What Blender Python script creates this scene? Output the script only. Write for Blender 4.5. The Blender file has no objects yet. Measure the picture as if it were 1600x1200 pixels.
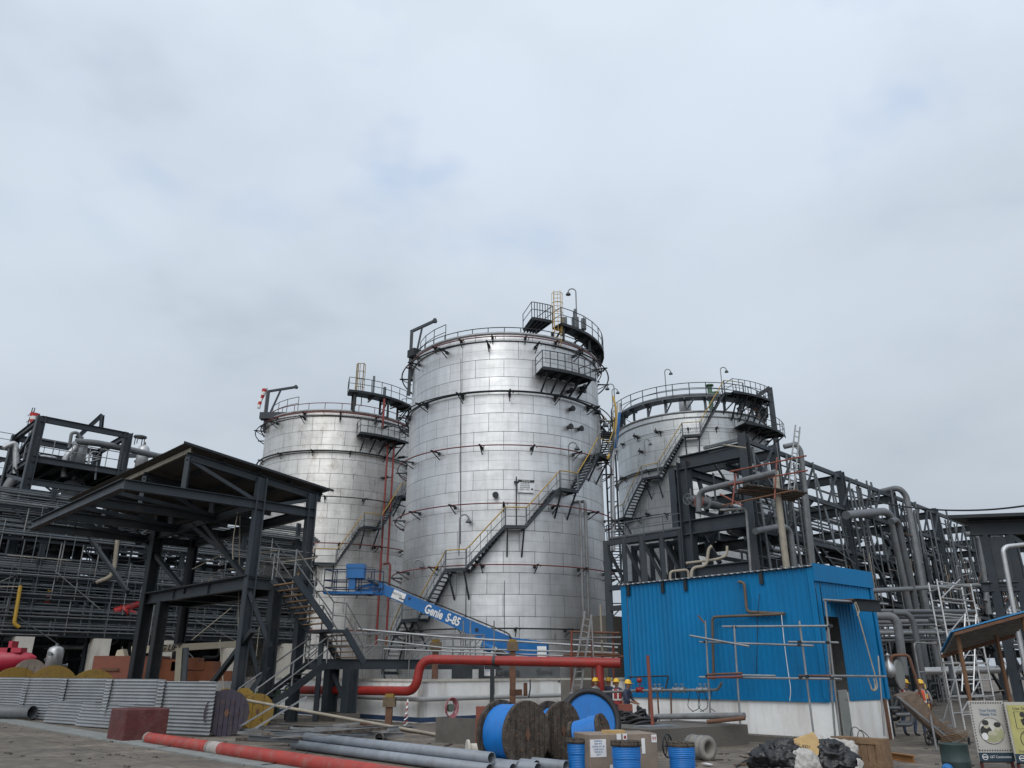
import bpy, bmesh, math, random
from mathutils import Vector, Matrix
random.seed(7)
SC = bpy.context.scene
COL = SC.collection
R_ = math.radians

# ------------------------------------------------------------------ camera
CAMZ = 2.0
FPX = 1200.0                      # focal length in photo pixels (1600 wide)
PITCH = math.atan2(450.0, FPX)
cam_d = bpy.data.cameras.new('camera')
cam_d.sensor_width = 36.0
cam_d.lens = FPX / 1600.0 * 36.0
cam_d.clip_start = 0.1
cam_d.clip_end = 3000.0
cam = bpy.data.objects.new('camera', cam_d)
cam.location = (0, 0, CAMZ)
cam.rotation_euler = (math.pi / 2 + PITCH, 0, 0)
COL.objects.link(cam)
SC.camera = cam

# ------------------------------------------------------------------ sky, sun, exposure
SUN_EL, SUN_AZ = R_(40), R_(194)          # azimuth clockwise from +Y : behind the camera
world = bpy.data.worlds.new("World")
SC.world = world
world.use_nodes = True
nt = world.node_tree
for n in list(nt.nodes): nt.nodes.remove(n)
N = nt.nodes.new; L = nt.links.new
out = N('ShaderNodeOutputWorld'); bg = N('ShaderNodeBackground')
sky = N('ShaderNodeTexSky'); sky.sky_type = 'NISHITA'; sky.sun_disc = False
sky.sun_elevation = SUN_EL; sky.sun_rotation = SUN_AZ
sky.air_density = 1.6; sky.dust_density = 3.0
tc = N('ShaderNodeTexCoord')
sep = N('ShaderNodeSeparateXYZ'); L(tc.outputs['Generated'], sep.inputs[0])
def mth(op, a, b=None, c=None):
    n = N('ShaderNodeMath'); n.operation = op
    for i, x in enumerate((a, b, c)):
        if x is None: continue
        if isinstance(x, (int, float)): n.inputs[i].default_value = x
        else: L(x, n.inputs[i])
    return n.outputs[0]
zc = mth('ADD', mth('MAXIMUM', sep.outputs[2], 0.0), 0.22)
comb = N('ShaderNodeCombineXYZ')
L(mth('DIVIDE', sep.outputs[0], zc), comb.inputs[0]); L(mth('DIVIDE', sep.outputs[1], zc), comb.inputs[1])
def noise(scale, detail, rough, off=(0, 0, 0), dist=0.0):
    mp = N('ShaderNodeMapping'); mp.inputs['Location'].default_value = off
    L(comb.outputs[0], mp.inputs[0])
    n = N('ShaderNodeTexNoise'); n.inputs['Scale'].default_value = scale
    n.inputs['Detail'].default_value = detail; n.inputs['Roughness'].default_value = rough
    n.inputs['Distortion'].default_value = dist
    L(mp.outputs[0], n.inputs['Vector']); return n.outputs['Fac']
def ramp(fac, stops):
    r = N('ShaderNodeValToRGB'); L(fac, r.inputs[0])
    e = r.color_ramp.elements
    while len(e) < len(stops): e.new(0.5)
    for el, (p, c) in zip(e, stops):
        el.position = p; el.color = (c[0], c[1], c[2], 1) if not isinstance(c, (int, float)) else (c, c, c, 1)
    return r.outputs[0]
nA = noise(1.25, 4, 0.5, (2.3, 1.1, 0), 0.1)
nB = noise(0.45, 3, 0.5, (7.7, -3.1, 0))
nC = noise(3.0, 4, 0.5, (0.4, 5.2, 0), 0.1)
mixn = mth('ADD', mth('MULTIPLY', nA, 0.6), mth('ADD', mth('MULTIPLY', nB, 0.3), mth('MULTIPLY', nC, 0.10)))
# overcast brightness by elevation : brighter overhead, dull grey-blue at the horizon
elev = ramp(sep.outputs[2], [(0.0, (4.3, 4.8, 5.5)), (0.20, (5.2, 5.85, 6.6)), (0.40, (6.1, 6.9, 7.75)), (0.60, (6.9, 7.75, 8.9)), (1.0, (8.6, 9.4, 10.4))])
var = ramp(mixn, [(0.30, 0.90), (0.44, 0.965), (0.56, 1.035), (0.70, 1.10)])
cl = N('ShaderNodeMix'); cl.data_type = 'RGBA'; cl.blend_type = 'MULTIPLY'; cl.inputs[0].default_value = 1
L(elev, cl.inputs[6]); L(var, cl.inputs[7])
# veiled bright area around the hidden sun
sd = Vector((math.sin(SUN_AZ) * math.cos(SUN_EL), math.cos(SUN_AZ) * math.cos(SUN_EL), math.sin(SUN_EL)))
dp = N('ShaderNodeVectorMath'); dp.operation = 'DOT_PRODUCT'
L(tc.outputs['Generated'], dp.inputs[0]); dp.inputs[1].default_value = sd
glow = mth('MULTIPLY', mth('POWER', mth('MAXIMUM', dp.outputs['Value'], 0.0), 3.0), 1.0)
glc = N('ShaderNodeMix'); glc.data_type = 'RGBA'; glc.blend_type = 'ADD'
L(glow, glc.inputs[0]); L(cl.outputs[2], glc.inputs[6]); glc.inputs[7].default_value = (9.5, 9.4, 9.1, 1)
cov = ramp(mth('ADD', mth('MULTIPLY', nA, 0.55), mth('MULTIPLY', nC, 0.45)), [(0.33, 0.78), (0.42, 0.95), (0.50, 1.0)])
nD = noise(2.6, 4, 0.55, (11.2, 3.3, 0), 0.2)
pf_ = mth('MULTIPLY', ramp(nD, [(0.56, 0.0), (0.68, 0.55)]), ramp(sep.outputs[2], [(0.42, 0.0), (0.60, 1.0)]))
blp = N('ShaderNodeMix'); blp.data_type = 'RGBA'; L(pf_, blp.inputs[0]); L(glc.outputs[2], blp.inputs[6]); blp.inputs[7].default_value = (4.3, 5.7, 8.0, 1)
glc = blp
fin = N('ShaderNodeMix'); fin.data_type = 'RGBA'
L(cov, fin.inputs[0]); L(sky.outputs[0], fin.inputs[6]); L(glc.outputs[2], fin.inputs[7])
L(fin.outputs[2], bg.inputs[0]); bg.inputs[1].default_value = 0.1
L(bg.outputs[0], out.inputs[0])

sun_d = bpy.data.lights.new('sun', 'SUN')
sun_d.energy = 0.7; sun_d.angle = R_(28); sun_d.color = (1.0, 0.96, 0.9)
sun = bpy.data.objects.new('sun', sun_d)
sun.rotation_euler = (-sd).to_track_quat('-Z', 'Y').to_euler()
COL.objects.link(sun)
SC.view_settings.view_transform = 'Standard'
SC.view_settings.look = 'None'
SC.view_settings.exposure = 0.0
SC.view_settings.gamma = 1.0
SC.view_settings.use_curve_mapping = False
SC.cycles.max_bounces = 6
SC.cycles.use_denoising = True

# ------------------------------------------------------------------ plan axes of the plant and pixel -> place helpers
U = Vector((-0.699, 0.715, 0)); V = Vector((0.715, 0.699, 0)); ZZ = Vector((0, 0, 1)); XX = Vector((1, 0, 0)); YY = Vector((0, 1, 0))
CP, SP = math.cos(PITCH), math.sin(PITCH)
def V3(*a): return Vector(a if len(a) > 1 else a[0])
def ray(px, py):
    dx, dy = (px - 800) / FPX, (600 - py) / FPX
    return Vector((dx, CP - dy * SP, SP + dy * CP))
CAM = Vector((0, 0, CAMZ))
def aY(px, py, Y):
    r = ray(px, py); return CAM + r * (Y / r.y)
def aZ(px, py, z=0.0):
    r = ray(px, py); return CAM + r * ((z - CAMZ) / r.z)
def pl(px, py, P0, d):
    """point where the ray meets the vertical plane through P0 along d"""
    r = ray(px, py); n = Vector((-d.y, d.x, 0))
    t = (P0.x * n.x + P0.y * n.y) / (r.x * n.x + r.y * n.y)
    return CAM + r * t
def cy(px, py, C, R):
    """point where the ray first meets the upright cylinder (clamped to its outline)"""
    r = ray(px, py); a = r.x ** 2 + r.y ** 2; b = -2 * (r.x * C.x + r.y * C.y); c = C.x ** 2 + C.y ** 2 - R * R
    D = max(b * b - 4 * a * c, 0.0)
    return CAM + r * ((-b - math.sqrt(D)) / (2 * a))
def xy(p, z=0.0): return Vector((p[0], p[1], z))

# ------------------------------------------------------------------ objects, parts, tags
def tag(o, label=None, cat=None, group=None, kind=None):
    if label: o['label'] = label
    if cat: o['category'] = cat
    if group: o['group'] = group
    if kind: o['kind'] = kind
    return o
def thing(name, label, cat, loc=(0, 0, 0), group=None):
    o = bpy.data.objects.new(name, None); o.location = loc; o.empty_display_size = 0.3
    COL.objects.link(o); return tag(o, label, cat, group)
def worldloc(o):
    p = Vector((0, 0, 0))
    while o is not None: p += Vector(o.location); o = o.parent
    return p
def copy_tree(o, parent=None):
    c = o.copy(); COL.objects.link(c); c.parent = parent
    for ch in list(o.children): copy_tree(ch, c)
    return c

class MB:
    def __init__(s): s.v = []; s.f = []; s.sm = []; s.uv = None; s.mi = []; s.cm = 0
    def add(s, vs, fs, smooth=False):
        b = len(s.v); s.v += [Vector(p) for p in vs]
        for f in fs: s.f.append([i + b for i in f]); s.sm.append(smooth); s.mi.append(s.cm)
        return s
    def hexa(s, c8):
        return s.add(c8, [(0, 3, 2, 1), (4, 5, 6, 7), (0, 1, 5, 4), (1, 2, 6, 5), (2, 3, 7, 6), (3, 0, 4, 7)])
    def obox(s, c, ax, ay, az):
        """box by centre and three half-axis vectors"""
        c = Vector(c); p = []
        for k in (-1, 1):
            for i, j in ((-1, -1), (1, -1), (1, 1), (-1, 1)): p.append(c + ax * i + ay * j + az * k)
        return s.hexa(p)
    def box(s, c, sx, sy, sz, d=None):
        """box centre c, size along d, across d, up"""
        d = Vector(d).normalized() if d is not None else XX
        n = Vector((-d.y, d.x, 0))
        return s.obox(c, d * sx / 2, n * sy / 2, ZZ * sz / 2)
    def frame(s, p, q, up=None):
        d = (q - p).normalized(); u = Vector(up) if up is not None else (ZZ if abs(d.z) < 0.95 else YY)
        x = d.cross(u).normalized(); return d, x, x.cross(d).normalized()
    def bar(s, p, q, w, h=None, up=None):
        p = Vector(p); q = Vector(q); h = h or w; d, x, y = s.frame(p, q, up)
        return s.obox((p + q) / 2, x * w / 2, d * (q - p).length / 2, y * h / 2)
    def ib(s, p, q, h=0.3, w=0.2, t=0.025, up=None):
        """I section : h across the web (up direction), w flange width"""
        p = Vector(p); q = Vector(q); d, x, y = s.frame(p, q, up); m = (p + q) / 2; l = d * (q - p).length / 2
        s.obox(m + y * (h / 2 - t / 2), x * w / 2, l, y * t / 2); s.obox(m - y * (h / 2 - t / 2), x * w / 2, l, y * t / 2)
        return s.obox(m, x * t / 2, l, y * (h / 2 - t))
    def ch(s, p, q, h=0.2, w=0.08, t=0.012, up=None, side=1):
        p = Vector(p); q = Vector(q); d, x, y = s.frame(p, q, up); m = (p + q) / 2; l = d * (q - p).length / 2; x = x * side
        s.obox(m, x * t / 2, l, y * h / 2)
        for k in (-1, 1): s.obox(m + y * k * (h / 2 - t / 2) + x * (w / 2 + t / 2), x * w / 2, l, y * t / 2)
        return s
    def tube(s, p, q, r, n=8, r2=None, caps=True):
        p = Vector(p); q = Vector(q); r2 = r if r2 is None else r2
        if (q - p).length < 1e-5: return s
        d, x, y = s.frame(p, q); vs = []
        for c, rr in ((p, r), (q, r2)):
            for i in range(n):
                a = 2 * math.pi * i / n; vs.append(c + x * math.cos(a) * rr + y * math.sin(a) * rr)
        s.add(vs, [(i, (i + 1) % n, n + (i + 1) % n, n + i) for i in range(n)], True)
        if caps: s.add(vs, [tuple(range(n - 1, -1, -1)), tuple(range(n, 2 * n))])
        return s
    def path(s, pts, r, n=8, closed=False, bend=0.0, seg=5):
        pts = [Vector(p) for p in pts]
        if bend > 0 and not closed:
            o = [pts[0]]
            for i in range(1, len(pts) - 1):
                a, b, c = pts[i - 1], pts[i], pts[i + 1]
                d1 = (a - b); d2 = (c - b); k = min(bend, d1.length * 0.48, d2.length * 0.48)
                A = b + d1.normalized() * k; B = b + d2.normalized() * k
                for j in range(seg + 1):
                    t = j / seg; o.append(A * (1 - t) ** 2 + b * 2 * t * (1 - t) + B * t * t)
            o.append(pts[-1]); pts = o
        m = len(pts); vs = []; x = None
        for i in range(m):
            a = pts[i - 1] if (i > 0 or closed) else pts[i]; b = pts[(i + 1) % m] if (i < m - 1 or closed) else pts[i]
            d = (b - a).normalized()
            if x is None:
                x = d.cross(ZZ if abs(d.z) < 0.95 else YY).normalized()
            else:
                x = (x - d * x.dot(d)).normalized()
            y = d.cross(x)
            for k in range(n):
                t = 2 * math.pi * k / n; vs.append(pts[i] + x * math.cos(t) * r + y * math.sin(t) * r)
        fs = []
        for i in range(m if closed else m - 1):
            j = (i + 1) % m
            for k in range(n): fs.append((i * n + k, i * n + (k + 1) % n, j * n + (k + 1) % n, j * n + k))
        s.add(vs, fs, True)
        if not closed: s.add(vs, [tuple(range(n - 1, -1, -1)), tuple(range((m - 1) * n, m * n))])
        return s
    def lathe(s, c, prof, n=24, axis=None, smooth=True, a0=0.0, a1=None):
        """prof: (radius, height) list round axis through c"""
        c = Vector(c); ax = Vector(axis).normalized() if axis is not None else ZZ
        x = (XX if abs(ax.x) < 0.9 else YY); x = (x - ax * x.dot(ax)).normalized(); y = ax.cross(x)
        full = a1 is None; a1 = a0 + 2 * math.pi if full else a1; m = n if full else n + 1; vs = []
        for r, h in prof:
            for i in range(m):
                t = a0 + (a1 - a0) * i / n; vs.append(c + ax * h + x * math.cos(t) * r + y * math.sin(t) * r)
        fs = []
        for j in range(len(prof) - 1):
            for i in range(n):
                k = (i + 1) % m
                fs.append((j * m + i, j * m + k, (j + 1) * m + k, (j + 1) * m + i))
        return s.add(vs, fs, smooth)
    def prism(s, pts, ext, smooth=False):
        """planar outline (3-D points) pushed along ext"""
        pts = [Vector(p) for p in pts]; n = len(pts); e = Vector(ext)
        s.add(pts + [p + e for p in pts], [tuple(range(n - 1, -1, -1)), tuple(range(n, 2 * n))] + [(i, (i + 1) % n, n + (i + 1) % n, n + i) for i in range(n)])
        return s
    def build(s, name, mat, parent=None, origin=None):
        o0 = worldloc(parent) if parent is not None else (Vector(origin) if origin is not None else (sum(((min(p[k] for p in s.v) + max(p[k] for p in s.v)) / 2 * e for k, e in enumerate((XX, YY, ZZ))), Vector()) if s.v else Vector()))
        if parent is None and origin is None and s.v: o0.z = min(p.z for p in s.v)
        me = bpy.data.meshes.new(name)
        me.from_pydata([p - o0 for p in s.v], [], s.f)
        me.polygons.foreach_set('use_smooth', s.sm)
        mats = mat if isinstance(mat, (list, tuple)) else [mat]
        for m_ in mats: me.materials.append(m_)
        if len(mats) > 1: me.polygons.foreach_set('material_index', s.mi)
        if s.uv:
            ul = me.uv_layers.new(name='UVMap')
            for p in me.polygons:
                for li, vi in zip(p.loop_indices, p.vertices): ul.data[li].uv = s.uv(s.v[vi], p.index)
        bm = bmesh.new(); bm.from_mesh(me); bmesh.ops.recalc_face_normals(bm, faces=bm.faces); bm.to_mesh(me); bm.free()
        o = bpy.data.objects.new(name, me); COL.objects.link(o)
        if parent is not None: o.parent = parent
        else: o.location = o0
        return o
def single(mb, name, mat, label, cat, group=None, kind=None):
    return tag(mb.build(name, mat), label, cat, group, kind)

# ------------------------------------------------------------------ materials
MATS = {}
def mat(name, col, rough=0.6, metal=0.0, var=0.25, scale=1.5, dirt=None, dirt_amt=0.5, dirt_scale=0.8, bump=0.0, bscale=20.0, spec=0.5, streak=False, rvar=0.1):
    if name in MATS: return MATS[name]
    m = bpy.data.materials.new(name); m.use_nodes = True; t = m.node_tree; b = t.nodes['Principled BSDF']
    n = t.nodes.new; l = t.links.new
    geo = n('ShaderNodeNewGeometry'); src = geo.outputs['Position']
    if streak:
        mp = n('ShaderNodeMapping'); mp.inputs['Scale'].default_value = (1, 1, 0.12); l(src, mp.inputs[0]); ssrc = mp.outputs[0]
    else: ssrc = src
    nz = n('ShaderNodeTexNoise'); nz.inputs['Scale'].default_value = scale; nz.inputs['Detail'].default_value = 6; nz.inputs['Roughness'].default_value = 0.65; l(src, nz.inputs['Vector'])
    mr = n('ShaderNodeMapRange'); l(nz.outputs['Fac'], mr.inputs[0]); mr.inputs[1].default_value = 0.3; mr.inputs[2].default_value = 0.7
    mr.inputs[3].default_value = 1 - var; mr.inputs[4].default_value = 1 + var
    mx = n('ShaderNodeMix'); mx.data_type = 'RGBA'; mx.blend_type = 'MULTIPLY'; mx.inputs[0].default_value = 1
    mx.inputs[6].default_value = (*col, 1); l(mr.outputs[0], mx.inputs[7]); c = mx.outputs[2]
    if dirt is not None:
        dz = n('ShaderNodeTexNoise'); dz.inputs['Scale'].default_value = dirt_scale; dz.inputs['Detail'].default_value = 8; dz.inputs['Roughness'].default_value = 0.7; l(ssrc, dz.inputs['Vector'])
        dr = n('ShaderNodeMapRange'); l(dz.outputs['Fac'], dr.inputs[0]); dr.inputs[1].default_value = 0.48; dr.inputs[2].default_value = 0.68; dr.inputs[3].default_value = 0; dr.inputs[4].default_value = dirt_amt
        m2 = n('ShaderNodeMix'); m2.data_type = 'RGBA'; l(dr.outputs[0], m2.inputs[0]); l(c, m2.inputs[6]); m2.inputs[7].default_value = (*dirt, 1); c = m2.outputs[2]
    l(c, b.inputs['Base Color'])
    rr = n('ShaderNodeMapRange'); l(nz.outputs['Fac'], rr.inputs[0]); rr.inputs[1].default_value = 0.3; rr.inputs[2].default_value = 0.7
    rr.inputs[3].default_value = max(0.05, rough - rvar); rr.inputs[4].default_value = min(1, rough + rvar); l(rr.outputs[0], b.inputs['Roughness'])
    b.inputs['Metallic'].default_value = metal; b.inputs['Specular IOR Level'].default_value = spec
    if bump > 0:
        bn = n('ShaderNodeTexNoise'); bn.inputs['Scale'].default_value = bscale; bn.inputs['Detail'].default_value = 5; l(src, bn.inputs['Vector'])
        bp = n('ShaderNodeBump'); bp.inputs['Strength'].default_value = bump; bp.inputs['Distance'].default_value = 0.05; l(bn.outputs['Fac'], bp.inputs['Height']); l(bp.outputs[0], b.inputs['Normal'])
    MATS[name] = m; return m
STEEL = mat('painted_steel', (0.031, 0.040, 0.050), 0.5, 0, 0.22, 0.9, (0.075, 0.068, 0.06), 0.35, 0.7, spec=0.3)
STEEL2 = mat('dark_steel', (0.019, 0.024, 0.029), 0.55, 0, 0.25, 0.9, (0.05, 0.043, 0.036), 0.4, 0.9, spec=0.3)
STEEL3 = mat('pale_steel', (0.075, 0.092, 0.105), 0.5, 0, 0.2, 0.8, (0.15, 0.13, 0.11), 0.3, 0.7)
GALV = mat('galvanised', (0.30, 0.31, 0.32), 0.45, 0.6, 0.22, 2.0, (0.14, 0.12, 0.10), 0.4, 1.5)
GALVD = mat('dull_galvanised', (0.20, 0.205, 0.21), 0.55, 0.3, 0.25, 2.0, (0.12, 0.09, 0.07), 0.5, 1.5)
PIPEG = mat('grey_pipe_paint', (0.125, 0.136, 0.146), 0.5, 0, 0.25, 2.0, (0.10, 0.08, 0.065), 0.5, 2.2)
PIPED = mat('dark_pipe', (0.075, 0.086, 0.096), 0.5, 0, 0.2, 1.0, (0.08, 0.06, 0.05), 0.4, 0.9)
PIPEL = mat('lagged_pipe', (0.44, 0.45, 0.46), 0.42, 0.7, 0.15, 2.0, (0.2, 0.18, 0.16), 0.3, 1.4)
TAN = mat('tan_primer', (0.27, 0.24, 0.19), 0.6, 0, 0.2, 2, (0.13, 0.10, 0.07), 0.4, 1.6)
REDP = mat('red_pipe_paint', (0.27, 0.020, 0.015), 0.48, 0, 0.2, 2.5, (0.16, 0.04, 0.03), 0.6, 3.5)
REDF = mat('faded_red', (0.31, 0.032, 0.022), 0.55, 0, 0.2, 2.5, (0.25, 0.11, 0.09), 0.7, 3.5)
REDR = mat('red_ring_main', (0.15, 0.025, 0.022), 0.5, 0, 0.2, 2, (0.08, 0.05, 0.045), 0.5, 2)
MAROON = mat('maroon_paint', (0.085, 0.016, 0.016), 0.55, 0, 0.25, 2.5, (0.14, 0.07, 0.06), 0.45, 3, 0.3, 9)
YEL = mat('yellow_paint', (0.42, 0.26, 0.03), 0.5, 0, 0.15, 2, (0.2, 0.13, 0.06), 0.4, 2)
YELD = mat('dirty_yellow', (0.24, 0.145, 0.02), 0.65, 0, 0.3, 3, (0.07, 0.05, 0.03), 0.75, 3)
RUST = mat('rusty_steel', (0.13, 0.062, 0.036), 0.8, 0, 0.35, 5, (0.08, 0.045, 0.03), 0.6, 4, 0.3, 30)
RUSTR = mat('red_primer', (0.20, 0.055, 0.035), 0.7, 0, 0.3, 3, (0.10, 0.05, 0.04), 0.5, 3)
BLUEP = mat('blue_machine_paint', (0.002, 0.115, 0.34), 0.4, 0, 0.1, 1.5, (0.03, 0.09, 0.22), 0.4, 2)
BLUEC = mat('blue_cladding', (0.002, 0.155, 0.36), 0.5, 0, 0.10, 0.7, (0.012, 0.10, 0.22), 0.6, 0.8, 0.12, 1.6, spec=0.22, streak=True)
WHITEP = mat('white_wall_paint', (0.82, 0.82, 0.81), 0.75, 0, 0.08, 1.5, (0.40, 0.35, 0.28), 0.5, 1.2, 0.1, 12, streak=True)
WHITE = mat('white_paint', (0.72, 0.72, 0.71), 0.6, 0, 0.08, 2)
CONC = mat('concrete', (0.22, 0.205, 0.185), 0.9, 0, 0.25, 1.0, (0.11, 0.10, 0.09), 0.6, 0.8, 0.25, 18)
CONCW = mat('pale_concrete', (0.52, 0.50, 0.45), 0.85, 0, 0.15, 1.0, (0.32, 0.25, 0.16), 0.6, 1.6, 0.1, 14, streak=True)
CONCD = mat('dark_concrete', (0.11, 0.10, 0.088), 0.92, 0, 0.3, 1.2, (0.06, 0.05, 0.045), 0.6, 1.2, 0.3, 20)
WOOD = mat('weathered_wood', (0.085, 0.070, 0.058), 0.92, 0, 0.5, 9, (0.018, 0.015, 0.013), 0.85, 7, 0.7, 22, spec=0.2, streak=True)
WOODB = mat('brown_wood', (0.20, 0.125, 0.07), 0.8, 0, 0.3, 4, (0.10, 0.065, 0.04), 0.5, 3, 0.3, 25)
WOODT = mat('tread_wood', (0.26, 0.16, 0.085), 0.75, 0, 0.3, 4, (0.12, 0.08, 0.05), 0.5, 3)
BLACK = mat('black_rubber', (0.016, 0.016, 0.018), 0.55, 0, 0.3, 4)
BAGB = mat('black_plastic', (0.010, 0.010, 0.012), 0.26, 0, 0.3, 4, bump=0.35, bscale=16)
BAGW = mat('white_sack', (0.42, 0.41, 0.39), 0.6, 0, 0.15, 5, (0.25, 0.22, 0.19), 0.5, 5, 0.2, 12)
CARD = mat('cardboard', (0.40, 0.27, 0.12), 0.85, 0, 0.15, 4, (0.25, 0.16, 0.08), 0.4, 3)
CARDG = mat('weathered_carton', (0.22, 0.175, 0.14), 0.85, 0, 0.15, 4, (0.14, 0.11, 0.09), 0.4, 3)
PAPER = mat('paper', (0.66, 0.66, 0.67), 0.7, 0, 0.06, 5)
CABLE = mat('blue_cable', (0.004, 0.15, 0.48), 0.42, 0, 0.08, 3, (0.01, 0.10, 0.30), 0.35, 5)
GREYM = mat('grey_machine_paint', (0.085, 0.09, 0.095), 0.5, 0, 0.12, 2, (0.13, 0.12, 0.11), 0.4, 2)
ORANGE = mat('orange_machine', (0.22, 0.06, 0.015), 0.5, 0, 0.2, 2, (0.16, 0.06, 0.03), 0.5, 2)
CREAM = mat('cream_boom', (0.50, 0.45, 0.34), 0.5, 0, 0.1, 2, (0.3, 0.24, 0.16), 0.4, 2)
ORVEST = mat('orange_vest', (0.62, 0.07, 0.03), 0.75, 0, 0.12, 6)
DENIM = mat('denim', (0.035, 0.055, 0.10), 0.85, 0, 0.25, 8)
SHIRT = mat('navy_shirt', (0.03, 0.04, 0.07), 0.85, 0, 0.25, 8)
SHIRTP = mat('pale_shirt', (0.22, 0.22, 0.22), 0.85, 0, 0.2, 8)
SKIN = mat('skin', (0.22, 0.115, 0.07), 0.6, 0, 0.1, 8)
HAIR = mat('black_hair', (0.012, 0.011, 0.01), 0.6)
HELMY = mat('yellow_helmet', (0.68, 0.40, 0.02), 0.3, 0, 0.05, 5)
HELMG = mat('green_helmet', (0.03, 0.33, 0.10), 0.3, 0, 0.05, 5)
LIME = mat('lime_vest', (0.42, 0.52, 0.05), 0.75, 0, 0.1, 6)
BOOT = mat('boots', (0.025, 0.02, 0.018), 0.6)
GREEN = mat('green_paint', (0.05, 0.12, 0.06), 0.5, 0, 0.2, 3)
PURPLE = mat('violet_drum', (0.042, 0.034, 0.052), 0.8, 0, 0.4, 4, (0.07, 0.058, 0.05), 0.7, 3)
PINK = mat('pink_red_paint', (0.36, 0.02, 0.045), 0.45, 0, 0.1, 2, (0.3, 0.04, 0.06), 0.4, 3)
LEAD = mat('zinc_sheet', (0.25, 0.265, 0.28), 0.42, 0.45, 0.18, 1.0, (0.25, 0.24, 0.24), 0.5, 1.1)
ROPE = mat('rope', (0.36, 0.31, 0.24), 0.9, 0, 0.2, 10)
ALU = mat('aluminium', (0.60, 0.60, 0.60), 0.4, 0.7, 0.1, 3)
# ------------------------------------------------------------------ ground
def ground_mat():
    m = bpy.data.materials.new('yard_concrete'); m.use_nodes = True; t = m.node_tree; b = t.nodes['Principled BSDF']; n = t.nodes.new; l = t.links.new
    g = n('ShaderNodeNewGeometry'); P = g.outputs['Position']
    def nz(s, d, r, sc=(1, 1, 1)):
        mp = n('ShaderNodeMapping'); mp.inputs['Scale'].default_value = sc; mp.inputs['Rotation'].default_value = (0, 0, 0.78); l(P, mp.inputs[0])
        x = n('ShaderNodeTexNoise'); x.inputs['Scale'].default_value = s; x.inputs['Detail'].default_value = d; x.inputs['Roughness'].default_value = r; l(mp.outputs[0], x.inputs['Vector']); return x.outputs['Fac']
    r1 = n('ShaderNodeValToRGB'); l(nz(0.35, 8, 0.65, (1, 2.2, 1)), r1.inputs[0])
    e = r1.color_ramp.elements; e[0].position = 0.3; e[0].color = (0.10, 0.087, 0.073, 1); e[1].position = 0.68; e[1].color = (0.245, 0.206, 0.165, 1)
    x = e.new(0.5); x.color = (0.16, 0.135, 0.108, 1)
    r2 = n('ShaderNodeValToRGB'); l(nz(3.0, 8, 0.7), r2.inputs[0]); e = r2.color_ramp.elements; e[0].position = 0.35; e[0].color = (0.5, 0.5, 0.5, 1); e[1].position = 0.62; e[1].color = (1.12, 1.12, 1.12, 1)
    mx = n('ShaderNodeMix'); mx.data_type = 'RGBA'; mx.blend_type = 'MULTIPLY'; mx.inputs[0].default_value = 1; l(r1.outputs[0], mx.inputs[6]); l(r2.outputs[0], mx.inputs[7])
    mp = n('ShaderNodeMapping'); mp.inputs['Rotation'].default_value = (0, 0, -0.774); l(P, mp.inputs[0])
    br = n('ShaderNodeTexBrick'); l(mp.outputs[0], br.inputs['Vector']); br.inputs['Scale'].default_value = 1; br.inputs['Brick Width'].default_value = 4.0; br.inputs['Row Height'].default_value = 4.0
    br.inputs['Mortar Size'].default_value = 0.025; br.inputs['Mortar Smooth'].default_value = 0.3; br.offset = 0; br.inputs['Color1'].default_value = (1, 1, 1, 1); br.inputs['Color2'].default_value = (0.85, 0.86, 0.87, 1); br.inputs['Mortar'].default_value = (0.4, 0.38, 0.36, 1)
    m2 = n('ShaderNodeMix'); m2.data_type = 'RGBA'; m2.blend_type = 'MULTIPLY'; m2.inputs[0].default_value = 1; l(mx.outputs[2], m2.inputs[6]); l(br.outputs['Color'], m2.inputs[7])
    sp = n('ShaderNodeMapRange'); l(nz(0.16, 6, 0.6), sp.inputs[0]); sp.inputs[1].default_value = 0.5; sp.inputs[2].default_value = 0.66; sp.inputs[3].default_value = 0; sp.inputs[4].default_value = 0.55
    m3 = n('ShaderNodeMix'); m3.data_type = 'RGBA'; l(sp.outputs[0], m3.inputs[0]); l(m2.outputs[2], m3.inputs[6]); m3.inputs[7].default_value = (0.10, 0.082, 0.066, 1)
    l(m3.outputs[2], b.inputs['Base Color']); b.inputs['Roughness'].default_value = 0.85
    bp = n('ShaderNodeBump'); bp.inputs['Strength'].default_value = 0.35; bp.inputs['Distance'].default_value = 0.03; l(nz(9, 8, 0.7), bp.inputs['Height']); l(bp.outputs[0], b.inputs['Normal'])
    return m
gm = MB(); gm.add([(-1500, -300, 0), (1500, -300, 0), (1500, 2500, 0), (-1500, 2500, 0)], [(0, 1, 2, 3)])
tag(gm.build('ground', ground_mat(), origin=(0, 0, 0)), kind='structure')
# pale drain cover strip along the left yard edge
a = aZ(20, 1128); b = aZ(150, 1150); d_ = (b - a).normalized()
kb = MB(); kb.box((a + b) / 2 + ZZ * 0.02 + d_ * 6, (b - a).length + 18, 0.9, 0.04, d_)
tag(kb.build('drain_cover_strip', mat('kerb_conc', (0.20, 0.212, 0.205), 0.9, 0, 0.2, 1.3, (0.15, 0.14, 0.13), 0.5, 1.5)), kind='structure')
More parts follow.
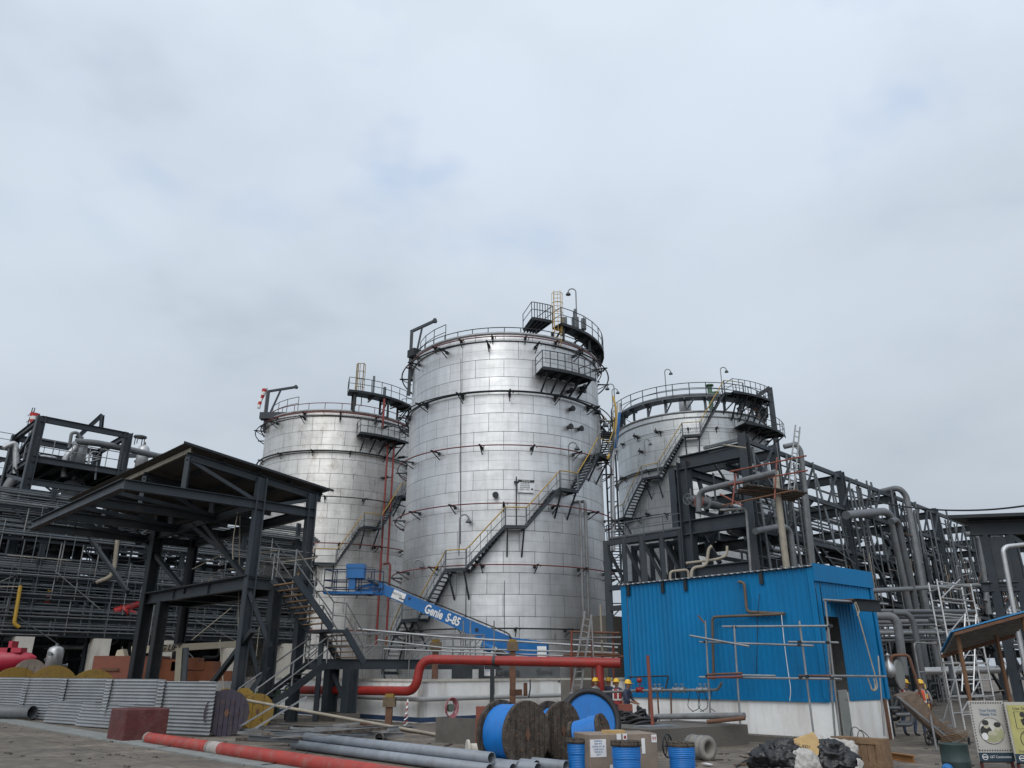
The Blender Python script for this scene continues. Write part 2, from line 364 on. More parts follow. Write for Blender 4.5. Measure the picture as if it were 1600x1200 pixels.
# ------------------------------------------------------------------ storage tanks
TR, TTOP = 7.0, 23.4
TA = Vector((-0.51, 54.4, 0))
TL = Vector((math.sin(R_(-13.04)) * 72.5, math.cos(R_(-13.04)) * 72.5, 0))
TRT = Vector((math.sin(R_(13.55)) * 73.0, math.cos(R_(13.55)) * 73.0, 0))
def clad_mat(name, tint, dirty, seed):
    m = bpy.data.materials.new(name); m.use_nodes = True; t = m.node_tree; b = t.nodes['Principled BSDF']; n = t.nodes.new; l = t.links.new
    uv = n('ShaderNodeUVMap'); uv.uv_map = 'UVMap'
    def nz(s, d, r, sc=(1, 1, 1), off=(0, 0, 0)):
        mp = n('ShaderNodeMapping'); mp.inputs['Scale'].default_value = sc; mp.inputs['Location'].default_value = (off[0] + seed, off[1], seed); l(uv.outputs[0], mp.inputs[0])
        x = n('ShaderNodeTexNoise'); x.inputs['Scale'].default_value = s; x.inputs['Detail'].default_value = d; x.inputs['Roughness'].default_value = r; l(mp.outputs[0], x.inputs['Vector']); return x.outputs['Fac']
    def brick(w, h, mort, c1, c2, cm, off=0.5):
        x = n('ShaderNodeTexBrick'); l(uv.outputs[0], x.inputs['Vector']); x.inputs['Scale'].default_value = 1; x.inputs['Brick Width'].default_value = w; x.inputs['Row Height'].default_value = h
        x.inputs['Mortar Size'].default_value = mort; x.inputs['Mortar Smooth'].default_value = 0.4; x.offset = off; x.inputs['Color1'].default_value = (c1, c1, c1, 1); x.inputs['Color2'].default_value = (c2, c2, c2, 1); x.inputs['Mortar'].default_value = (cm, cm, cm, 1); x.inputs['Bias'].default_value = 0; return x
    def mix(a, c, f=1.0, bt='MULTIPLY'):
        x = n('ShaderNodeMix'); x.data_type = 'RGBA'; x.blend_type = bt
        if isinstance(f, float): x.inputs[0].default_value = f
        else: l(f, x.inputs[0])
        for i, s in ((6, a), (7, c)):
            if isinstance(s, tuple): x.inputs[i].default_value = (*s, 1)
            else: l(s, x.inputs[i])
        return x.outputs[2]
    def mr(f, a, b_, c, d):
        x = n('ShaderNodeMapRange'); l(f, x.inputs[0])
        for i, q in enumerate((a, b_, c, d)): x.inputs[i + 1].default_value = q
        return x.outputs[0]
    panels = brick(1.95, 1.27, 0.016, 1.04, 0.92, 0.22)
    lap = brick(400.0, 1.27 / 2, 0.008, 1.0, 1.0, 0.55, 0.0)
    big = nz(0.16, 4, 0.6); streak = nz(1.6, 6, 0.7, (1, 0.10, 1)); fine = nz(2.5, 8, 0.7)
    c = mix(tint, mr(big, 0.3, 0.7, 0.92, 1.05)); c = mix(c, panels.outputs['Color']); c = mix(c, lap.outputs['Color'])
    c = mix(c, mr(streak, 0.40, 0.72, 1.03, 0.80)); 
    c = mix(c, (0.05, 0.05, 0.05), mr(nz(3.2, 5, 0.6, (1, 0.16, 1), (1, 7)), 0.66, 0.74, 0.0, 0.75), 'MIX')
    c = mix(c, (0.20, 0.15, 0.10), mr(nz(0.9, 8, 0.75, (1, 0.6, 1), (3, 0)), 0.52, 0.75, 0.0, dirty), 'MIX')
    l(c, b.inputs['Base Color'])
    b.inputs['Metallic'].default_value = 0.8
    rg = n('ShaderNodeMath'); rg.operation = 'ADD'; l(mr(fine, 0.3, 0.7, 0.36, 0.48), rg.inputs[0]); l(mr(panels.outputs['Color'], 0.8, 1.06, 0.08, -0.03), rg.inputs[1]); l(rg.outputs[0], b.inputs['Roughness'])
    # buckled sheets : soft dents, panel to panel steps, seams
    h1 = n('ShaderNodeMath'); h1.operation = 'MULTIPLY'; l(nz(0.55, 2, 0.45, (1, 1.3, 1)), h1.inputs[0]); h1.inputs[1].default_value = 0.085
    h2 = n('ShaderNodeMath'); h2.operation = 'MULTIPLY_ADD'; l(panels.outputs['Fac'], h2.inputs[0]); h2.inputs[1].default_value = -0.02; l(h1.outputs[0], h2.inputs[2])
    h3 = n('ShaderNodeMath'); h3.operation = 'MULTIPLY_ADD'; l(lap.outputs['Fac'], h3.inputs[0]); h3.inputs[1].default_value = -0.008; l(h2.outputs[0], h3.inputs[2])
    bp = n('ShaderNodeBump'); bp.inputs['Strength'].default_value = 0.55; bp.inputs['Distance'].default_value = 1.0; l(h3.outputs[0], bp.inputs['Height']); l(bp.outputs[0], b.inputs['Normal'])
    return m
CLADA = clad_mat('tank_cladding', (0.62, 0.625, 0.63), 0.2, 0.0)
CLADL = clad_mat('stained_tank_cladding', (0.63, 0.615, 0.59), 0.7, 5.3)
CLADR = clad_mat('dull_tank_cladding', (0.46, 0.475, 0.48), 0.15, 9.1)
def pol(C, R, th, z): return Vector((C.x + R * math.sin(th), C.y - R * math.cos(th), z))   # th=0 faces -Y
def angz(p, C): return math.atan2(p.x - C.x, C.y - p.y), p.z
def ring(mb, C, R, z, r, n=6, a0=None, a1=None, m=96):
    if a0 is None: mb.path([pol(C, R, 2 * math.pi * i / m, z) for i in range(m)], r, n, closed=True)
    else: mb.path([pol(C, R, a0 + (a1 - a0) * i / m, z) for i in range(m + 1)], r, n)
def shell_obj(root, C, bands, material):
    s = MB(); n = 128
    prof = [(0.0, 0.15)]
    z = 0.15
    for z0, rr in bands: prof += [(z0, rr)]
    vs = []; fs = []
    zs = [p[0] for p in prof[1:]]; rs = [p[1] for p in prof[1:]]
    for j in range(len(zs) - 1):
        b_ = len(vs)
        for k in (j, j + 1):
            for i in range(n): vs.append(pol(C, rs[k], 2 * math.pi * i / n, zs[k]))
        for i in range(n): fs.append((b_ + i, b_ + (i + 1) % n, b_ + n + (i + 1) % n, b_ + n + i))
    s.add(vs, fs, True); o = s.build('shell', material, root)
    me = o.data; ul = me.uv_layers.new(name='UVMap')
    for p in me.polygons:
        th = [math.atan2(me.vertices[v].co.x, -me.vertices[v].co.y) for v in p.vertices]
        if max(th) - min(th) > 3: th = [t + 2 * math.pi if t < 0 else t for t in th]
        for li, vi, t in zip(p.loop_indices, p.vertices, th): ul.data[li].uv = (t * TR + 40, me.vertices[vi].co.z)
    rf = MB(); rf.lathe(C, [(TR + 0.12, TTOP - 0.02), (TR + 0.12, TTOP + 0.10), (TR - 0.3, TTOP + 0.16), (3.5, TTOP + 0.75), (0.0, TTOP + 1.0)], 96); rf.build('roof', GALV, root)
    return o
def rail(mb_post, mb_rail, pts, h=1.1, closed=False, step=1.4, r=0.024, mid=True, toe=None):
    """guard rail along deck-level points"""
    mb_post = mb_rail
    for i, p in enumerate(pts):
        mb_post.tube(p, p + ZZ * h, r, 6)
    mb_rail.path([p + ZZ * h for p in pts], r, 6)
    if mid: mb_rail.path([p + ZZ * h * 0.52 for p in pts], r * 0.9, 6)
def arc_pts(C, R, a0, a1, z, n): return [pol(C, R, a0 + (a1 - a0) * i / n, z) for i in range(n + 1)]
def sector(mb, C, r0, r1, a0, a1, z, t, n=10):
    vs = []
    for i in range(n + 1):
        a = a0 + (a1 - a0) * i / n
        vs += [pol(C, r0, a, z - t), pol(C, r1, a, z - t), pol(C, r1, a, z), pol(C, r0, a, z)]
    fs = [(0, 1, 2, 3), (4 * n + 3, 4 * n + 2, 4 * n + 1, 4 * n)]
    for i in range(n):
        for k in range(4):
            k2 = (k + 1) % 4; fs.append((4 * i + k, 4 * i + 4 + k, 4 * i + 4 + k2, 4 * i + k2))
    mb.add(vs, fs)
def ring_main(root, C, z, off, stations, material, rr=0.05, a0=None, a1=None):
    s = MB(); ring(s, C, TR + off, z, rr, 6, a0, a1); o = s.build('spray_ring', material, root)
    b = MB(); a = 0.0
    b.bar(pol(C, TR - 0.02, a, z + 0.02), pol(C, TR + off + 0.18, a, z + 0.02), 0.09, 0.09)
    b.bar(pol(C, TR, a, z - 0.42), pol(C, TR + off, a, z - 0.04), 0.05, 0.05)
    b.box(pol(C, TR + 0.05, a, z - 0.02), 0.16, 0.16, 0.18, pol(C, 1, a, 0) - C)
    b.tube(pol(C, TR + off, a + 0.03, z), pol(C, TR + off - 0.2, a + 0.03, z - 0.05), 0.03, 6)
    q = None
    for a in stations:
        a = (a + math.pi) % (2 * math.pi) - math.pi
        if abs(a) > 2.0: continue
        if q is None: q = b.build('bracket', STEEL2, o); c = q
        else: c = q.copy(); COL.objects.link(c); c.parent = o
        c.rotation_euler = (0, 0, a)
    return o
def spiral(root, C, lands, material=STEEL, railtop=YEL, hw=0.055, inner=0.12, width=0.85, flat=1):
    """lands: (angle, z, half angle). Flights between them."""
    st = MB(); tr = MB(); post = MB(); top = MB(); midr = MB(); ro = TR + inner + width; ri = TR + inner
    prev = None; top_pts = []; mid_pts = []; ld_objs = []
    so = None
    for k, (a, z, h) in enumerate(lands):
        if prev is not None:
            pa, pz = prev; n = max(3, int(round(abs(z - pz) / 0.235)))
            a_s, a_e = pa, a - h
            for rr in (ri, ro):
                ps_ = []; ns_ = 10
                for i in range(ns_ + 1):
                    t0 = i / ns_; q_ = pol(C, rr, a_s + (a_e - a_s) * t0, pz + (z - pz) * t0 - 0.05); e_ = (xy(q_) - xy(C)).normalized() * 0.025
                    ps_ += [q_ - e_ - ZZ * 0.13, q_ + e_ - ZZ * 0.13, q_ + e_ + ZZ * 0.13, q_ - e_ + ZZ * 0.13]
                fs_ = [(0, 1, 2, 3), tuple(4 * ns_ + j for j in (3, 2, 1, 0))]
                for i in range(ns_):
                    for j in range(4): fs_.append((4 * i + j, 4 * i + 4 + j, 4 * i + 4 + (j + 1) % 4, 4 * i + (j + 1) % 4))
                s1_ = MB().add(ps_, fs_)
                if so is None: so = s1_.build('stringer', material, root)
                else: s1_.build('stringer', material, so)
            for i in range(1, n):
                t = i / n; aa = a_s + (a_e - a_s) * t; zz = pz + (z - pz) * t
                p0, p1 = pol(C, ri, aa, zz), pol(C, ro, aa, zz); MB().bar(p0, p1, 0.24, 0.045).build('tread', material, so)
            for i in range(1, n, 3):
                t = i / n; p = pol(C, ro, a_s + (a_e - a_s) * t, pz + (z - pz) * t); post.tube(p, p + ZZ * 1.05, 0.02, 5)
            m = 8
            for i in range(1, m): t = i / m; top_pts.append(pol(C, ro, a_s + (a_e - a_s) * t, pz + (z - pz) * t + 1.08)); mid_pts.append(pol(C, ro, a_s + (a_e - a_s) * t, pz + (z - pz) * t + 0.55))
        for aa in (a - h, a, a + h):
            p = pol(C, ro + 0.05, aa, z); top_pts.append(p + ZZ * 1.1); mid_pts.append(p + ZZ * 0.55)
            if aa != a: post.bar(p, p + ZZ * 1.1, 0.10 if True else 0.05)
        prev = (a + h, z)
    for (a, z, h) in lands:
        l_ = MB(); sector(l_, C, ri, ro + 0.1, a - h, a + h, z, 0.07, 4)
        for s_ in (-0.8, 0.8):
            l_.bar(pol(C, ri - 0.1, a + h * s_, z - 0.13), pol(C, ro + 0.1, a + h * s_, z - 0.13), 0.09, 0.12)
            l_.bar(pol(C, TR, a + h * s_, z - 1.75), pol(C, ro, a + h * s_, z - 0.16), 0.09, 0.09)
        l_.bar(pol(C, ro + 0.08, a - h, z - 0.09), pol(C, ro + 0.08, a + h, z - 0.09), 0.05, 0.2)
        l_.build('landing', STEEL, so)
    top.path(top_pts, 0.036, 6); midr.path(mid_pts, 0.022, 6)
    h_ = top.build('handrail', railtop, so); post.path(mid_pts, 0.022, 6); post.build('rail_frame', STEEL3, so)
    return so
def lamp(name_label, base, h, lean=XX, group='gooseneck lamps on the tanks', head=True, mt=GALVD):
    t = thing('gooseneck_lamp', name_label, 'lamp', base, group)
    d = Vector(lean).normalized(); b = Vector(base); p = MB(); R = 0.28
    pts = [b, b + ZZ * (h - R)]
    for i in range(1, 9):
        a = math.pi * i / 8 * 1.05; pts.append(b + ZZ * (h - R) + d * (R - R * math.cos(a)) + ZZ * R * math.sin(a))
    p.path(pts, 0.045, 8); p.build('pole', mt, t)
    e = pts[-1]; q = MB(); q.lathe(e + ZZ * 0.02, [(0.05, 0.05), (0.08, 0.0), (0.17, -0.12), (0.19, -0.2), (0.15, -0.2), (0.0, -0.16)], 12); q.build('lamp_head', STEEL3, t)
    return t
def davit(root, base, h, armd, arml, rise, mt=STEEL):
    m = MB(); b = Vector(base); d = Vector(armd).normalized(); tp = b + ZZ * h
    m.bar(b, tp, 0.22, 0.2); e = tp + d * arml + ZZ * rise
    m.bar(tp - d * 0.1, e, 0.19, 0.19); m.bar(b + ZZ * h * 0.25 + d * 0.1, tp + (e - tp) * 0.45, 0.13, 0.13)
    m.tube(e - YY * 0.15, e + YY * 0.15, 0.16, 10)
    return m.build('davit', mt, root)

# ---- middle tank
ta = thing('storage_tank', 'largest silver clad tank standing nearest in the middle', 'tank', TA, 'silver storage tanks')
zf = lambda py, off=0.0, C=TA: aY(790, py, (C - Vector((0, TR + off, 0))).y).z
zg = zf(612)
shell_obj(ta, TA, [(0.15, TR + 0.02), (zg - 0.02, TR + 0.02), (zg + 0.05, TR + 0.10), (zg + 0.14, TR + 0.10), (zg + 0.2, TR - 0.06), (TTOP - 0.55, TR - 0.06), (TTOP - 0.5, TR + 0.04), (TTOP - 0.1, TR + 0.04), (TTOP, TR + 0.14)], CLADA)
stn = lambda o, n=14: [o + 2 * math.pi * i / n for i in range(n)]
ring_main(ta, TA, zf(533, 0.75), 0.75, stn(0.30), STEEL2, 0.05)
ring_main(ta, TA, TTOP - 0.3, 0.28, stn(0.2, 20), REDR, 0.04)
ring_main(ta, TA, zf(609, 0.55), 0.30, stn(0.05), STEEL2, 0.06)
ring_main(ta, TA, zf(611, 0.75), 0.85, stn(0.05), STEEL2, 0.04)
ring_main(ta, TA, zf(695, 0.7), 0.7, stn(0.25), REDR, 0.04)
ring_main(ta, TA, zf(786, 0.7), 0.7, stn(0.0), REDR, 0.04)
ring_main(ta, TA, zf(882, 0.7), 0.7, stn(0.27), REDR, 0.04)
ring_main(ta, TA, zf(982, 0.7), 0.7, stn(0.1), STEEL2, 0.045)
rr = MB(); ring(rr, TA, TR + 0.05, TTOP + 0.45, 0.03, 6)
for i in range(40): rr.tube(pol(TA, TR + 0.05, i * math.pi / 20, TTOP), pol(TA, TR + 0.05, i * math.pi / 20, TTOP + 0.45), 0.03, 5)
rr.build('rim_frame', STEEL2, ta)
ro = TR + 0.97
def land(px, py, h, C=TA): a, z = angz(cy(px, py, C, ro), C); return (a, z, h)
lst = [land(640, 967, 0.10), land(712, 888, 0.085), land(806, 821, 0.08), land(889, 764, 0.085)]
a4 = land(944, 712, 0.09); lst.append((a4[0], a4[1], 0.10))
dz = lst[3][1] - lst[2][1]; da = lst[3][0] - lst[2][0]
lst.append((a4[0] + 0.62, a4[1] + 2.9, 0.09)); lst.append((a4[0] + 1.25, a4[1] + 5.8, 0.09))
lst.insert(0, (lst[0][0] - 0.55, lst[0][1] - 3.0, 0.05))
spiral(ta, TA, lst)
# hanging platform below the rim, right of centre
def platform(root, C, r0, r1, a0, a1, z, gate=None, braces=True, railm=STEEL, toprail=None, drop=1.3):
    d = MB(); sector(d, C, r0, r1, a0, a1, z, 0.08, 10)
    for i in range(5):
        a = a0 + (a1 - a0) * (i + 0.5) / 5
        d.bar(pol(C, r0, a, z - 0.15), pol(C, r1, a, z - 0.15), 0.09, 0.14)
        if braces: d.bar(pol(C, r0, a, z - drop), pol(C, r1 - 0.15, a, z - 0.25), 0.10, 0.10)
    for rr_ in (r1,):
        p = arc_pts(C, rr_, a0, a1, z - 0.12, 10)
        for i in range(10): d.bar(p[i], p[i + 1], 0.05, 0.2)
    o = d.build('platform_grating', STEEL2, root)
    po = MB(); ra = MB()
    pts = [pol(C, r0 + 0.1, a0, z)] + arc_pts(C, r1 - 0.03, a0, a1, z, 8) + [pol(C, r0 + 0.1, a1, z)]
    rail(po, ra, pts, 1.15, r=0.03); ra.build('rail_frame', toprail or railm, o); return o
pa0, pz = angz(cy(848, 572, TA, TR + 1.5), TA); pa1, _ = angz(cy(931, 585, TA, TR + 1.5), TA)
platform(ta, TA, TR, TR + 1.5, pa0, pa1, pz, toprail=STEEL)
platform(ta, TA, 6.35, TR + 0.5, 0.55, 1.75, TTOP + 1.15, drop=0.4)
for a in (0.6, 1.0, 1.4, 1.7):
    for r0 in (6.0, TR + 0.2): MB().bar(pol(TA, r0, a, TTOP), pol(TA, r0, a, TTOP + 1.0), 0.16).build('platform_post', STEEL2, ta)
    MB().bar(pol(TA, 6.0, a, TTOP + 0.2), pol(TA, TR + 0.2, a, TTOP + 1.0), 0.1).build('platform_brace', STEEL2, ta)
platform(ta, TA, TR - 2.4, TR - 0.2, 0.28, 0.52, TTOP + 1.5, drop=0.3, braces=False)
# caged ladder
cgp = aY(872, 520, 48.2); cb = Vector((cgp.x, 48.4, TTOP - 0.5)); cg = MB()
for s in (-0.22, 0.22): cg.bar(cb + XX * s, cb + XX * s + ZZ * 4.3, 0.04)
for i in range(14): cg.tube(cb - XX * 0.22 + ZZ * (0.3 * i + 0.1), cb + XX * 0.22 + ZZ * (0.3 * i + 0.1), 0.02, 5)
for i in range(5):
    z = 1.0 + i * 0.75; pts = [cb + Vector((0.38 * math.cos(t), -0.38 * math.sin(t), z)) for t in [math.pi * k / 8 for k in range(9)]]; cg.path(pts, 0.02, 5)
for k in range(5):
    t = math.pi * (k / 4); q = cb + Vector((0.38 * math.cos(t), -0.38 * math.sin(t), 0)); cg.bar(q + ZZ * 1.0, q + ZZ * 4.0, 0.028)
cg.build('ladder_frame', YEL, ta)
bx_ = MB()
for k, (dx, dzz, w) in enumerate([(1.4, 2.3, 0.5), (2.0, 2.2, 0.35), (0.6, 2.3, 0.4)]): bx_.box(cb + Vector((dx, 2.0, dzz + 0.4)), w, 0.4, 0.8)
bx_.tube(cb + Vector((1.4, 1.6, 1.4)), cb + Vector((1.4, 1.6, 3.6)), 0.12, 8); bx_.build('vent_frame', STEEL3, ta)
davit(ta, pol(TA, TR + 0.2, -1.38, TTOP - 2.4), 5.1, Vector((1, -0.1, 0)), 1.75, 0.85)
wk = MB(); pts = [pol(TA, TR - 0.4, -1.25 + 0.19 * i, TTOP + 0.35) for i in range(4)]; pw = MB(); rail(wk, pw, pts, 1.2, r=0.03); pw.build('rail_frame', STEEL3, ta)
wb = MB(); wb.box(pol(TA, TR - 0.1, -1.2, TTOP + 0.35), 1.2, 0.8, 0.55, V); wb.build('junction_box', STEEL2, ta)
# standpipes, nozzles and manways on the shell
nz_ = MB()
for px, py in ((888, 612), (907, 612), (887, 668), (903, 671), (890, 640), (908, 606), (775, 775), (930, 645)):
    p = cy(px, py, TA, TR); d = (xy(p) - xy(TA)).normalized(); nz_ = MB(); nz_.tube(p - d * 0.1, p + d * 0.35, 0.13, 10); nz_.tube(p + d * 0.3, p + d * 0.38, 0.2, 10); nz_.build('nozzle', STEEL2, ta)
nz_ = MB()
MB().bar(cy(887, 610, TA, TR + 0.38), cy(907, 610, TA, TR + 0.38), 0.05).build('nozzle_stub', STEEL2, ta); nz_.bar(cy(887, 668, TA, TR + 0.38), cy(903, 670, TA, TR + 0.38), 0.05)
nz_.build('nozzle_stub', STEEL2, ta)
sp_ = MB()
for px0, px1, rr_ in ((906, 910, 0.09), (914, 921, 0.10)):
    a, z1 = angz(cy(px0, 783, TA, TR + 0.5), TA); _, z0 = angz(cy(px1, 1000, TA, TR + 0.5), TA); sp_.path([pol(TA, TR + 0.05, a, z1), pol(TA, TR + 0.5, a, z1), pol(TA, TR + 0.5, a, 0.6)], rr_, 8, bend=0.2)
sp_.build('standpipe_frame', GALVD, ta)
cw = MB()
for px0, py0, px1, py1 in ((720, 560, 719, 850), (788, 907, 788, 1000), (728, 907, 727, 1010), (912, 800, 945, 885)):
    MB().bar(cy(px0, py0, TA, TR + 0.06), cy(px1, py1, TA, TR + 0.06), 0.03).build('conduit', STEEL2, ta)
for px, py, h, lab in ((717, 868, 2.5, 'gooseneck lamp above the second stair landing of the middle tank'), (643, 962, 3.4, 'tall gooseneck lamp at the lowest stair landing of the middle tank'), (890, 762, 3.0, 'gooseneck lamp above the fourth stair landing of the middle tank'), (936, 708, 2.4, 'gooseneck lamp at the right edge of the middle tank beside the steep stair')):
    p = cy(px, py, TA, TR + 0.5); lamp(lab, p, h, XX)
lamp('highest gooseneck lamp on the roof platform of the middle tank', pol(TA, TR - 0.2, 0.86, TTOP + 1.15), 3.6, -XX)
# warning board on the shell
pc = cy(822, 760, TA, TR + 0.15); nrm = (xy(pc) - xy(TA)).normalized(); tx = Vector((-nrm.y, nrm.x, 0))
def text(body, size, loc, x, mt, parent=None, name='lettering', up=None, ext=0.003, align='CENTER', shear=0.0, bold=0.0, width=None):
    c = bpy.data.curves.new('t', 'FONT'); c.body = body; c.size = size; c.align_x = align; c.align_y = 'CENTER'; c.extrude = ext; c.shear = shear; c.offset = bold; c.resolution_u = 3
    o = bpy.data.objects.new('t', c); COL.objects.link(o); dg = bpy.context.evaluated_depsgraph_get(); me = bpy.data.meshes.new_from_object(o.evaluated_get(dg)); bpy.data.objects.remove(o); bpy.data.curves.remove(c)
    x = Vector(x).normalized(); y = Vector(up).normalized() if up is not None else ZZ; n = x.cross(y)
    if width and len(me.vertices):
        xs = [v.co.x for v in me.vertices]; k = width / max(max(xs) - min(xs), 1e-6)
        for v in me.vertices: v.co.x *= k
    o0 = worldloc(parent) if parent is not None else Vector()
    M = Matrix.Translation(Vector(loc) - o0) @ Matrix(((x.x, y.x, n.x, 0), (x.y, y.y, n.y, 0), (x.z, y.z, n.z, 0), (0, 0, 0, 1)))
    me.transform(M); me.materials.clear(); me.materials.append(mt); me.name = name
    o = bpy.data.objects.new(name, me); COL.objects.link(o)
    if parent is not None: o.parent = parent
    return o
ws = thing('warning_board', 'white danger notice board on the front of the middle tank', 'sign', pc)
m = MB(); m.box(pc, 1.05, 0.04, 0.80, tx); m.build('board', mat('sign_grey', (0.62, 0.64, 0.66), 0.5), ws)
m = MB(); m.box(pc + ZZ * 0.33 + nrm * 0.03, 1.06, 0.012, 0.16, tx); m.build('header', BLACK, ws)
text('DANGER', 0.13, pc + ZZ * 0.33 + nrm * 0.045, tx, WHITE, ws)
for i, s in enumerate(('TANK FILLED', 'WITH WATER', 'AUTHORISED', 'ENTRY ONLY')): text(s, 0.10, pc + ZZ * (0.16 - 0.125 * i) + nrm * 0.03 - tx * 0.08, tx, BLACK, ws)
m = MB(); e_ = pc - ZZ * 0.22 + tx * 0.38 + nrm * 0.028; m.prism([e_ + tx * -0.09, e_ + tx * 0.09, e_ + ZZ * 0.15], nrm * 0.006); m.build('symbol', BLACK, ws)
m = MB(); p = pc - tx * 0.62; m.tube(p + ZZ * 0.6, p - ZZ * 2.6, 0.035, 6); m.box(p + ZZ * 0.25, 0.3, 0.1, 0.1, tx); m.build('post', STEEL2, ws)

# ---- left tank
tl = thing('storage_tank', 'silver tank with brown stained band and red pipes left of the middle tank', 'tank', TL, 'silver storage tanks')
zl = lambda py, off=0.0: aY(536, py, (TL - Vector((0, TR + off, 0))).y).z
zg = zl(707)
shell_obj(tl, TL, [(0.15, TR + 0.02), (zg - 0.02, TR + 0.02), (zg + 0.06, TR + 0.12), (zg + 0.14, TR + 0.12), (zg + 0.2, TR - 0.06), (TTOP - 0.55, TR - 0.06), (TTOP - 0.5, TR + 0.04), (TTOP - 0.1, TR + 0.04), (TTOP, TR + 0.14)], CLADL)
ring_main(tl, TL, TTOP - 0.25, 0.35, stn(0.2), REDR, 0.06); ring_main(tl, TL, TTOP - 0.7, 0.8, stn(0.2), STEEL2, 0.045)
ring_main(tl, TL, zg + 0.1, 0.35, stn(0.35), STEEL2, 0.07); ring_main(tl, TL, zl(778), 0.7, stn(0.1), STEEL2, 0.045); ring_main(tl, TL, zl(850), 0.7, stn(0.3), REDR, 0.05)
ring_main(tl, TL, zl(925), 0.7, stn(0.1), STEEL2, 0.045); ring_main(tl, TL, zl(985), 0.7, stn(0.3), REDR, 0.05)
rr = MB(); ring(rr, TL, TR + 0.0, TTOP + 0.7, 0.035, 6)
for i in range(30): rr.tube(pol(TL, TR, i * math.pi / 15, TTOP), pol(TL, TR, i * math.pi / 15, TTOP + 0.7), 0.03, 5)
rr.build('rim_frame', REDR, tl)
ll = [land(508, 879, 0.11, TL), land(582, 823, 0.10, TL)]
dd = ll[1][0] - ll[0][0]; dzz = ll[1][1] - ll[0][1]
ll = [(ll[0][0] - dd * 0.95, ll[0][1] - dzz * 1.0, 0.1)] + ll + [(ll[1][0] + dd, ll[1][1] + dzz, 0.1), (ll[1][0] + 2 * dd, ll[1][1] + 2 * dzz, 0.1)]
spiral(tl, TL, ll)
qa0, qz = angz(cy(563, 674, TL, TR + 1.4), TL)
platform(tl, TL, TR, TR + 1.4, qa0, qa0 + 0.62, qz)
platform(tl, TL, 5.9, TR + 0.5, 0.27, 1.35, TTOP + 1.9, drop=0.4)
for a in (0.35, 0.8, 1.2):
    for r0 in (6.0, TR + 0.2): MB().bar(pol(TL, r0, a, TTOP), pol(TL, r0, a, TTOP + 1.8), 0.18).build('platform_post', STEEL2, tl)
    MB().bar(pol(TL, 6.0, a, TTOP + 0.2), pol(TL, TR + 0.2, a, TTOP + 1.7), 0.1).build('platform_brace', STEEL2, tl)
cb = pol(TL, TR - 1.2, 0.45, TTOP + 1.0); cg = MB()
for s in (-0.25, 0.25): cg.bar(cb + XX * s, cb + XX * s + ZZ * 4.2, 0.07)
for i in range(5): cg.path([cb + Vector((0.4 * math.cos(t), -0.4 * math.sin(t), 1.0 + i * 0.75)) for t in [math.pi * k / 8 for k in range(9)]], 0.03, 5)
for k in range(5):
    t = math.pi * (k / 4); q = cb + Vector((0.4 * math.cos(t), -0.4 * math.sin(t), 0)); cg.bar(q + ZZ * 1.0, q + ZZ * 4.0, 0.045)
cg.build('ladder_frame', YELD, tl)
vp = MB(); vp.box(cb + Vector((1.2, 0.3, 1.9)), 0.18, 0.18, 2.2); vp.tube(cb + Vector((2.2, 0.5, 0.8)), cb + Vector((2.2, 0.5, 2.0)), 0.14, 10); vp.build('roof_vent', STEEL3, tl)
davit(tl, pol(TL, TR + 0.2, -1.05, TTOP - 0.9), 3.9, Vector((1, -0.1, 0)), 2.6, 0.35)
wk = MB(); pw = MB(); rail(wk, pw, [pol(TL, TR - 0.3, -1.0 + 0.2 * i, TTOP + 0.3) for i in range(4)], 1.25, r=0.035); pw.build('rail_frame', GALVD, tl)
wb = MB(); wb.box(pol(TL, TR - 0.1, -0.85, TTOP + 0.25), 2.4, 0.7, 0.6, XX); wb.build('walkway_beam', STEEL, tl)
rp = MB()
for px, py0, py1, o_ in ((606, 695, 1010, 0.6), (616, 690, 880, 0.75), (610, 880, 1010, 0.75)):
    a, z1 = angz(cy(px, py0, TL, TR + o_), TL); _, z0 = angz(cy(px, py1, TL, TR + o_), TL); rp.path([pol(TL, TR, a, z1), pol(TL, TR + o_, a, z1), pol(TL, TR + o_, a, max(z0, 0.6))], 0.085, 8, bend=0.3)
a, z1 = angz(cy(597, 625, TL, TR + 0.5), TL); _, z0 = angz(cy(597, 672, TL, TR + 0.5), TL); rp.tube(pol(TL, TR + 0.9, a, z0), pol(TL, TR + 0.9, a, z1), 0.1, 8)
rp.build('riser_frame', mat('riser_red', (0.20, 0.022, 0.018), 0.5, 0, 0.15, 2), tl)
nz_ = MB()
for px, py in ((600, 747), (612, 700), (625, 715), (600, 668), (470, 850), (620, 780)):
    p = cy(px, py, TL, TR); d = (xy(p) - xy(TL)).normalized(); nz_.tube(p - d * 0.1, p + d * 0.5, 0.12, 8); nz_.bar(p + d * 0.4 - XX * 0.5, p + d * 0.4 + XX * 0.5, 0.08); nz_.build('nozzle', STEEL2, tl); nz_ = MB()
# windsock beside the davit
wp = pol(TL, TR + 0.3, -1.12, TTOP + 0.3); w = thing('windsock', 'red and white windsock hanging limp above the left tank', 'windsock', wp)
m = MB(); m.tube(wp, wp + ZZ * 3.2, 0.05, 6); m.build('pole', GALVD, w)
m = MB(); c0 = wp + ZZ * 3.1 - XX * 0.25
pf = []
for i in range(13):
    t = i / 12; pf.append((c0 + Vector((-0.28 * t + 0.05 * math.sin(6 * t), 0, -1.9 * t)), 0.19 * (1 - 0.25 * t) * (1 + 0.18 * math.sin(9 * t))))
for i in range(12):
    m.cm = 0 if (i // 2) % 2 == 0 else 1; m.tube(pf[i][0], pf[i + 1][0], pf[i][1], 10, pf[i + 1][1], False)
m.build('sock', [mat('sock_red', (0.42, 0.03, 0.03), 0.8), WHITE], w)

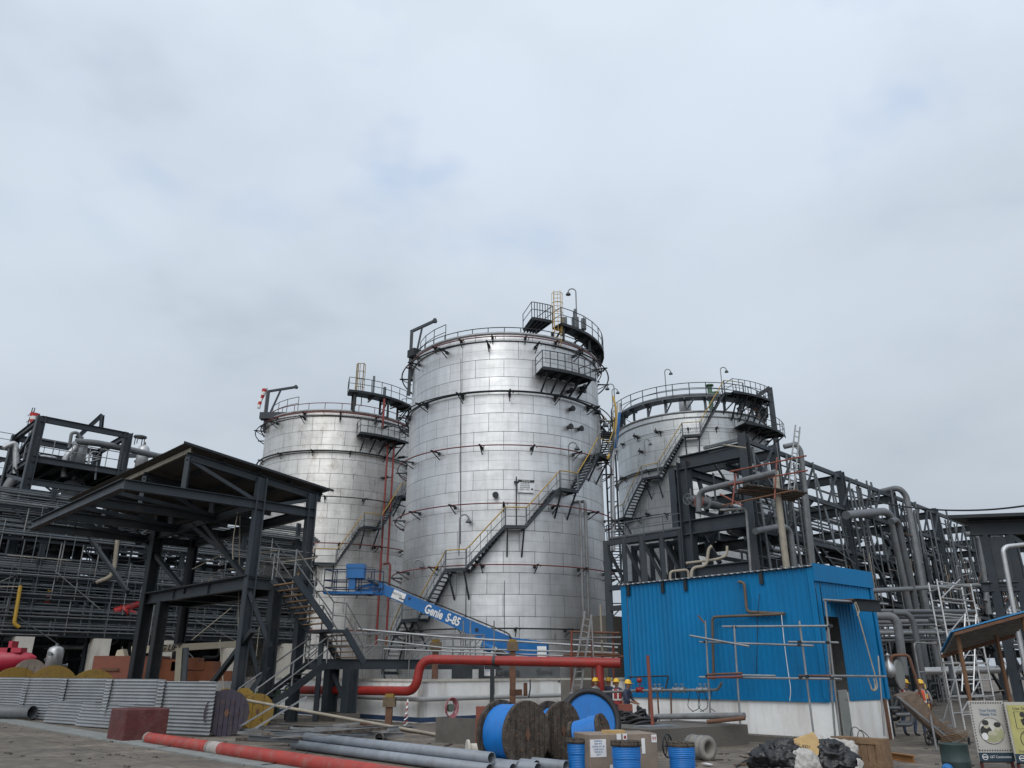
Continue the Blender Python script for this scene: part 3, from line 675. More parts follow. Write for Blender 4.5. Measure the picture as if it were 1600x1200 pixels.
# ---- right tank
tr_ = thing('storage_tank', 'duller grey tank with raised ring walkway behind the pipe rack', 'tank', TRT, 'silver storage tanks')
zr = lambda py, off=0.0: aY(1090, py, (TRT - Vector((0, TR + off, 0))).y).z
zg = zr(728)
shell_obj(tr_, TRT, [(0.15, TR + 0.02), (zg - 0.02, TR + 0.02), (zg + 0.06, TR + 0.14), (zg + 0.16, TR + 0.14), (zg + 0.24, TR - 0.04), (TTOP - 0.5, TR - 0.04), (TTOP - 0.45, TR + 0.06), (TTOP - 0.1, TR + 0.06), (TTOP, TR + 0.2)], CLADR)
ring_main(tr_, TRT, zg + 0.1, 0.3, stn(0.1), STEEL2, 0.06); ring_main(tr_, TRT, zr(800), 0.5, stn(0.2, 16), STEEL2, 0.04); ring_main(tr_, TRT, TTOP - 1.5, 0.12, stn(0.1, 18), STEEL2, 0.02)
wz = TTOP + 1.4; d = MB(); sector(d, TRT, 6.3, TR + 0.4, 0, 2 * math.pi, wz, 0.12, 64)
for i in range(24):
    a = 2 * math.pi * i / 24; d.bar(pol(TRT, TR - 0.3, a, TTOP), pol(TRT, TR - 0.3, a, wz - 0.2), 0.2); d.bar(pol(TRT, TR - 0.3, a, TTOP + 0.2), pol(TRT, TR + 0.3, a + 0.12, wz - 0.2), 0.1)
    d.bar(pol(TRT, 6.3, a, wz - 0.2), pol(TRT, TR + 0.4, a, wz - 0.2), 0.1, 0.16)
o = d.build('walkway_grating', STEEL3, tr_)
ra = MB(); po = ra
for i in range(32): p = pol(TRT, TR + 0.4, 2 * math.pi * i / 32, wz); po.tube(p, p + ZZ * 1.2, 0.04, 6)
ring(ra, TRT, TR + 0.4, wz + 1.2, 0.035, 6); ring(ra, TRT, TR + 0.4, wz + 0.6, 0.03, 6); ring(ra, TRT, 6.3, wz + 1.1, 0.03, 6); ra.build('rail_frame', STEEL, o)
pp = MB(); ring(pp, TRT, TR - 0.2, wz + 0.25, 0.16, 8); pp.build('foam_pipe', PIPEG, tr_)
vt = MB(); p = aY(1072, 655, 66.0); vt.tube(xy(p, TTOP), xy(p, wz + 0.2), 0.55, 14); vt.build('roof_vent', PIPEL, tr_)
gv = MB(); p = xy(aY(1110, 620, 67.5), 0); gv.tube(p + ZZ * wz, p + ZZ * (wz + 2.3), 0.22, 10); gv.tube(p + ZZ * (wz + 2.3), p + ZZ * (wz + 2.4), 0.4, 10); gv.tube(p + ZZ * (wz + 1.6), p + ZZ * (wz + 1.7) + XX * 0.8, 0.14, 8); gv.tube(p + ZZ * (wz + 0.9), p + ZZ * (wz + 1.0), 0.36, 10); gv.build('relief_valve', GREEN, tr_)
l2 = [land(968, 810, 0.10, TRT), land(1016, 745, 0.10, TRT), land(1081, 679, 0.095, TRT)]
dd = l2[2][0] - l2[1][0]
l2.append((l2[2][0] + 0.52, wz + 0.1, 0.12)); l2.insert(0, (l2[0][0] - 0.5, l2[0][1] - 4, 0.08))
spiral(tr_, TRT, l2, flat=1)
ta_ = l2[-2 + 1][0]
platform(tr_, TRT, TR, TR + 1.5, l2[4][0] - 0.05, l2[4][0] + 0.55, wz + 0.1, drop=2.2)
platform(tr_, TRT, TR, TR + 1.7, 0.35, 1.1, TTOP - 1.3)
dvb = aY(1214, 700, 68.5); m = MB(); b = xy(dvb, TTOP - 2.5); m.bar(b, xy(dvb, 0) + ZZ * (aY(1201, 606, 68.5).z), 0.42, 0.35); tp = xy(dvb) + ZZ * aY(1201, 606, 68.5).z
e = aY(1153, 640, 68.5); m.bar(tp, e, 0.34, 0.34); m.bar(tp + (b - tp) * 0.28, tp + (e - tp) * 0.6, 0.22); m.build('davit', STEEL, tr_)
cb = aY(1180, 665, 67.0); cg = MB()
for i in range(5): cg.path([cb + Vector((0.5 * math.cos(t), -0.5 * math.sin(t), i * 0.7)) for t in [math.pi * k / 8 for k in range(9)]], 0.035, 5)
for k in range(5):
    t = math.pi * (k / 4); q = cb + Vector((0.5 * math.cos(t), -0.5 * math.sin(t), 0)); cg.bar(q, q + ZZ * 2.8, 0.05)
cg.build('ladder_frame', mat('orange_cage', (0.35, 0.12, 0.03), 0.55), tr_)
nz_ = MB()
for px, py in ((995, 682), (1027, 675), (1003, 706), (1012, 760), (975, 748), (1014, 804), (1063, 798)):
    p = cy(px, py, TRT, TR); d = (xy(p) - xy(TRT)).normalized(); nz_.tube(p - d * 0.1, p + d * 0.4, 0.13, 8); nz_.bar(p + d * 0.3 - ZZ * 0.3, p + d * 0.3 + ZZ * 0.3, 0.06); nz_.build('nozzle', STEEL2, tr_); nz_ = MB()
lamp('gooseneck lamp left of the two above the ring walkway of the right tank', xy(aY(1043, 640, 67)) + ZZ * wz, 3.8, XX)
lamp('gooseneck lamp above the ring walkway next to the stair head of the right tank', xy(aY(1132, 640, 67)) + ZZ * wz, 4.0, XX)
lamp('small gooseneck lamp low on the shell of the right tank', cy(1008, 712, TRT, TR + 0.3), 1.5, XX)
lamp('gooseneck lamp at the left end of the right tank walkway', pol(TRT, TR + 0.45, -1.45, wz - 2), 5.0, XX)
lamp('tall gooseneck lamp in the gap between middle and right tank', aY(965, 720, 60), 6.6, -XX)
# tower of pipes and trays between the middle and the right tank
gp = thing('riser_tower', 'steel ladder tower and pale pipes in the gap between middle and right tank', 'tower', xy(aY(957, 900, 62)))
m = MB()
for px in (950, 966):
    p = xy(aY(px, 800, 62)); m.bar(p, p + ZZ * 19, 0.14)
for i in range(16): z = 3 + i * 1.0; m.bar(xy(aY(950, 800, 62), z), xy(aY(966, 800, 62), z + (0.8 if i % 2 else 0)), 0.08)
m.build('frame', STEEL, gp); m = MB()
m.path([aY(958, 860, 61), aY(956, 720, 61), aY(966, 660, 61), aY(967, 630, 61)], 0.18, 8, bend=0.8); m.build('pipe', PIPEL, gp)
m = MB(); m.path([aY(962, 700, 60.5), aY(967, 660, 60.5), aY(968, 645, 60.5)], 0.12, 8, bend=0.5); m.build('hose', BLUEP, gp)
m = MB(); m.path([cy(950, 715, TA, TR + 1.6), aY(955, 700, 55), aY(962, 670, 56), aY(963, 640, 57), aY(958, 620, 58)], 0.09, 8, bend=1.0); m.build('safety_rail', YEL, gp)
# ------------------------------------------------------------------ left roofed steel staging
def ibp(root, name, p, q, h, w, m=STEEL, up=None, t=0.025): return MB().ib(p, q, h, w, t, up).build(name, m, root)
def barp(root, name, p, q, w, h=None, m=STEEL, up=None): return MB().bar(p, q, w, h, up).build(name, m, root)
def tubep(root, name, p, q, r, m=PIPEG, n=8): return MB().tube(p, q, r, n).build(name, m, root)
def corr(P, da, la, dr, lr, pitch=0.2, amp=0.03, per=6, kind='sine', thick=0.0):
    """corrugated sheet: waves run across da, ribs along dr"""
    P = Vector(P); da = Vector(da).normalized(); dr = Vector(dr).normalized(); nn = da.cross(dr).normalized(); m = MB(); n = max(2, int(la / pitch * per)); vs = []
    for i in range(n + 1):
        x = la * i / n; ph = (x / pitch) % 1.0
        y = math.sin(2 * math.pi * ph) * amp if kind == 'sine' else (amp if ph < 0.28 else (amp * (1 - (ph - 0.28) / 0.1) if ph < 0.38 else (0 if ph < 0.9 else amp * (ph - 0.9) / 0.1)))
        vs += [P + da * x + nn * y, P + da * x + nn * y + dr * lr]
    m.add(vs, [(2 * i, 2 * i + 2, 2 * i + 3, 2 * i + 1) for i in range(n)], kind == 'sine'); return m
PA = Vector((-11.3, 34.0, 0)); PBk = PA + V * 2.6
cz = aY(416, 735, 34).z
K = PA - V * 5.74; ZF = 9.0
cs = thing('steel_staging', 'dark steel staging with sheet roof standing left of the tanks', 'staging', PA)
slope = -0.127
def rz(v): return 11.03 + slope * v          # roof height, v measured from front corner C0
C0 = PA - V * 3.74
# columns
ibp(cs, 'column', PA, xy(PA, rz(3.74) - 0.35), 0.42, 0.36, STEEL, V, 0.05)
ibp(cs, 'column', PBk, xy(PBk, rz(6.3) - 0.35), 0.40, 0.34, STEEL, V, 0.05)
PL1 = PA + U * 11.6; PL3 = PBk + U * 13.0
ibp(cs, 'column', PL1, xy(PL1, rz(3.74) - 0.3), 0.55, 0.55, STEEL2, V, 0.06)
ibp(cs, 'column', PL3, xy(PL3, rz(6.3) - 0.3), 0.45, 0.45, STEEL2, V, 0.05)
q = pl(255, 942, PA + U * 10.2, U); ibp(cs, 'column', xy(q), xy(q, 5.4), 0.5, 0.5, STEEL2, V, 0.05)
q2 = xy(pl(430, 935, PA + V * 1.2 - U * 0.3, V)); ibp(cs, 'column', q2, xy(q2, 5.3), 0.45, 0.45, STEEL2, V, 0.05)
# level 9 m frame with cantilevered front bay
for v in (-5.74, 0.0, 2.6):
    ibp(cs, 'beam', xy(PA + V * v + U * (0.0 if v > -5 else 0), ZF), xy(PA + V * v + U * 13.2, ZF), 0.42, 0.3, STEEL if v < 0 else STEEL2)
for u in (0.0, 4.4, 8.8, 13.2): ibp(cs, 'beam', xy(K + U * u, ZF - 0.015), xy(K + U * u + V * 8.5, ZF - 0.015), 0.40, 0.28, STEEL if u == 0 else STEEL2)
for u in (2.2, 6.6, 11.0): barp(cs, 'brace', xy(K + U * u, ZF + 0.1), xy(K + U * (u + 2.2) + V * 5.7, ZF + 0.1), 0.16)
# roof frame: rafters, purlins, sheet
RU = 15.3
for u in (0.15, 5.0, 10.0, 15.0):
    ibp(cs, 'rafter', xy(C0 + U * u + V * 0.3, rz(0.3) - 0.38), xy(C0 + U * u + V * 6.9, rz(6.9) - 0.38), 0.34, 0.24, STEEL if u < 1 else STEEL2)
    for v in (0.4, 3.74): barp(cs, 'post', xy(C0 + U * u + V * v, ZF), xy(C0 + U * u + V * v, rz(v) - 0.4), 0.2, 0.2, STEEL)
    barp(cs, 'brace', xy(C0 + U * u + V * 0.4, rz(0.4) - 0.5), xy(C0 + U * u + V * 3.7, ZF + 0.15), 0.15, 0.15, STEEL)
    barp(cs, 'brace', xy(C0 + U * u + V * 6.6, rz(6.6) - 0.5), xy(C0 + U * u + V * 3.8, ZF - 0.1), 0.15, 0.15, STEEL)
for v in (0.35, 1.9, 3.6, 5.2, 6.8): MB().ch(xy(C0 + V * v - U * 0.1, rz(v) - 0.13), xy(C0 + V * v + U * RU, rz(v) - 0.13), 0.2, 0.08).build('purlin', TAN if v < 1 else STEEL2, cs)
rd = (V + ZZ * slope).normalized()
rm = corr(xy(C0 - U * 0.25, rz(0)) + ZZ * 0.03, U, RU + 0.5, rd, 7.25, 0.2, 0.022, 5, 'trap')
rm.build('roof_sheet', mat('roof_sheet', (0.085, 0.08, 0.072), 0.6, 0.2, 0.2, 1, (0.08, 0.07, 0.055), 0.5, 1), cs)
fl = MB(); fl.bar(xy(C0 - U * 0.28 - V * 0.05, rz(0) + 0.035), xy(C0 - U * 0.28 + V * 7.3, rz(7.3) + 0.035), 0.04, 0.1); fl.build('roof_edge_trim', STEEL2, cs)
# long knee braces and posts under the frame
for a, b in (((292, 782), (384, 905)), ((200, 815), (290, 925)), ((140, 840), (200, 925)), ((395, 985), (330, 1070)), ((300, 820), (360, 870))):
    A_ = pl(a[0], a[1], PA, U); B_ = pl(b[0], b[1], PA, U); barp(cs, 'brace', A_, B_, 0.2, 0.2, STEEL2)
barp(cs, 'brace', xy(PA, 4.2) + U * 0.2, xy(PA, 1.2) + V * 1.1, 0.16); barp(cs, 'brace', xy(PA, 5.2), xy(q2, 3.0), 0.18); barp(cs, 'brace', xy(PA, 0.4), xy(q2, 2.2), 0.18)
# platform level with guard rail
zp = pl(393, 910, PA, U).z
for v in (0.0, 2.4): ibp(cs, 'beam', xy(PA + V * v, zp), xy(PA + V * v + U * 11.8, zp), 0.5, 0.3, STEEL)
for u in (0.0, 4, 8, 11.6): ibp(cs, 'beam', xy(PA + U * u - V * 0.1, zp - 0.02), xy(PA + U * u + V * 3.2, zp - 0.02), 0.45, 0.28, STEEL)
dk = MB(); dk.obox(PA + U * 5.9 + V * 1.4 + ZZ * (zp + 0.29), U * 6.0, V * 1.7, ZZ * 0.03); dk.build('deck_grating', STEEL2, cs)
rf = MB(); Zd = zp + 0.3
rail(None, rf, [xy(PA + V * 3.0 + U * (0.3 * 0 + i * 1.6), Zd) for i in range(8)], 1.25, r=0.035); rail(None, rf, [xy(PA + V * (0.3 + i * 0.9), Zd) for i in range(4)], 1.25, r=0.035)
rf.build('rail_frame', GALVD, cs)
for k in range(7):
    tz = random.uniform(0.2, 2.0); u0 = random.uniform(0, 9); a = xy(PA + U * u0 + V * random.uniform(0.2, 2.4), Zd + tz); tubep(cs, 'scaffold_tube', a, a + U * random.uniform(-4, 4) + V * random.uniform(-.5, 1.0) + ZZ * random.uniform(-.4, .6), 0.03, TAN)
for a in ((375, 800, 372, 1000), (402, 800, 402, 905), (1375 / 4, 1000, 350, 1085)):
    tubep(cs, 'scaffold_tube', pl(a[0], a[1], PA + V, U), pl(a[2], a[3], PA + V, U), 0.03, TAN)
# hanging rope
m = MB(); p0 = pl(372, 800, PA, U); p1 = pl(380, 905, PA, U); m.path([p0, p0 - ZZ * 1.2 + U * 0.2, p0 - ZZ * 2.4 - U * 0.1, p1], 0.025, 5, bend=0.6)
single(m, 'rope', ROPE, 'pale rope hanging inside the roofed steel staging beside its front column', 'rope')

# ------------------------------------------------------------------ stair down from staging, walkway, lower stair
def stair(root, A, B, wd, width, rise=0.19, railh=1.1, treadm=WOODT, sm=STEEL, gr=GALVD, rails=(True, True), th=0.04, ch_=0.28):
    """A top nosing, B bottom (one stringer line); wd: horizontal width direction"""
    wd = Vector(wd).normalized() * width
    for k, o_ in enumerate((Vector(), wd)):
        MB().bar(A + o_, B + o_, 0.07, ch_, ZZ).build('stringer', sm, root)
        if rails[k]:
            f = MB(); n = max(2, int((A - B).length / 1.5))
            for i in range(n + 1): p = A + (B - A) * i / n + o_; f.tube(p, p + ZZ * railh, 0.03, 6)
            f.tube(A + o_ + ZZ * railh, B + o_ + ZZ * railh, 0.032, 6); f.tube(A + o_ + ZZ * railh * .52, B + o_ + ZZ * railh * .52, 0.028, 6); f.build('rail_frame', gr, root)
    n = max(2, int(abs(A.z - B.z) / rise)); hd = Vector((B.x - A.x, B.y - A.y, 0)).normalized(); pr = None
    for i in range(1, n):
        c = A + (B - A) * i / n
        if pr is None: pr = MB().obox(c + wd / 2, hd * 0.13, wd / 2 * 0.97, ZZ * th / 2).build('tread', treadm, root); c0 = c
        else: q = pr.copy(); COL.objects.link(q); q.parent = root; q.location = c - c0
S0 = pl(425, 906, PA + V * 0.2 - U * 0.4, V); S1 = pl(482, 985, PA + V * 0.2 - U * 0.4, V); S2 = pl(502, 986, PA + V * 0.2 - U * 0.4, V); S3 = pl(531, 1036, PA + V * 0.2 - U * 0.4, V)
SW = -U
st1 = thing('access_stair', 'two flight steel stair with wooden treads below the roofed staging', 'stair', xy(S3))
stair(st1, S0, S1, SW, 1.9, 0.21); stair(st1, S2, S3, SW, 1.9, 0.21)
m = MB(); m.obox((S1 + S2) / 2 + SW * 0.95 - ZZ * 0.06, V * ((S2 - S1).length / 2 + 0.1), U * 0.97, ZZ * 0.05); m.build('landing', STEEL, st1)
for o_ in (0, 1.9):
    f = MB(); a, b = S1 + SW * o_, S2 + SW * o_
    for p in (a, b): f.tube(p, p + ZZ * 1.1, 0.03, 6)
    f.tube(a + ZZ * 1.1, b + ZZ * 1.1, 0.032, 6); f.tube(a + ZZ * .55, b + ZZ * .55, 0.028, 6); f.build('rail_frame', GALVD, st1)
barp(st1, 'post', xy(S2 - U * 0.1, 0), S2 - U * 0.1 - ZZ * 0.1, 0.2, 0.2)
ww = thing('raised_walkway', 'steel walkway on short columns behind the red pipe bend', 'walkway', xy(aY(556, 1050, 36.2)))
zw = 2.33; W0 = xy(aY(481, 1040, 36.0), zw); 
wd_ = Vector((0.93, 0.36, 0)).normalized(); WL = 8.2
for o_ in (0.0, 1.3):
    n_ = Vector((-wd_.y, wd_.x, 0)); a = W0 + n_ * o_; MB().ch(a, a + wd_ * WL, 0.42, 0.1, 0.02).build('beam', STEEL, ww)
    f = MB(); pts = [a + wd_ * (WL * i / 7) + ZZ * 0.2 for i in range(8)]; rail(None, f, pts, 1.15, r=0.032)
    for i in range(0, 7, 2): f.tube(pts[i] , pts[i + 1] + ZZ * 1.1, 0.026, 6)
    f.build('rail_frame', GALVD, ww)
m = MB(); m.obox(W0 + wd_ * WL / 2 + Vector((-wd_.y, wd_.x, 0)) * 0.65 + ZZ * 0.2, wd_ * WL / 2, Vector((-wd_.y, wd_.x, 0)) * 0.6, ZZ * 0.02); m.build('deck_grating', STEEL2, ww)
for px, Y in ((516, 37.2), (546, 35.9)):
    p = xy(aY(px, 1080, Y)); ibp(ww, 'column', p + ZZ * 0.35, xy(p, zw - 0.2), 0.52, 0.48, STEEL, V, 0.05)
    MB().box(p + ZZ * 0.17, 0.75, 0.75, 0.34, V).build('plinth', CONCD, ww)
barp(ww, 'brace', xy(aY(521, 1060, 36.9), zw - 0.4), xy(aY(540, 1110, 36.2), 0.6), 0.14)
bs = thing('access_stair', 'lower steel stair seen from underneath leading down to the yard', 'stair', xy(aY(430, 1125, 34.5)))
A_ = W0 + ZZ * 0.0; B_ = xy(A_ - V * 3.1, 0.25); stair(bs, A_, B_, -U, 1.5, 0.2, treadm=STEEL2, sm=STEEL2, th=0.05, ch_=0.3)

# ------------------------------------------------------------------ process structure and pipe rack far left
ps = thing('process_structure', 'tall dark steel process tower at the far left behind the staging', 'tower', xy(aY(65, 1000, 50)))
T0 = xy(aY(65, 650, 50)); tw, td = 5.7, 6.5
zt = aY(65, 650, 50).z; zd = pl(72, 720, T0, V).z; zl_ = pl(80, 757, T0, V).z
tc = [T0, T0 + V * tw, T0 + V * tw + U * td, T0 + U * td, T0 + U * (td * 1.9), T0 + U * (td * 1.9) + V * tw]
for i, p in enumerate(tc): ibp(ps, 'column', p, xy(p, zt if i < 4 else zt - 2.5), 0.55, 0.5, STEEL, V, 0.06)
lv = [zt - 0.2, zd, zl_, zl_ - 3.0, zl_ - 6.0]
for z in lv:
    for a, b in ((0, 1), (1, 2), (2, 3), (3, 0), (3, 4), (4, 5), (5, 2)):
        if z > zt - 1 and a > 2 and b != 0: continue
        ibp(ps, 'beam', xy(tc[a], z), xy(tc[b], z), 0.42, 0.25, STEEL)
for a, b, z0, z1 in ((0, 3, zl_, zd), (3, 0, zd, zt - .3), (1, 2, zl_, zd), (3, 4, zl_, zd - .2), (4, 3, zl_ - 3, zl_), (0, 1, zl_ - 3, zl_), (0, 3, zl_ - 3, zl_)): barp(ps, 'brace', xy(tc[a], z0), xy(tc[b], z1), 0.24, 0.24, STEEL)
ibp(ps, 'brace', xy(T0 + V * (tw * .55) + U * 3, zt - 0.3), pl(160, 648, T0 + U * 3, V), 0.3, 0.2, STEEL); ibp(ps, 'post', pl(160, 648, T0 + U * 3, V), pl(158, 668, T0 + U * 3, V), 0.3, 0.2, STEEL)
for z in (zd, zl_ - 3.0):
    m = MB(); m.obox(xy(T0 + V * tw / 2 + U * td / 2, z + 0.24), V * (tw / 2), U * (td / 2), ZZ * 0.03); m.build('deck_grating', STEEL2, ps)
    f = MB(); rail(None, f, [xy(T0 + V * (tw * i / 5), z + 0.27) for i in range(6)], 1.2, r=0.035); rail(None, f, [xy(T0 + U * (td * i / 5), z + 0.27) for i in range(6)], 1.2, r=0.035); f.build('rail_frame', GALVD, ps)
for i in range(5): ibp(ps, 'joist', xy(T0 + V * (tw * (i + .5) / 5), zd - 0.02), xy(T0 + V * (tw * (i + .5) / 5) + U * td, zd - 0.02), 0.3, 0.15, STEEL2)
def vessel(name, label, cat, base, r, h, m=PIPEL, group=None, noz=3):
    t = thing(name, label, cat, base, group); b = Vector(base); s = MB()
    s.lathe(b, [(r * 0.8, 0), (r * 0.8, h * 0.08), (r, h * 0.09), (r, h * 0.82), (r * 0.85, h * 0.92), (r * 0.45, h * 0.98), (0, h)], 20); s.build('shell', m, t)
    f = MB(); 
    for k in range(noz):
        a = k * 2.1 + 0.6; d = Vector((math.cos(a), math.sin(a), 0)); zz = h * (0.3 + 0.2 * k); f.tube(b + ZZ * zz, b + ZZ * zz + d * (r + 0.25), r * 0.16, 8); f.tube(b + ZZ * zz + d * (r + 0.22), b + ZZ * zz + d * (r + 0.3), r * 0.27, 10)
    f.tube(b + ZZ * h * 0.95, b + ZZ * (h * 1.08), r * 0.2, 10); f.build('nozzle_frame', PIPEG, t); return t
vessel('vessel', 'pale vertical vessel high on the tower deck at far left', 'vessel', xy(T0 + V * 3.4 + U * 2.6, zd + 0.3), 0.5, 2.3)
vessel('vessel', 'pale vessel bottom hanging under the tower deck at far left', 'vessel', xy(T0 + V * 3.4 + U * 2.6, zl_ - 1.5), 0.62, 2.6, PIPEG)
vessel('stack', 'short silver stack with a flat rain cap beyond the sheet roof', 'stack', xy(aY(219, 735, 62), aY(219, 704, 62).z - 2.2), 0.48, 2.7, PIPEL)
c = aY(219, 684, 62); m = MB(); m.tube(c, c + ZZ * 0.12, 0.52, 18); [m.tube(c + Vector((0.4 * math.cos(k * 1.57), 0.4 * math.sin(k * 1.57), -0.6)), c + Vector((0.4 * math.cos(k * 1.57), 0.4 * math.sin(k * 1.57), 0)), 0.04, 5) for k in range(4)]
single(m, 'rain_cap', PIPED, 'flat round cap over the short silver stack', 'cap')
g = thing('pipe_trestle', 'small dark trestle under the short silver stack', 'trestle', xy(aY(215, 760, 62)))
for dx in (-1.6, 1.6): 
    for dy in (0, 3): p = xy(aY(215, 760, 62)) + Vector((dx, dy, 0)); barp(g, 'column', p, xy(p, aY(219, 712, 62).z), 0.3)
for z in (aY(219, 712, 62).z, aY(219, 735, 62).z): p = xy(aY(215, 760, 62), z); barp(g, 'beam', p - XX * 1.7, p + XX * 1.7, 0.3); 
m = MB(); m.path([pl(118, 690, T0 + U * 2, V), pl(150, 692, T0 + U * 2, V), aY(200, 702, 56), aY(262, 716, 62)], 0.24, 10, bend=0.8)
single(m, 'pipe', PIPEG, 'grey pipe crossing from the far left tower towards the sheet roof', 'pipe')
for dz, dx in ((0, 0), (0.5, 0.6), (-0.4, -0.5)):
    pass
for k, (pts, r) in enumerate((([(100, 745), (100, 715), (118, 700), (118, 690)], 0.2), ([(130, 700), (122, 676), (112, 676), (108, 700)], 0.12), ([(20, 750), (10, 765), (10, 830)], 0.35), ([(5, 700), (25, 690), (25, 740)], 0.2))):
    m = MB(); m.path([pl(a, b, T0 + U * (2 + k * 0.5), V) for a, b in pts], r, 8, bend=0.5)
    single(m, 'pipe', [PIPEL, PIPEG, PIPEG, PIPEL][k], ['pale bent pipe under the tower deck at far left', 'thin curved pipe on top of the far left tower', 'large grey elbow at the left picture edge beside the tower', 'pale pipe loop at the far left edge near the tower top'][k], 'pipe')
# second, lower tower at the picture edge
p2 = thing('process_structure', 'lower steel tower of columns and diagonals at the left picture edge', 'tower', xy(aY(0, 900, 60)))
E0 = xy(aY(-60, 800, 60)); ez = aY(20, 692, 60).z; ew = 7.0
for i in range(3):
    for j in range(2): q = E0 + V * (ew / 2 * i) + U * (4 * j); ibp(p2, 'column', q, xy(q, ez + (0.8 if i == 1 else 0)), 0.36, 0.34, STEEL, V, 0.05)
for z in (ez, ez - 2.4, ez - 5, ez - 7.6):
    for j in range(2): ibp(p2, 'beam', xy(E0 + U * 4 * j, z - .1), xy(E0 + V * ew + U * 4 * j, z - .1), 0.3, 0.2, STEEL)
    for i in range(3): ibp(p2, 'beam', xy(E0 + V * (ew / 2 * i), z - .12), xy(E0 + V * (ew / 2 * i) + U * 4, z - .12), 0.28, 0.18, STEEL2)
    f = MB(); rail(None, f, [xy(E0 + V * (ew * t / 6), z + .1) for t in range(7)], 1.1, r=0.03); f.build('rail_frame', STEEL3, p2)
for i in range(2):
    for z in (ez - 2.4, ez - 5, ez - 7.6): a = E0 + V * (ew / 2 * i); barp(p2, 'brace', xy(a, z), xy(a + V * (ew / 2), z + 2.3), 0.14, 0.14, STEEL); barp(p2, 'brace', xy(a + U * 4, z + 2.3), xy(a + V * (ew / 2) + U * 4, z), 0.14, 0.14, STEEL2)
for k in range(14):
    a = xy(T0 + V * random.uniform(0.3, 5.4) + U * random.uniform(0.5, 6), random.choice((zd + .3, zl_ - 2.7, zl_ - 5.5))); r = random.choice((.05, .08, .12)); m = MB(); l = random.uniform(.6, 2.2); m.path([a, a + ZZ * l, a + ZZ * l + V * random.uniform(.5, 1.6), a + ZZ * l + V * 0.8 + U * 1.2], r, 7, bend=.3)
    single(m, 'pipe', random.choice((PIPEG, PIPEL, PIPED)), 'small bent pipe on the decks of the far left tower', 'pipe', 'small pipes on the far left tower')
for k in range(10):
    a = xy(T0 + V * random.uniform(0, 5.6) + U * random.choice((0, 3, 6)), random.uniform(zl_ - 4, zt - 2.5)); barp(ps, 'brace', a, a + V * random.uniform(-1.6, 1.6) + ZZ * random.uniform(1.0, 2.4), .1, .1, random.choice((STEEL, STEEL3)))
# windsock pole and truss mast tops
wp = aY(50, 668, 66); w = thing('windsock', 'red and white windsock sticking up behind the far left tower', 'windsock', wp)
MB().tube(wp - ZZ * 6, wp + ZZ * 1.2, 0.07, 6).build('pole', GALVD, w); m = MB(); c0 = wp + ZZ * 1.3
for i in range(6): m.cm = i % 2; m.tube(c0 + ZZ * (-0.3 * i) , c0 + ZZ * (-0.3 * (i + 1)), 0.42 - 0.05 * i, 10, 0.42 - 0.05 * (i + 1), False)
m.build('sock', [MATS['sock_red'], WHITE], w)
m = MB(); p = aY(36, 680, 66); m.bar(p - ZZ * 2, p + ZZ * 2.6 + XX * 0.3, 0.06); m.bar(p - ZZ * 2 + XX * 0.5, p + ZZ * 2.6 + XX * 0.5, 0.06)
for i in range(7): m.bar(p + ZZ * (i * 0.6 - 1.8), p + ZZ * (i * 0.6 - 1.3) + XX * 0.5, 0.04)
single(m, 'lattice_mast', STEEL, 'thin lattice mast left of the windsock at the far left', 'mast')

# rack with white pedestals
R0 = xy(aY(37, 995, 50)); ped = aY(37, 995, 50).z; bay = 4.5
pr = thing('pipe_rack', 'long dark pipe rack on white pedestals at the left', 'pipe rack', R0)
def rz_(py, px=62, P=R0): return pl(px, py, P, V).z
levels = [rz_(1000) + 0.3, rz_(970), rz_(935), rz_(905), rz_(845), rz_(797)]
rdep = 5.0; s0, s1 = -1, 9
def rack_steel(root, O, front, cw=0.30):
    for i in range(s0, s1 + 1):
        for d_ in (0, rdep):
            p = O + V * (bay * i) + U * d_
            if d_ == 0 or i % 2 == 0: ibp(root, 'column', xy(p, ped - 0.05 if front else 0), xy(p, levels[-1] + (1.5 if d_ == 0 else 0.4)), cw, cw * .9, STEEL, V, 0.04)
            if d_ == 0 and front: m = MB(); m.box(xy(p, ped / 2), 1.0, 1.0, ped, V); m.build('pedestal', CONCW, root)
        for z in levels: ibp(root, 'beam', xy(O + V * (bay * i), z - 0.15), xy(O + V * (bay * i) + U * rdep, z - 0.15), 0.24, 0.14, STEEL2)
    for z in levels:
        for d_ in (0, rdep): ibp(root, 'beam', xy(O + V * (bay * s0) + U * (d_ - 0.05), z), xy(O + V * (bay * s1) + U * (d_ - 0.05), z), 0.2, 0.12, STEEL)
    for i in range(s0, s1):
        for k in range(len(levels) - 1):
            if random.random() < 0.8:
                f = random.random() < 0.5; a = O + V * (bay * (i + (0 if f else 1))); b = O + V * (bay * (i + 0.5)); barp(root, 'brace', xy(a, levels[k]), xy(b, levels[k + 1]), 0.09, 0.09, random.choice((STEEL, STEEL3)))
            for t in (0.25, 0.5, 0.75):
                if random.random() < 0.75: a = O + V * (bay * (i + t + random.uniform(-.06, .06))) - U * 0.15; z1 = levels[min(k + random.choice((1, 1, 2)), len(levels) - 1)]; barp(root, 'hanger', xy(a, levels[k]), xy(a, z1), 0.065, 0.065, random.choice((STEEL3, STEEL, GALVD)))
rack_steel(pr, R0, True)
pr2 = thing('pipe_rack', 'second dark pipe rack standing behind the rack on white pedestals', 'pipe rack', R0 + U * 8.5); rack_steel(pr2, R0 + U * 8.5 + V * 1.7, False, 0.34)
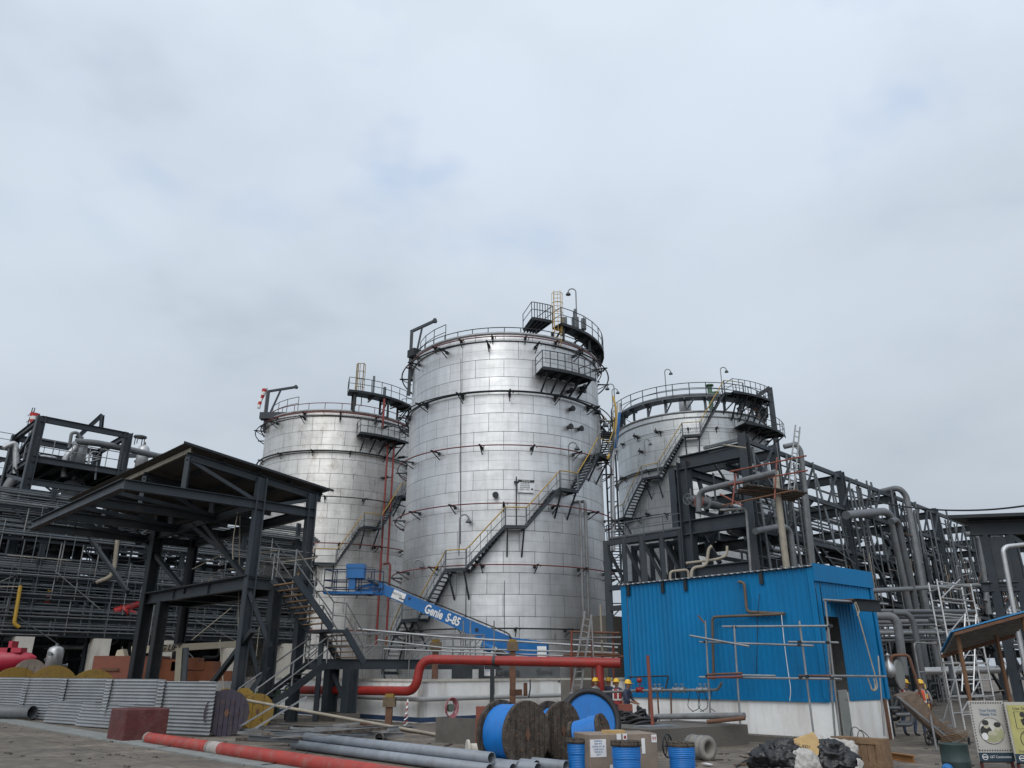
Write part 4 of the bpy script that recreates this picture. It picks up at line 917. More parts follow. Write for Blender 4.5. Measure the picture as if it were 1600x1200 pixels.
for root, O, ks in ((pr, R0, (3, 5)), (pr2, R0 + U * 8.5, (2, 3, 4, 5))):
    for k in ks: m = MB(); m.obox(xy(O + V * (bay * (s0 + s1) / 2) + U * 2.9, levels[k] + 0.12), V * (bay * (s1 - s0) / 2), U * 2.1, ZZ * 0.02); m.build('deck_grating', STEEL2, root)
for k in (0, 1, 2, 3):
    f = MB(); rail(None, f, [xy(R0 - U * 0.3 + V * (bay * s0 + 1.5 * i), levels[k] + 0.15) for i in range(30)], 1.15, r=0.022); f.build('rail_frame', STEEL3, pr)
    m = MB(); m.obox(xy(R0 + V * (bay * (s0 + s1) / 2) + U * 0.6, levels[k] + 0.13), V * (bay * (s1 - s0) / 2), U * 0.7, ZZ * 0.02); m.build('deck_grating', STEEL2, pr)
gl = 'horizontal pipes on the left pipe rack'
for k, n, st_ in ((5, 7, 0.17), (4, 13, 0.165), (3, 8, 0.16), (2, 5, 0.2), (1, 5, 0.2), (0, 4, 0.2)):
    for j in range(n):
        r = random.choice((0.035, 0.05, 0.06, 0.075, 0.09)); d_ = -0.30 + 0.10 * j; z = levels[k] + 0.16 + r + st_ * j
        a = R0 + V * (bay * s0 - 1 + random.uniform(0, 3) * (j % 3 == 2)) + U * d_; b = R0 + V * (bay * s1 + random.uniform(-14, 1)) + U * d_
        single(MB().tube(xy(a, z), xy(b, z), r, 7), 'pipe', random.choice((PIPEG, PIPED, STEEL3, PIPED, STEEL3)), 'long straight pipe running along the left pipe rack', 'pipe', gl)
for k in (5, 4, 3, 2):
    for j in range(6):
        r = random.choice((0.06, 0.09, 0.12)); z = levels[k] + 0.2 + r + 0.3 * j; O = R0 + U * (8.2 + 0.15 * j)
        single(MB().tube(xy(O + V * (bay * s0), z), xy(O + V * (bay * s1 + random.uniform(-8, 0)), z), r, 7), 'pipe', random.choice((PIPEG, PIPED, STEEL3, PIPED)), 'straight pipe running along the rear left pipe rack', 'pipe', 'horizontal pipes on the rear left rack')
for k in range(46):
    a = R0 - U * random.uniform(0.2, 1.0) + V * random.uniform(-4, 30) + ZZ * random.uniform(1.0, 9.0); q = random.random(); d = (ZZ if q < .5 else V if q < .75 else (V + ZZ * random.uniform(-1, 1)).normalized()); l = random.uniform(1.5, 4.0)
    single(MB().tube(a, a + d * l, 0.03, 6), 'scaffold_tube', random.choice((GALVD, STEEL3, TAN, GALVD)), 'thin scaffold tube tied to the near side of the left rack', 'scaffold tube', 'scaffold tubes on the left rack')
# vessels, bends and plant inside and behind the rack
for k, (px, py, Y, r, h) in enumerate(((75, 905, 56, 1.0, 3.2), (150, 940, 60, 0.9, 3.0), (215, 950, 66, 1.1, 3.4), (318, 960, 74, 1.2, 3.6), (100, 970, 58, 1.0, 2.6))):
    p = aY(px, py, Y); vessel('vessel', ['grey upright vessel in the left rack above the first pedestal', 'grey upright vessel in the left rack between the two pedestals', 'pale upright vessel behind the thick left column of the staging', 'pale upright vessel deep in the rack right of the staging columns', 'dark upright vessel low in the left rack above the white pedestals'][k], 'vessel', p, r, h, [PIPEG, PIPED, PIPEL, PIPEG, PIPED][k])
m = MB(); m.path([pl(184, 840, R0 - U * 0.6, V), pl(178, 890, R0 - U * 0.6, V), pl(172, 902, R0 - U * 0.6, V), pl(150, 910, R0 - U * 0.2, V)], 0.14, 10, bend=0.7); single(m, 'pipe', TAN, 'pale buff pipe dropping in front of the left pipe rack', 'pipe')
m = MB(); m.path([pl(32, 915, R0 - U * 0.5, V), pl(22, 975, R0 - U * 0.5, V), pl(30, 980, R0 - U * 0.5, V)], 0.11, 10, bend=0.2); single(m, 'pipe', YEL, 'short yellow pipe hanging at the left end of the rack', 'pipe')
m = MB(); a = pl(178, 955, R0, V); m.tube(a, a + V * 1.6 + ZZ * 0.6, 0.22, 8); m.tube(a + ZZ * 0.3 + V * 0.3, a + V * 1.4 - ZZ * 0.1, 0.16, 8); m.tube(a + V * 0.6, a + V * 0.7 + ZZ * 0.1, 0.4, 10); single(m, 'valve', mat('valve_red', (0.42, 0.03, 0.03), 0.5), 'red valve assembly in the left pipe rack right of the second pedestal', 'valve')
def bendy(rng, base, u_, n, r, m, lab, grp):
    pass
random.seed(11)
for k in range(44):
    P_ = R0 + U * random.uniform(1, 9); px = random.uniform(-10, 400); py = random.uniform(860, 1030); a = pl(px, py, P_, V)
    h = random.uniform(1.0, 4.0); ln = random.uniform(1.0, 4.0); m = MB(); r = random.choice((0.06, 0.1, 0.14, 0.2)); a.z = max(a.z, 0.3)
    m.path([a, a + V * ln, a + V * ln + ZZ * h, a + V * ln + ZZ * h + U * 1.5], r, 7, bend=0.4)
    single(m, 'pipe', random.choice((PIPEG, PIPED, STEEL2, PIPEL)), 'bent pipe deep inside the left pipe rack', 'pipe', 'bent pipes inside the left rack')
bk = thing('plant_block', 'dark mass of plant equipment closing off the view behind the left rack', 'building', xy(R0 + U * 14 + V * 15))
for k in range(14):
    c = R0 + U * random.uniform(15, 18) + V * (bay * k * 0.85 - 6); h = random.uniform(6.5, 9.5) + 0.35 * k; m = MB(); m.box(xy(c, h / 2), random.uniform(2.8, 4.4), 3, h, V); m.build('equipment_cabinet', STEEL2 if k % 3 else PIPED, bk)
    ibp(bk, 'column', c - U * 2, xy(c - U * 2, h + 3), 0.3, 0.3, STEEL2); ibp(bk, 'beam', xy(c - U * 2, h + 1), xy(c - U * 2 + V * 5, h + 1), 0.3, 0.2, STEEL2); ibp(bk, 'beam', xy(c - U * 2, h * 0.5), xy(c - U * 2 + V * 5, h * 0.5), 0.3, 0.2, STEEL2)
# ------------------------------------------------------------------ right pipe rack
random.seed(23)
N0 = xy(aY(1172, 780, 38)); RT = 13.35
rr_ = thing('pipe_rack', 'long tall dark pipe rack running away at the right behind the blue building', 'pipe rack', N0)
offs = [0.0, 3.2, 11.4, 19.5, 27.7, 36.1, 44.3, 52.5]; W_ = 3.7; D2 = 6.5
lev = [RT - 0.2, RT - 2.2, 8.6, 5.9, 3.6]
for s in offs:
    for d_ in (0, D2):
        if s == 0 and d_ == D2: continue
        p = N0 + V * s + U * d_; ibp(rr_, 'column', p, xy(p, RT + (0.15 if d_ == 0 else 0)), 0.44, 0.42, STEEL, V, 0.045)
    for z in lev:
        if s > 0: ibp(rr_, 'beam', xy(N0 + V * s, z - 0.1), xy(N0 + V * s + U * D2, z - 0.1), 0.5, 0.28, STEEL2)
for z in lev[:4]:
    for d_ in (-0.05, D2): MB().bar(xy(N0 + V * (0.0 if d_ < 0 else 3.2) + U * d_, z), xy(N0 + V * 54 + U * d_, z), 0.16, 0.22).build('beam', STEEL, rr_)
# end frame next to the tank: second column and deep beams
E1 = N0 + U * 3.7; ibp(rr_, 'column', E1, xy(E1, 12.7), 0.62, 0.55, STEEL, U, 0.06); ibp(rr_, 'column', N0 + U * 1.4 + V * 3.0, xy(N0 + U * 1.4 + V * 3.0, 12.2), 0.55, 0.5, STEEL2, U, 0.05)
for py, h in ((722, 0.75), (825, 0.75), (898, 0.7)): z = pl(1075, py, N0, U).z; ibp(rr_, 'beam', xy(N0 - U * 0.1, z), xy(E1 + U * 0.2, z), h, 0.4, STEEL, None, 0.05)
for py in (735, 830): z = pl(1075, py, N0, U).z; ibp(rr_, 'beam', xy(E1, z), xy(E1 + V * 5, z), 0.45, 0.3, STEEL); ibp(rr_, 'beam', xy(N0 + U * 1.2, z - 0.2), xy(N0 + U * 1.2 + V * 5, z - 0.2), 0.3, 0.2, STEEL)
for a, b in (((1088, 735), (1105, 800)), ((1130, 790), (1112, 850)), ((1095, 830), (1125, 880)), ((1165, 690), (1205, 760)), ((1175, 800), (1205, 860)), ((1205, 800), (1180, 870))): barp(rr_, 'brace', pl(a[0], a[1], N0 + V * 1.5, U), pl(b[0], b[1], N0 + V * 1.5, U), 0.2, 0.2, STEEL)
for k in range(16):
    a = N0 + U * random.uniform(0.2, 3.5) + V * random.uniform(0.3, 3.0); z = random.choice((4.0, 6.2, 8.4, 10.6)) + random.uniform(-.3, .3); q = random.random()
    if q < .4: barp(rr_, 'strut', xy(a, z), xy(a, z + random.uniform(1.2, 2.4)), 0.09, 0.09, STEEL3)
    elif q < .75: barp(rr_, 'strut', xy(a, z), xy(a + U * random.uniform(-1.5, 1.5) + V * .4, z + random.uniform(-.2, 1.6)), 0.1, 0.1, STEEL)
    else: MB().ch(xy(a, z), xy(a + V * 2.5, z), 0.15, 0.08, 0.015).build('strut', STEEL, rr_)
# truss posts, chords and diagonals along the near side
s = 0.9
k = 0
while s < 53:
    z0 = random.choice((6.2, 6.6, 7.2, 8.7)); p = N0 + V * s - U * 0.22; MB().bar(xy(p, z0), xy(p + U * random.uniform(-.15, .6), RT + random.uniform(-.9, .35)), random.choice((.07, .1, .12)), 0.10).build('truss_post', STEEL3, rr_)
    if k % 2 == 0: barp(rr_, 'brace', xy(p, RT - 2.1), xy(p + V * 1.65, RT - 0.2), 0.1, 0.1, STEEL)
    if k % 3 == 1: barp(rr_, 'brace', xy(p, 8.6), xy(p + V * 2.2, 5.9), 0.16, 0.16, STEEL)
    s += random.uniform(0.5, 1.9); k += 1
for i, s in enumerate(offs[1:-1]):
    for z0, z1 in ((8.6, RT - 2.2), (3.6, 5.9), (5.9, 8.6), (0.5, 3.6)):
        a = N0 + V * s + U * 0.1; b = N0 + V * (s + 4.1) + U * 0.1; barp(rr_, 'brace', xy(a, z0), xy(b, z1), 0.18, 0.18, STEEL2)
        if random.random() < .6: barp(rr_, 'brace', xy(a + V * 8.2, z0), xy(b, z1), 0.18, 0.18, STEEL2)
    if i: barp(rr_, 'brace', xy(N0 + V * s, 5.9), xy(N0 + V * s + U * D2, 8.6), 0.18, 0.18, STEEL2)
for z in (6.0, 8.7):
    m = MB(); m.obox(xy(N0 + V * 27 + U * 1.0, z + 0.2), V * 26, U * 0.7, ZZ * 0.02); m.build('deck_grating', STEEL2, rr_)
    f = MB(); rail(None, f, [xy(N0 + V * (1.8 * i) - U * 0.1, z + 0.2) for i in range(29)], 1.1, r=0.03); f.build('rail_frame', STEEL3, rr_)
# cable ladders climbing the near columns
for s in (4.6, 12.8, 20.3, 21.2, 28.6, 36.8):
    p = N0 + V * s - U * 0.35; f = MB()
    for o_ in (0, 0.55): f.bar(xy(p + V * o_, 0.2), xy(p + V * o_, RT - 0.6), 0.07, 0.12)
    for i in range(40): f.bar(xy(p, 0.4 + 0.31 * i), xy(p + V * 0.55, 0.4 + 0.31 * i), 0.05)
    f.build('ladder_frame', PIPED if s != 21.2 else PIPEG, rr_)
gl = 'horizontal pipes on the right pipe rack'
for z, n in ((RT - 2.1, 8), (8.6, 8), (5.9, 8), (3.6, 6), (RT - 0.1, 4)):
    for j in range(n):
        r = random.choice((0.05, 0.08, 0.1, 0.14)); d_ = 0.4 + (D2 - 0.8) * j / n + random.uniform(-.1, .1)
        a0_ = random.choice((2, 3, 4, 12, 20)); a = N0 + V * (a0_ + random.uniform(0, 2)) + U * d_; b = N0 + V * random.choice((18, 27, 36, 52, 53, 54)) + U * d_
        if (b - a).length < 6: b = a + V * 14
        single(MB().tube(xy(a, z + 0.22 + r), xy(b, z + 0.22 + r), r, 8), 'pipe', random.choice((PIPEG, PIPED, STEEL3, PIPED, PIPEL)), 'long straight pipe running along the right pipe rack', 'pipe', gl)
# open steel channel ends projecting left of the top (cable tray stubs)
for k in range(6):
    z = pl(1150, 690 + 6 * k, N0, U).z; a = N0 - V * 0.3 + U * 0.2 + V * 0.25 * k; m = MB(); m.ch(xy(a, z), xy(a + U * (2.0 - 0.15 * k), z - 0.05), 0.15, 0.12, 0.02)
    single(m, 'cable_tray', STEEL3, 'short steel cable tray stub projecting left from the rack top', 'cable tray', 'cable tray stubs at the rack end')
# named pipes in front of the rack
def pipe(px_pts, Y0, r, m, label, bend=0.5, d=V, name='pipe', cat='pipe', n=10, group=None):
    P0 = xy(aY(px_pts[0][0], px_pts[0][1], Y0)); mm = MB(); pts = []
    for q in px_pts: pts.append(pl(q[0], q[1], P0, d) if len(q) == 2 else aY(*q))
    mm.path(pts, r, n, bend=bend); return single(mm, name, m, label, cat, group)
pipe([(1092, 800, 37.2), (1091, 768, 37.2), (1212, 738, 34.0)], 36, 0.14, PIPEG, 'grey pipe with an elbow hung across the end frame of the right rack', 0.5)
pipe([(1212, 738, 36.0), (1214, 765, 35.2), (1230, 895, 35.0), (1240, 1000, 35)], 36, 0.15, TAN, 'tall buff pipe standing just behind the blue building roof', 0.6)
pipe([(1180, 830), (1222, 822), (1234, 828), (1243, 900), (1250, 1000)], 37, 0.16, PIPEG, 'grey pipe bending down next to the tall buff pipe', 0.6)
pipe([(1135, 800, 40), (1138, 830, 40), (1150, 835, 40), (1180, 832, 40)], 40, 0.15, PIPED, 'dark grey pipe bend inside the end frame of the right rack', 0.5)
pipe([(1322, 805), (1382, 799), (1392, 806), (1424, 965), (1440, 1070)], 44, 0.25, PIPEG, 'thick grey pipe turning down the middle of the right rack', 0.9)
pipe([(1392, 815), (1402, 812), (1436, 970), (1450, 1062)], 45, 0.19, PIPED, 'darker pipe running down beside the thick grey pipe', 0.5)
pipe([(1360, 773, 57), (1378, 768, 52), (1404, 762, 51), (1416, 774, 51), (1445, 940, 50), (1470, 1060, 50)], 51, 0.2, PIPEG, 'grey pipe rising over the top of the right rack and turning down', 0.9)
pipe([(1508, 835, 60), (1523, 834, 60), (1530, 842, 60), (1545, 960, 60)], 60, 0.2, PIPEG, 'small grey pipe elbow near the far end of the right rack', 0.7)
pipe([(1330, 925), (1528, 914), (1540, 920), (1540, 940)], 40, 0.14, PIPEG, 'horizontal grey pipe below the rack right of the blue building', 0.4)
pipe([(1345, 963, 29), (1393, 963, 29), (1402, 972, 29), (1413, 1055, 29)], 29, 0.15, PIPEG, 'grey pipe elbow coming out behind the blue building corner', 0.5)
pipe([(1395, 958, 31), (1418, 958, 31), (1428, 972, 31), (1445, 1075, 31)], 31, 0.11, PIPED, 'slim dark pipe elbow right of the blue building corner', 0.5)
pipe([(1452, 968, 33), (1468, 972, 33), (1478, 985, 33), (1492, 1085, 33)], 33, 0.1, PIPED, 'slim bent pipe in front of the aluminium tower', 0.5)
pipe([(1440, 1049, 36), (1560, 1046, 36)], 36, 0.17, PIPEL, 'thick pale pipe lying low behind the aluminium tower', 0)
pipe([(1225, 698, 41), (1243, 694, 41), (1251, 703, 41), (1270, 880, 41)], 41, 0.14, PIPEG, 'grey pipe looping over the near top of the right rack', 0.6)
pipe([(1256, 770, 40), (1268, 895, 40)], 40, 0.12, PIPEG, 'slim grey downpipe left of the first tall rack column', 0)
gl = 'horizontal pipes low beside the right rack'
for k in range(9):
    py = 955 + 6 * k + random.uniform(-2, 2); pipe([(1345, py), (1480 + random.uniform(0, 60), py - 1 + random.uniform(-2, 2))], 34 + random.uniform(0, 5), random.choice((.06, .09, .12)), random.choice((PIPEG, PIPED, GALVD)), 'thin horizontal pipe low beside the right rack', 0, V, n=7, group=gl)
for k in range(60):
    P_ = N0 + U * random.uniform(-1.5, 6) + V * random.uniform(4, 40); h = random.uniform(1.0, 5.0); a = xy(P_, random.choice((0.3, 3.8, 6.2, 6.2, 8.9))); m = MB(); r = random.choice((0.05, 0.08, 0.11, 0.14)); ln = random.uniform(.8, 3)
    m.path([a, a + ZZ * h * 0.6, a + ZZ * h * 0.6 + V * ln, a + V * ln + ZZ * (h * 0.1), a + V * ln + U * 1.2 + ZZ * h * 0.1], r, 7, bend=0.35)
    single(m, 'pipe', random.choice((PIPEG, PIPED, STEEL2, PIPEG)), 'bent pipe deep inside the right pipe rack', 'pipe', 'bent pipes inside the right rack')
# thin tubes of scaffolds tied to the rack
for k in range(110):
    a = N0 - U * random.uniform(0.3, 1.2) + V * random.uniform(2, 42) + ZZ * random.uniform(0.5, 10.5); q = random.random(); d = (ZZ if q < .45 else V * 1.0 if q < .8 else (V + ZZ * random.uniform(-1, 1)).normalized()); l = random.uniform(1.5, 4.5)
    if q < .45 and a.z > 8: a.z -= 4
    single(MB().tube(a, a + d * l, 0.03, 6), 'scaffold_tube', random.choice((GALVD, RUST, TAN, GALVD)), 'thin scaffold tube tied to the near side of the right rack', 'scaffold tube', 'scaffold tubes on the right rack')
for k in range(70):
    s = random.uniform(1, 50); d_ = random.choice((0.05, 0.05, 1.5, 3.0, D2)); z = random.choice((0.6, 3.7, 6.0, 8.7, 8.7, 11.2)); p = N0 + V * s + U * d_; q = random.random()
    if q < .5: barp(rr_, 'brace', xy(p, z), xy(p + V * random.choice((-2.4, -1.6, 1.6, 2.4)), min(z + random.uniform(1.6, 2.4), RT - .2)), random.choice((.07, .1, .13)), .09, random.choice((STEEL, STEEL2, STEEL3)))
    else: barp(rr_, 'hanger', xy(p, z), xy(p, min(z + random.uniform(1.5, 4.0), RT)), random.choice((.06, .09)), .07, random.choice((STEEL, STEEL2, STEEL3)))
# handwheel valves on the middle beam of the end frame
def wheel(root, c, r, ax, m, spokes=5, name='handwheel', t=0.03):
    ax = Vector(ax).normalized(); x = ax.cross(ZZ).normalized(); y = ax.cross(x); f = MB()
    f.path([c + x * r * math.cos(2 * math.pi * i / 20) + y * r * math.sin(2 * math.pi * i / 20) for i in range(20)], t, 6, closed=True)
    for i in range(spokes): a = 2 * math.pi * i / spokes; f.tube(c, c + x * r * math.cos(a) + y * r * math.sin(a), t * 0.7, 5)
    f.tube(c - ax * t * 2, c + ax * t * 2, t * 1.8, 8); return f.build(name, m, root)
for k, (px, py) in enumerate(((1075, 780), (1092, 783))):
    c = pl(px, py, N0 - V * 0.8, U); t = thing('gate_valve', ['gate valve with grey handwheel left on the end frame beam', 'gate valve with red handwheel right on the end frame beam'][k], 'valve', c)
    f = MB(); f.tube(c + V * 0.1, c + V * 0.7, 0.16, 10); f.tube(c + V * 0.7, c + V * 2.6, 0.2, 10); f.tube(c + V * 0.65, c + V * 0.78, 0.32, 12); f.tube(c + V * 0.3, c + V * 0.3 + ZZ * 0.6, 0.05, 6); f.build('body', PIPEG, t)
    wheel(t, c, 0.28, V, RUSTR if k else STEEL3)
# low bridge between tank and rack
E2 = E1 - V * 0.0; bz = pl(1000, 842, E1, U).z
br = thing('pipe_bridge', 'low dark steel bridge between the middle tank and the right rack', 'bridge', xy(E1 + U * 4))
for d_ in (0.0, 2.6):
    for z in (bz, bz - 2.5, bz - 3.6): MB().bar(xy(E1 + U * 0.2 + V * d_, z), xy(E1 + U * 5.7 + V * d_, z), 0.2, 0.28).build('beam', STEEL, br)
    for i in range(5): p = E1 + U * (0.5 + 1.27 * i) + V * d_; barp(br, 'column', xy(p, 0), xy(p, bz + 0.15), 0.34 if i % 2 == 0 else 0.24, 0.3, STEEL)
    for i in range(4): p = E1 + U * (0.5 + 1.27 * i) + V * d_; barp(br, 'brace', xy(p, bz - 2.4), xy(p + U * 1.27, bz - 0.1), 0.14, 0.14, STEEL2)
f = MB(); rail(None, f, [xy(E1 + U * (0.3 + 1.3 * i), bz + 0.15) for i in range(5)], 0.9, r=0.03); f.build('rail_frame', STEEL3, br)
for j in range(5): single(MB().tube(xy(E1 + U * 0.3 + V * (0.3 + 0.45 * j), bz + 0.3), xy(E1 + U * 5.6 + V * (0.3 + 0.45 * j), bz + 0.3), random.choice((.1, .14)), 8), 'pipe', random.choice((PIPED, PIPEG)), 'straight pipe lying on the low bridge beside the middle tank', 'pipe', 'pipes on the low bridge')
pipe([(1047, 905, 36), (1047, 893, 36), (1075, 890, 36), (1076, 902, 36)], 36, 0.06, TAN, 'thin buff pipe hoop above the left end of the blue roof', 0.3)
pipe([(1080, 905, 35.5), (1081, 887, 35.5), (1104, 884, 35.5), (1107, 858, 35.5), (1112, 853, 35.5)], 36, 0.07, TAN, 'thin stepped buff pipe above the blue roof', 0.25)
pipe([(1136, 853, 36), (1136, 868, 36), (1120, 874, 36), (1072, 880, 36)], 36, 0.06, TAN, 'thin curved buff pipe hung from the lowest end frame beam', 0.25)
pipe([(1125, 797, 36.5), (1163, 795, 36.5), (1166, 800, 36.5), (1173, 895, 36.5)], 36, 0.06, GALVD, 'thin grey pipe dropping past the right column of the end frame', 0.25)
# hanging scaffold with planks in the rack
sc = thing('hanging_scaffold', 'rusty tube scaffold with plank floor hung on the right rack', 'scaffold', aY(1195, 800, 35))
for k, (a, b) in enumerate((((1140, 737), (1260, 712)), ((1138, 757), (1262, 735)), ((1125, 772), (1160, 790)), ((1150, 740), (1144, 790)), ((1214, 715), (1210, 780)), ((1152, 765), (1250, 770)), ((1128, 790), (1245, 765)))):
    MB().tube(aY(a[0], a[1], 35 + 0.3 * (k % 3)), aY(b[0], b[1], 34.5 + 0.3 * (k % 2)), 0.04, 7).build('scaffold_tube', RUSTR if k < 5 else RUST, sc)
for k in range(6):
    a = aY(1150 + 3 * k, 770 - 2.5 * k, 36.5 - 0.3 * k); MB().bar(a, a + XX * 2.6 - YY * 0.5 - ZZ * 0.5, 0.24, 0.05).build('plank', WOOD, sc)
MB().tube(aY(1130, 655 + 40, 35.5), aY(1165, 700, 35.5), 0.04, 6).build('scaffold_tube', TAN, sc)
# leaning ladder tops above the rack
t = thing('ladder', 'long grey ladder leaning against the near end of the right rack', 'ladder', aY(1232, 740, 36.5)); f = MB()
a0, a1, b0, b1 = aY(1231, 770, 36.5), aY(1243, 664, 36.5), aY(1240, 770, 36.5), aY(1250, 667, 36.5); f.bar(a0, a1, 0.06); f.bar(b0, b1, 0.06)
for i in range(12): f.bar(a0 + (a1 - a0) * i / 12, b0 + (b1 - b0) * i / 12, 0.04)
f.build('ladder_frame', GALV, t)
# overhead cable
m = MB(); m.path([aY(1300, 770, 50), aY(1400, 790, 46), aY(1450, 796, 44), aY(1500, 798, 42), aY(1560, 796, 40), aY(1640, 785, 38)], 0.05, 6, bend=2.0); single(m, 'cable', BLACK, 'black overhead cable sagging from the right rack to the picture edge', 'cable')
# background plant closing the view under the rack
bk = thing('plant_block', 'dark mass of plant equipment closing off the view behind the right rack', 'building', xy(N0 + U * 14 + V * 25))
for k in range(15):
    c = N0 + U * (9 + random.uniform(0, 3)) + V * (4 * k + 3); h = random.uniform(3.5, 6); m = MB(); m.box(xy(c, h / 2), random.uniform(2.0, 4.2), 2, h, V); m.build('equipment_cabinet', STEEL2 if k % 3 else CONCD, bk)
    ibp(bk, 'beam', xy(c - U * 1.6, h * .6), xy(c - U * 1.6 + V * 5, h * .6), 0.3, 0.2, STEEL2); ibp(bk, 'column', c - U * 1.6, xy(c - U * 1.6, h + 2), 0.3, 0.3, STEEL2)

# ------------------------------------------------------------------ roofed steel shelter at the right edge
B0 = xy(aY(1542, 900, 34)); sh = thing('steel_shelter', 'dark steel shelter with flat roof cut by the right picture edge', 'shelter', B0)
zr0 = aY(1540, 826, 34).z
def Q(px, py, Y=34): return aY(px, py, Y)
W6 = Vector((0.95, -0.2, 0)).normalized(); 
m = MB(); m.obox(xy(B0 + W6 * 4 + V * 2 - XX * 0.2, zr0 + 0.42), W6 * 4.6, V * 3.0, ZZ * 0.07); m.build('roof_sheet', STEEL2, sh)
ibp(sh, 'beam', xy(B0 - W6 * 0.3, zr0), xy(B0 + W6 * 8, zr0), 0.6, 0.35, STEEL, None, 0.04)
ibp(sh, 'beam', xy(B0 + V * 5, zr0), xy(B0 + V * 5 + W6 * 8, zr0), 0.6, 0.35, STEEL2, None, 0.04)
m = MB(); a = xy(B0 + W6 * 0.2, zr0 - 1.3); m.obox(a + W6 * 0.45, W6 * 0.42, V * 0.1, ZZ * 0.9); m.build('gusset_panel', STEEL, sh)
ibp(sh, 'beam', xy(B0 - W6 * 0.3, zr0 - 2.5), xy(B0 + W6 * 8, zr0 - 2.5), 0.4, 0.3, STEEL, None, 0.04)
for s_ in (0.25, 1.25, 4.2, 7.0): ibp(sh, 'column', B0 + W6 * s_, xy(B0 + W6 * s_, zr0 - 0.3), 0.34, 0.34, STEEL, V, 0.05)
for i in range(5): z = 0.6 + 1.25 * i; barp(sh, 'brace', xy(B0 + W6 * 0.3, z), xy(B0 + W6 * 1.2, z + 1.1), 0.12); barp(sh, 'strut', xy(B0 + W6 * 0.3, z + 1.15), xy(B0 + W6 * 1.2, z + 1.15), 0.12)
barp(sh, 'brace', xy(B0 + W6 * 1.3, zr0 - 0.4), xy(B0 + W6 * 3.4, zr0 - 2.3), 0.2)
pipe([(1600, 851, 31), (1572, 854, 31), (1567, 860, 31), (1593, 1000, 31), (1605, 1060, 31)], 31, 0.09, PIPEL, 'thin pale pipe bent down in front of the right shelter', 0.3)
# aluminium scaffold tower
at = thing('scaffold_tower', 'pale aluminium scaffold tower standing left of the blue roofed lean-to', 'scaffold tower', aZ(1508, 1140))
A1, A2 = aZ(1508, 1140), aZ(1562, 1135); hA = pl(1466, 905, A1, Vector((1, 0.1, 0))).z
AD = (A2 - A1); AN = Vector((0.25, 1, 0)).normalized() * 1.3
for k, p in enumerate((A1, A2, A1 + AN, A2 + AN)):
    MB().tube(xy(p), xy(p, hA), 0.035, 7).build('post', ALU, at)
for o_ in (Vector(), AN):
    for i in range(9): z = 0.5 + i * (hA - 0.6) / 8; MB().tube(xy(A1 + o_, z), xy(A2 + o_, z), 0.03, 6).build('rung', ALU, at)
for i in range(4): z = 0.6 + i * hA / 4; MB().tube(xy(A1, z), xy(A2 + AN, z + hA / 4 * 0.8), 0.026, 6).build('brace', ALU, at); MB().tube(xy(A1, z + 0.4), xy(A1 + AN, z + 0.4), 0.026, 6).build('strut', ALU, at); MB().tube(xy(A2, z + 0.4), xy(A2 + AN, z + 0.4), 0.026, 6).build('strut', ALU, at)
MB().tube(A1 - XX * 0.9, pl(1494, 1055, A1, XX), 0.035, 6).build('outrigger', GALVD, at)
f = MB(); a0 = aY(1503, 1080, 30.3); a1 = aY(1508, 960, 30.8); b0 = a0 + XX * 0.42; b1 = a1 + XX * 0.42; f.tube(a0, a1, 0.03, 6); f.tube(b0, b1, 0.03, 6)
for i in range(1, 11): f.tube(a0 + (a1 - a0) * i / 11, b0 + (b1 - b0) * i / 11, 0.02, 6)
t = thing('ladder', 'aluminium ladder leaning inside the scaffold tower at the right', 'ladder', a0); f.build('ladder_frame', ALU, t)
t = thing('stop_gate', 'low galvanised pipe barrier frame beside the hand cart', 'barrier', aZ(1452, 1140)); f = MB()
p0, p1 = aZ(1452, 1145), aZ(1490, 1142); f.path([p0, xy(p0, 3.0), xy(p1, 3.0), p1], 0.035, 6, bend=0.2); f.tube(xy(p0, 2.0), xy(p1, 2.0), 0.03, 6); f.build('pipe_frame', GALVD, t)
# ------------------------------------------------------------------ blue clad building
random.seed(5)
BC = Vector((9.42, 24.6, 0)); BL = Vector((4.22, 30.3, 0)); BR = Vector((12.2, 26.9, 0))
d1 = (BL - BC).normalized(); L1 = (BL - BC).length; d2 = (BR - BC).normalized(); L2 = (BR - BC).length
n1 = Vector((-d1.y, d1.x, 0)); n1 = n1 if n1.y < 0 else -n1; n2 = Vector((-d2.y, d2.x, 0)); n2 = n2 if n2.y < 0 else -n2
bb = thing('site_building', 'bright blue sheet clad building on a white base wall', 'building', BC)
zb, zt_ = 1.17, 5.08
def ribs(P, d, l, z0, z1, out, pitch=0.2, amp=0.028):
    m = corr(xy(P, z0), d, l, ZZ, z1 - z0, pitch, amp, 8, 'trap'); nn = d.cross(ZZ)
    if nn.dot(out) < 0:
        c = Vector(P); 
        for p in m.v: k = (p - c).dot(nn); p -= nn * k * 2
    return m
ribs(BC + d1 * 0.0, d1, L1, zb, zt_, n1).build('cladding', BLUEC, bb)
dx0, dx1, dz1 = 0.30, 1.12, 3.62
ribs(BC, d2, dx0, zb, 4.72, n2).build('cladding', BLUEC, bb)
ribs(BC + d2 * dx1, d2, L2 - dx1, zb, 4.72, n2).build('cladding', BLUEC, bb)
ribs(BC + d2 * dx0, d2, dx1 - dx0, dz1, 4.72, n2).build('cladding', BLUEC, bb)
m = MB(); m.obox(xy(BC + d2 * (L2 / 2) + n2 * 0.06, 4.93), d2 * (L2 / 2 + 0.06), n2 * 0.03, ZZ * 0.27); m.build('fascia', BLUEC, bb)
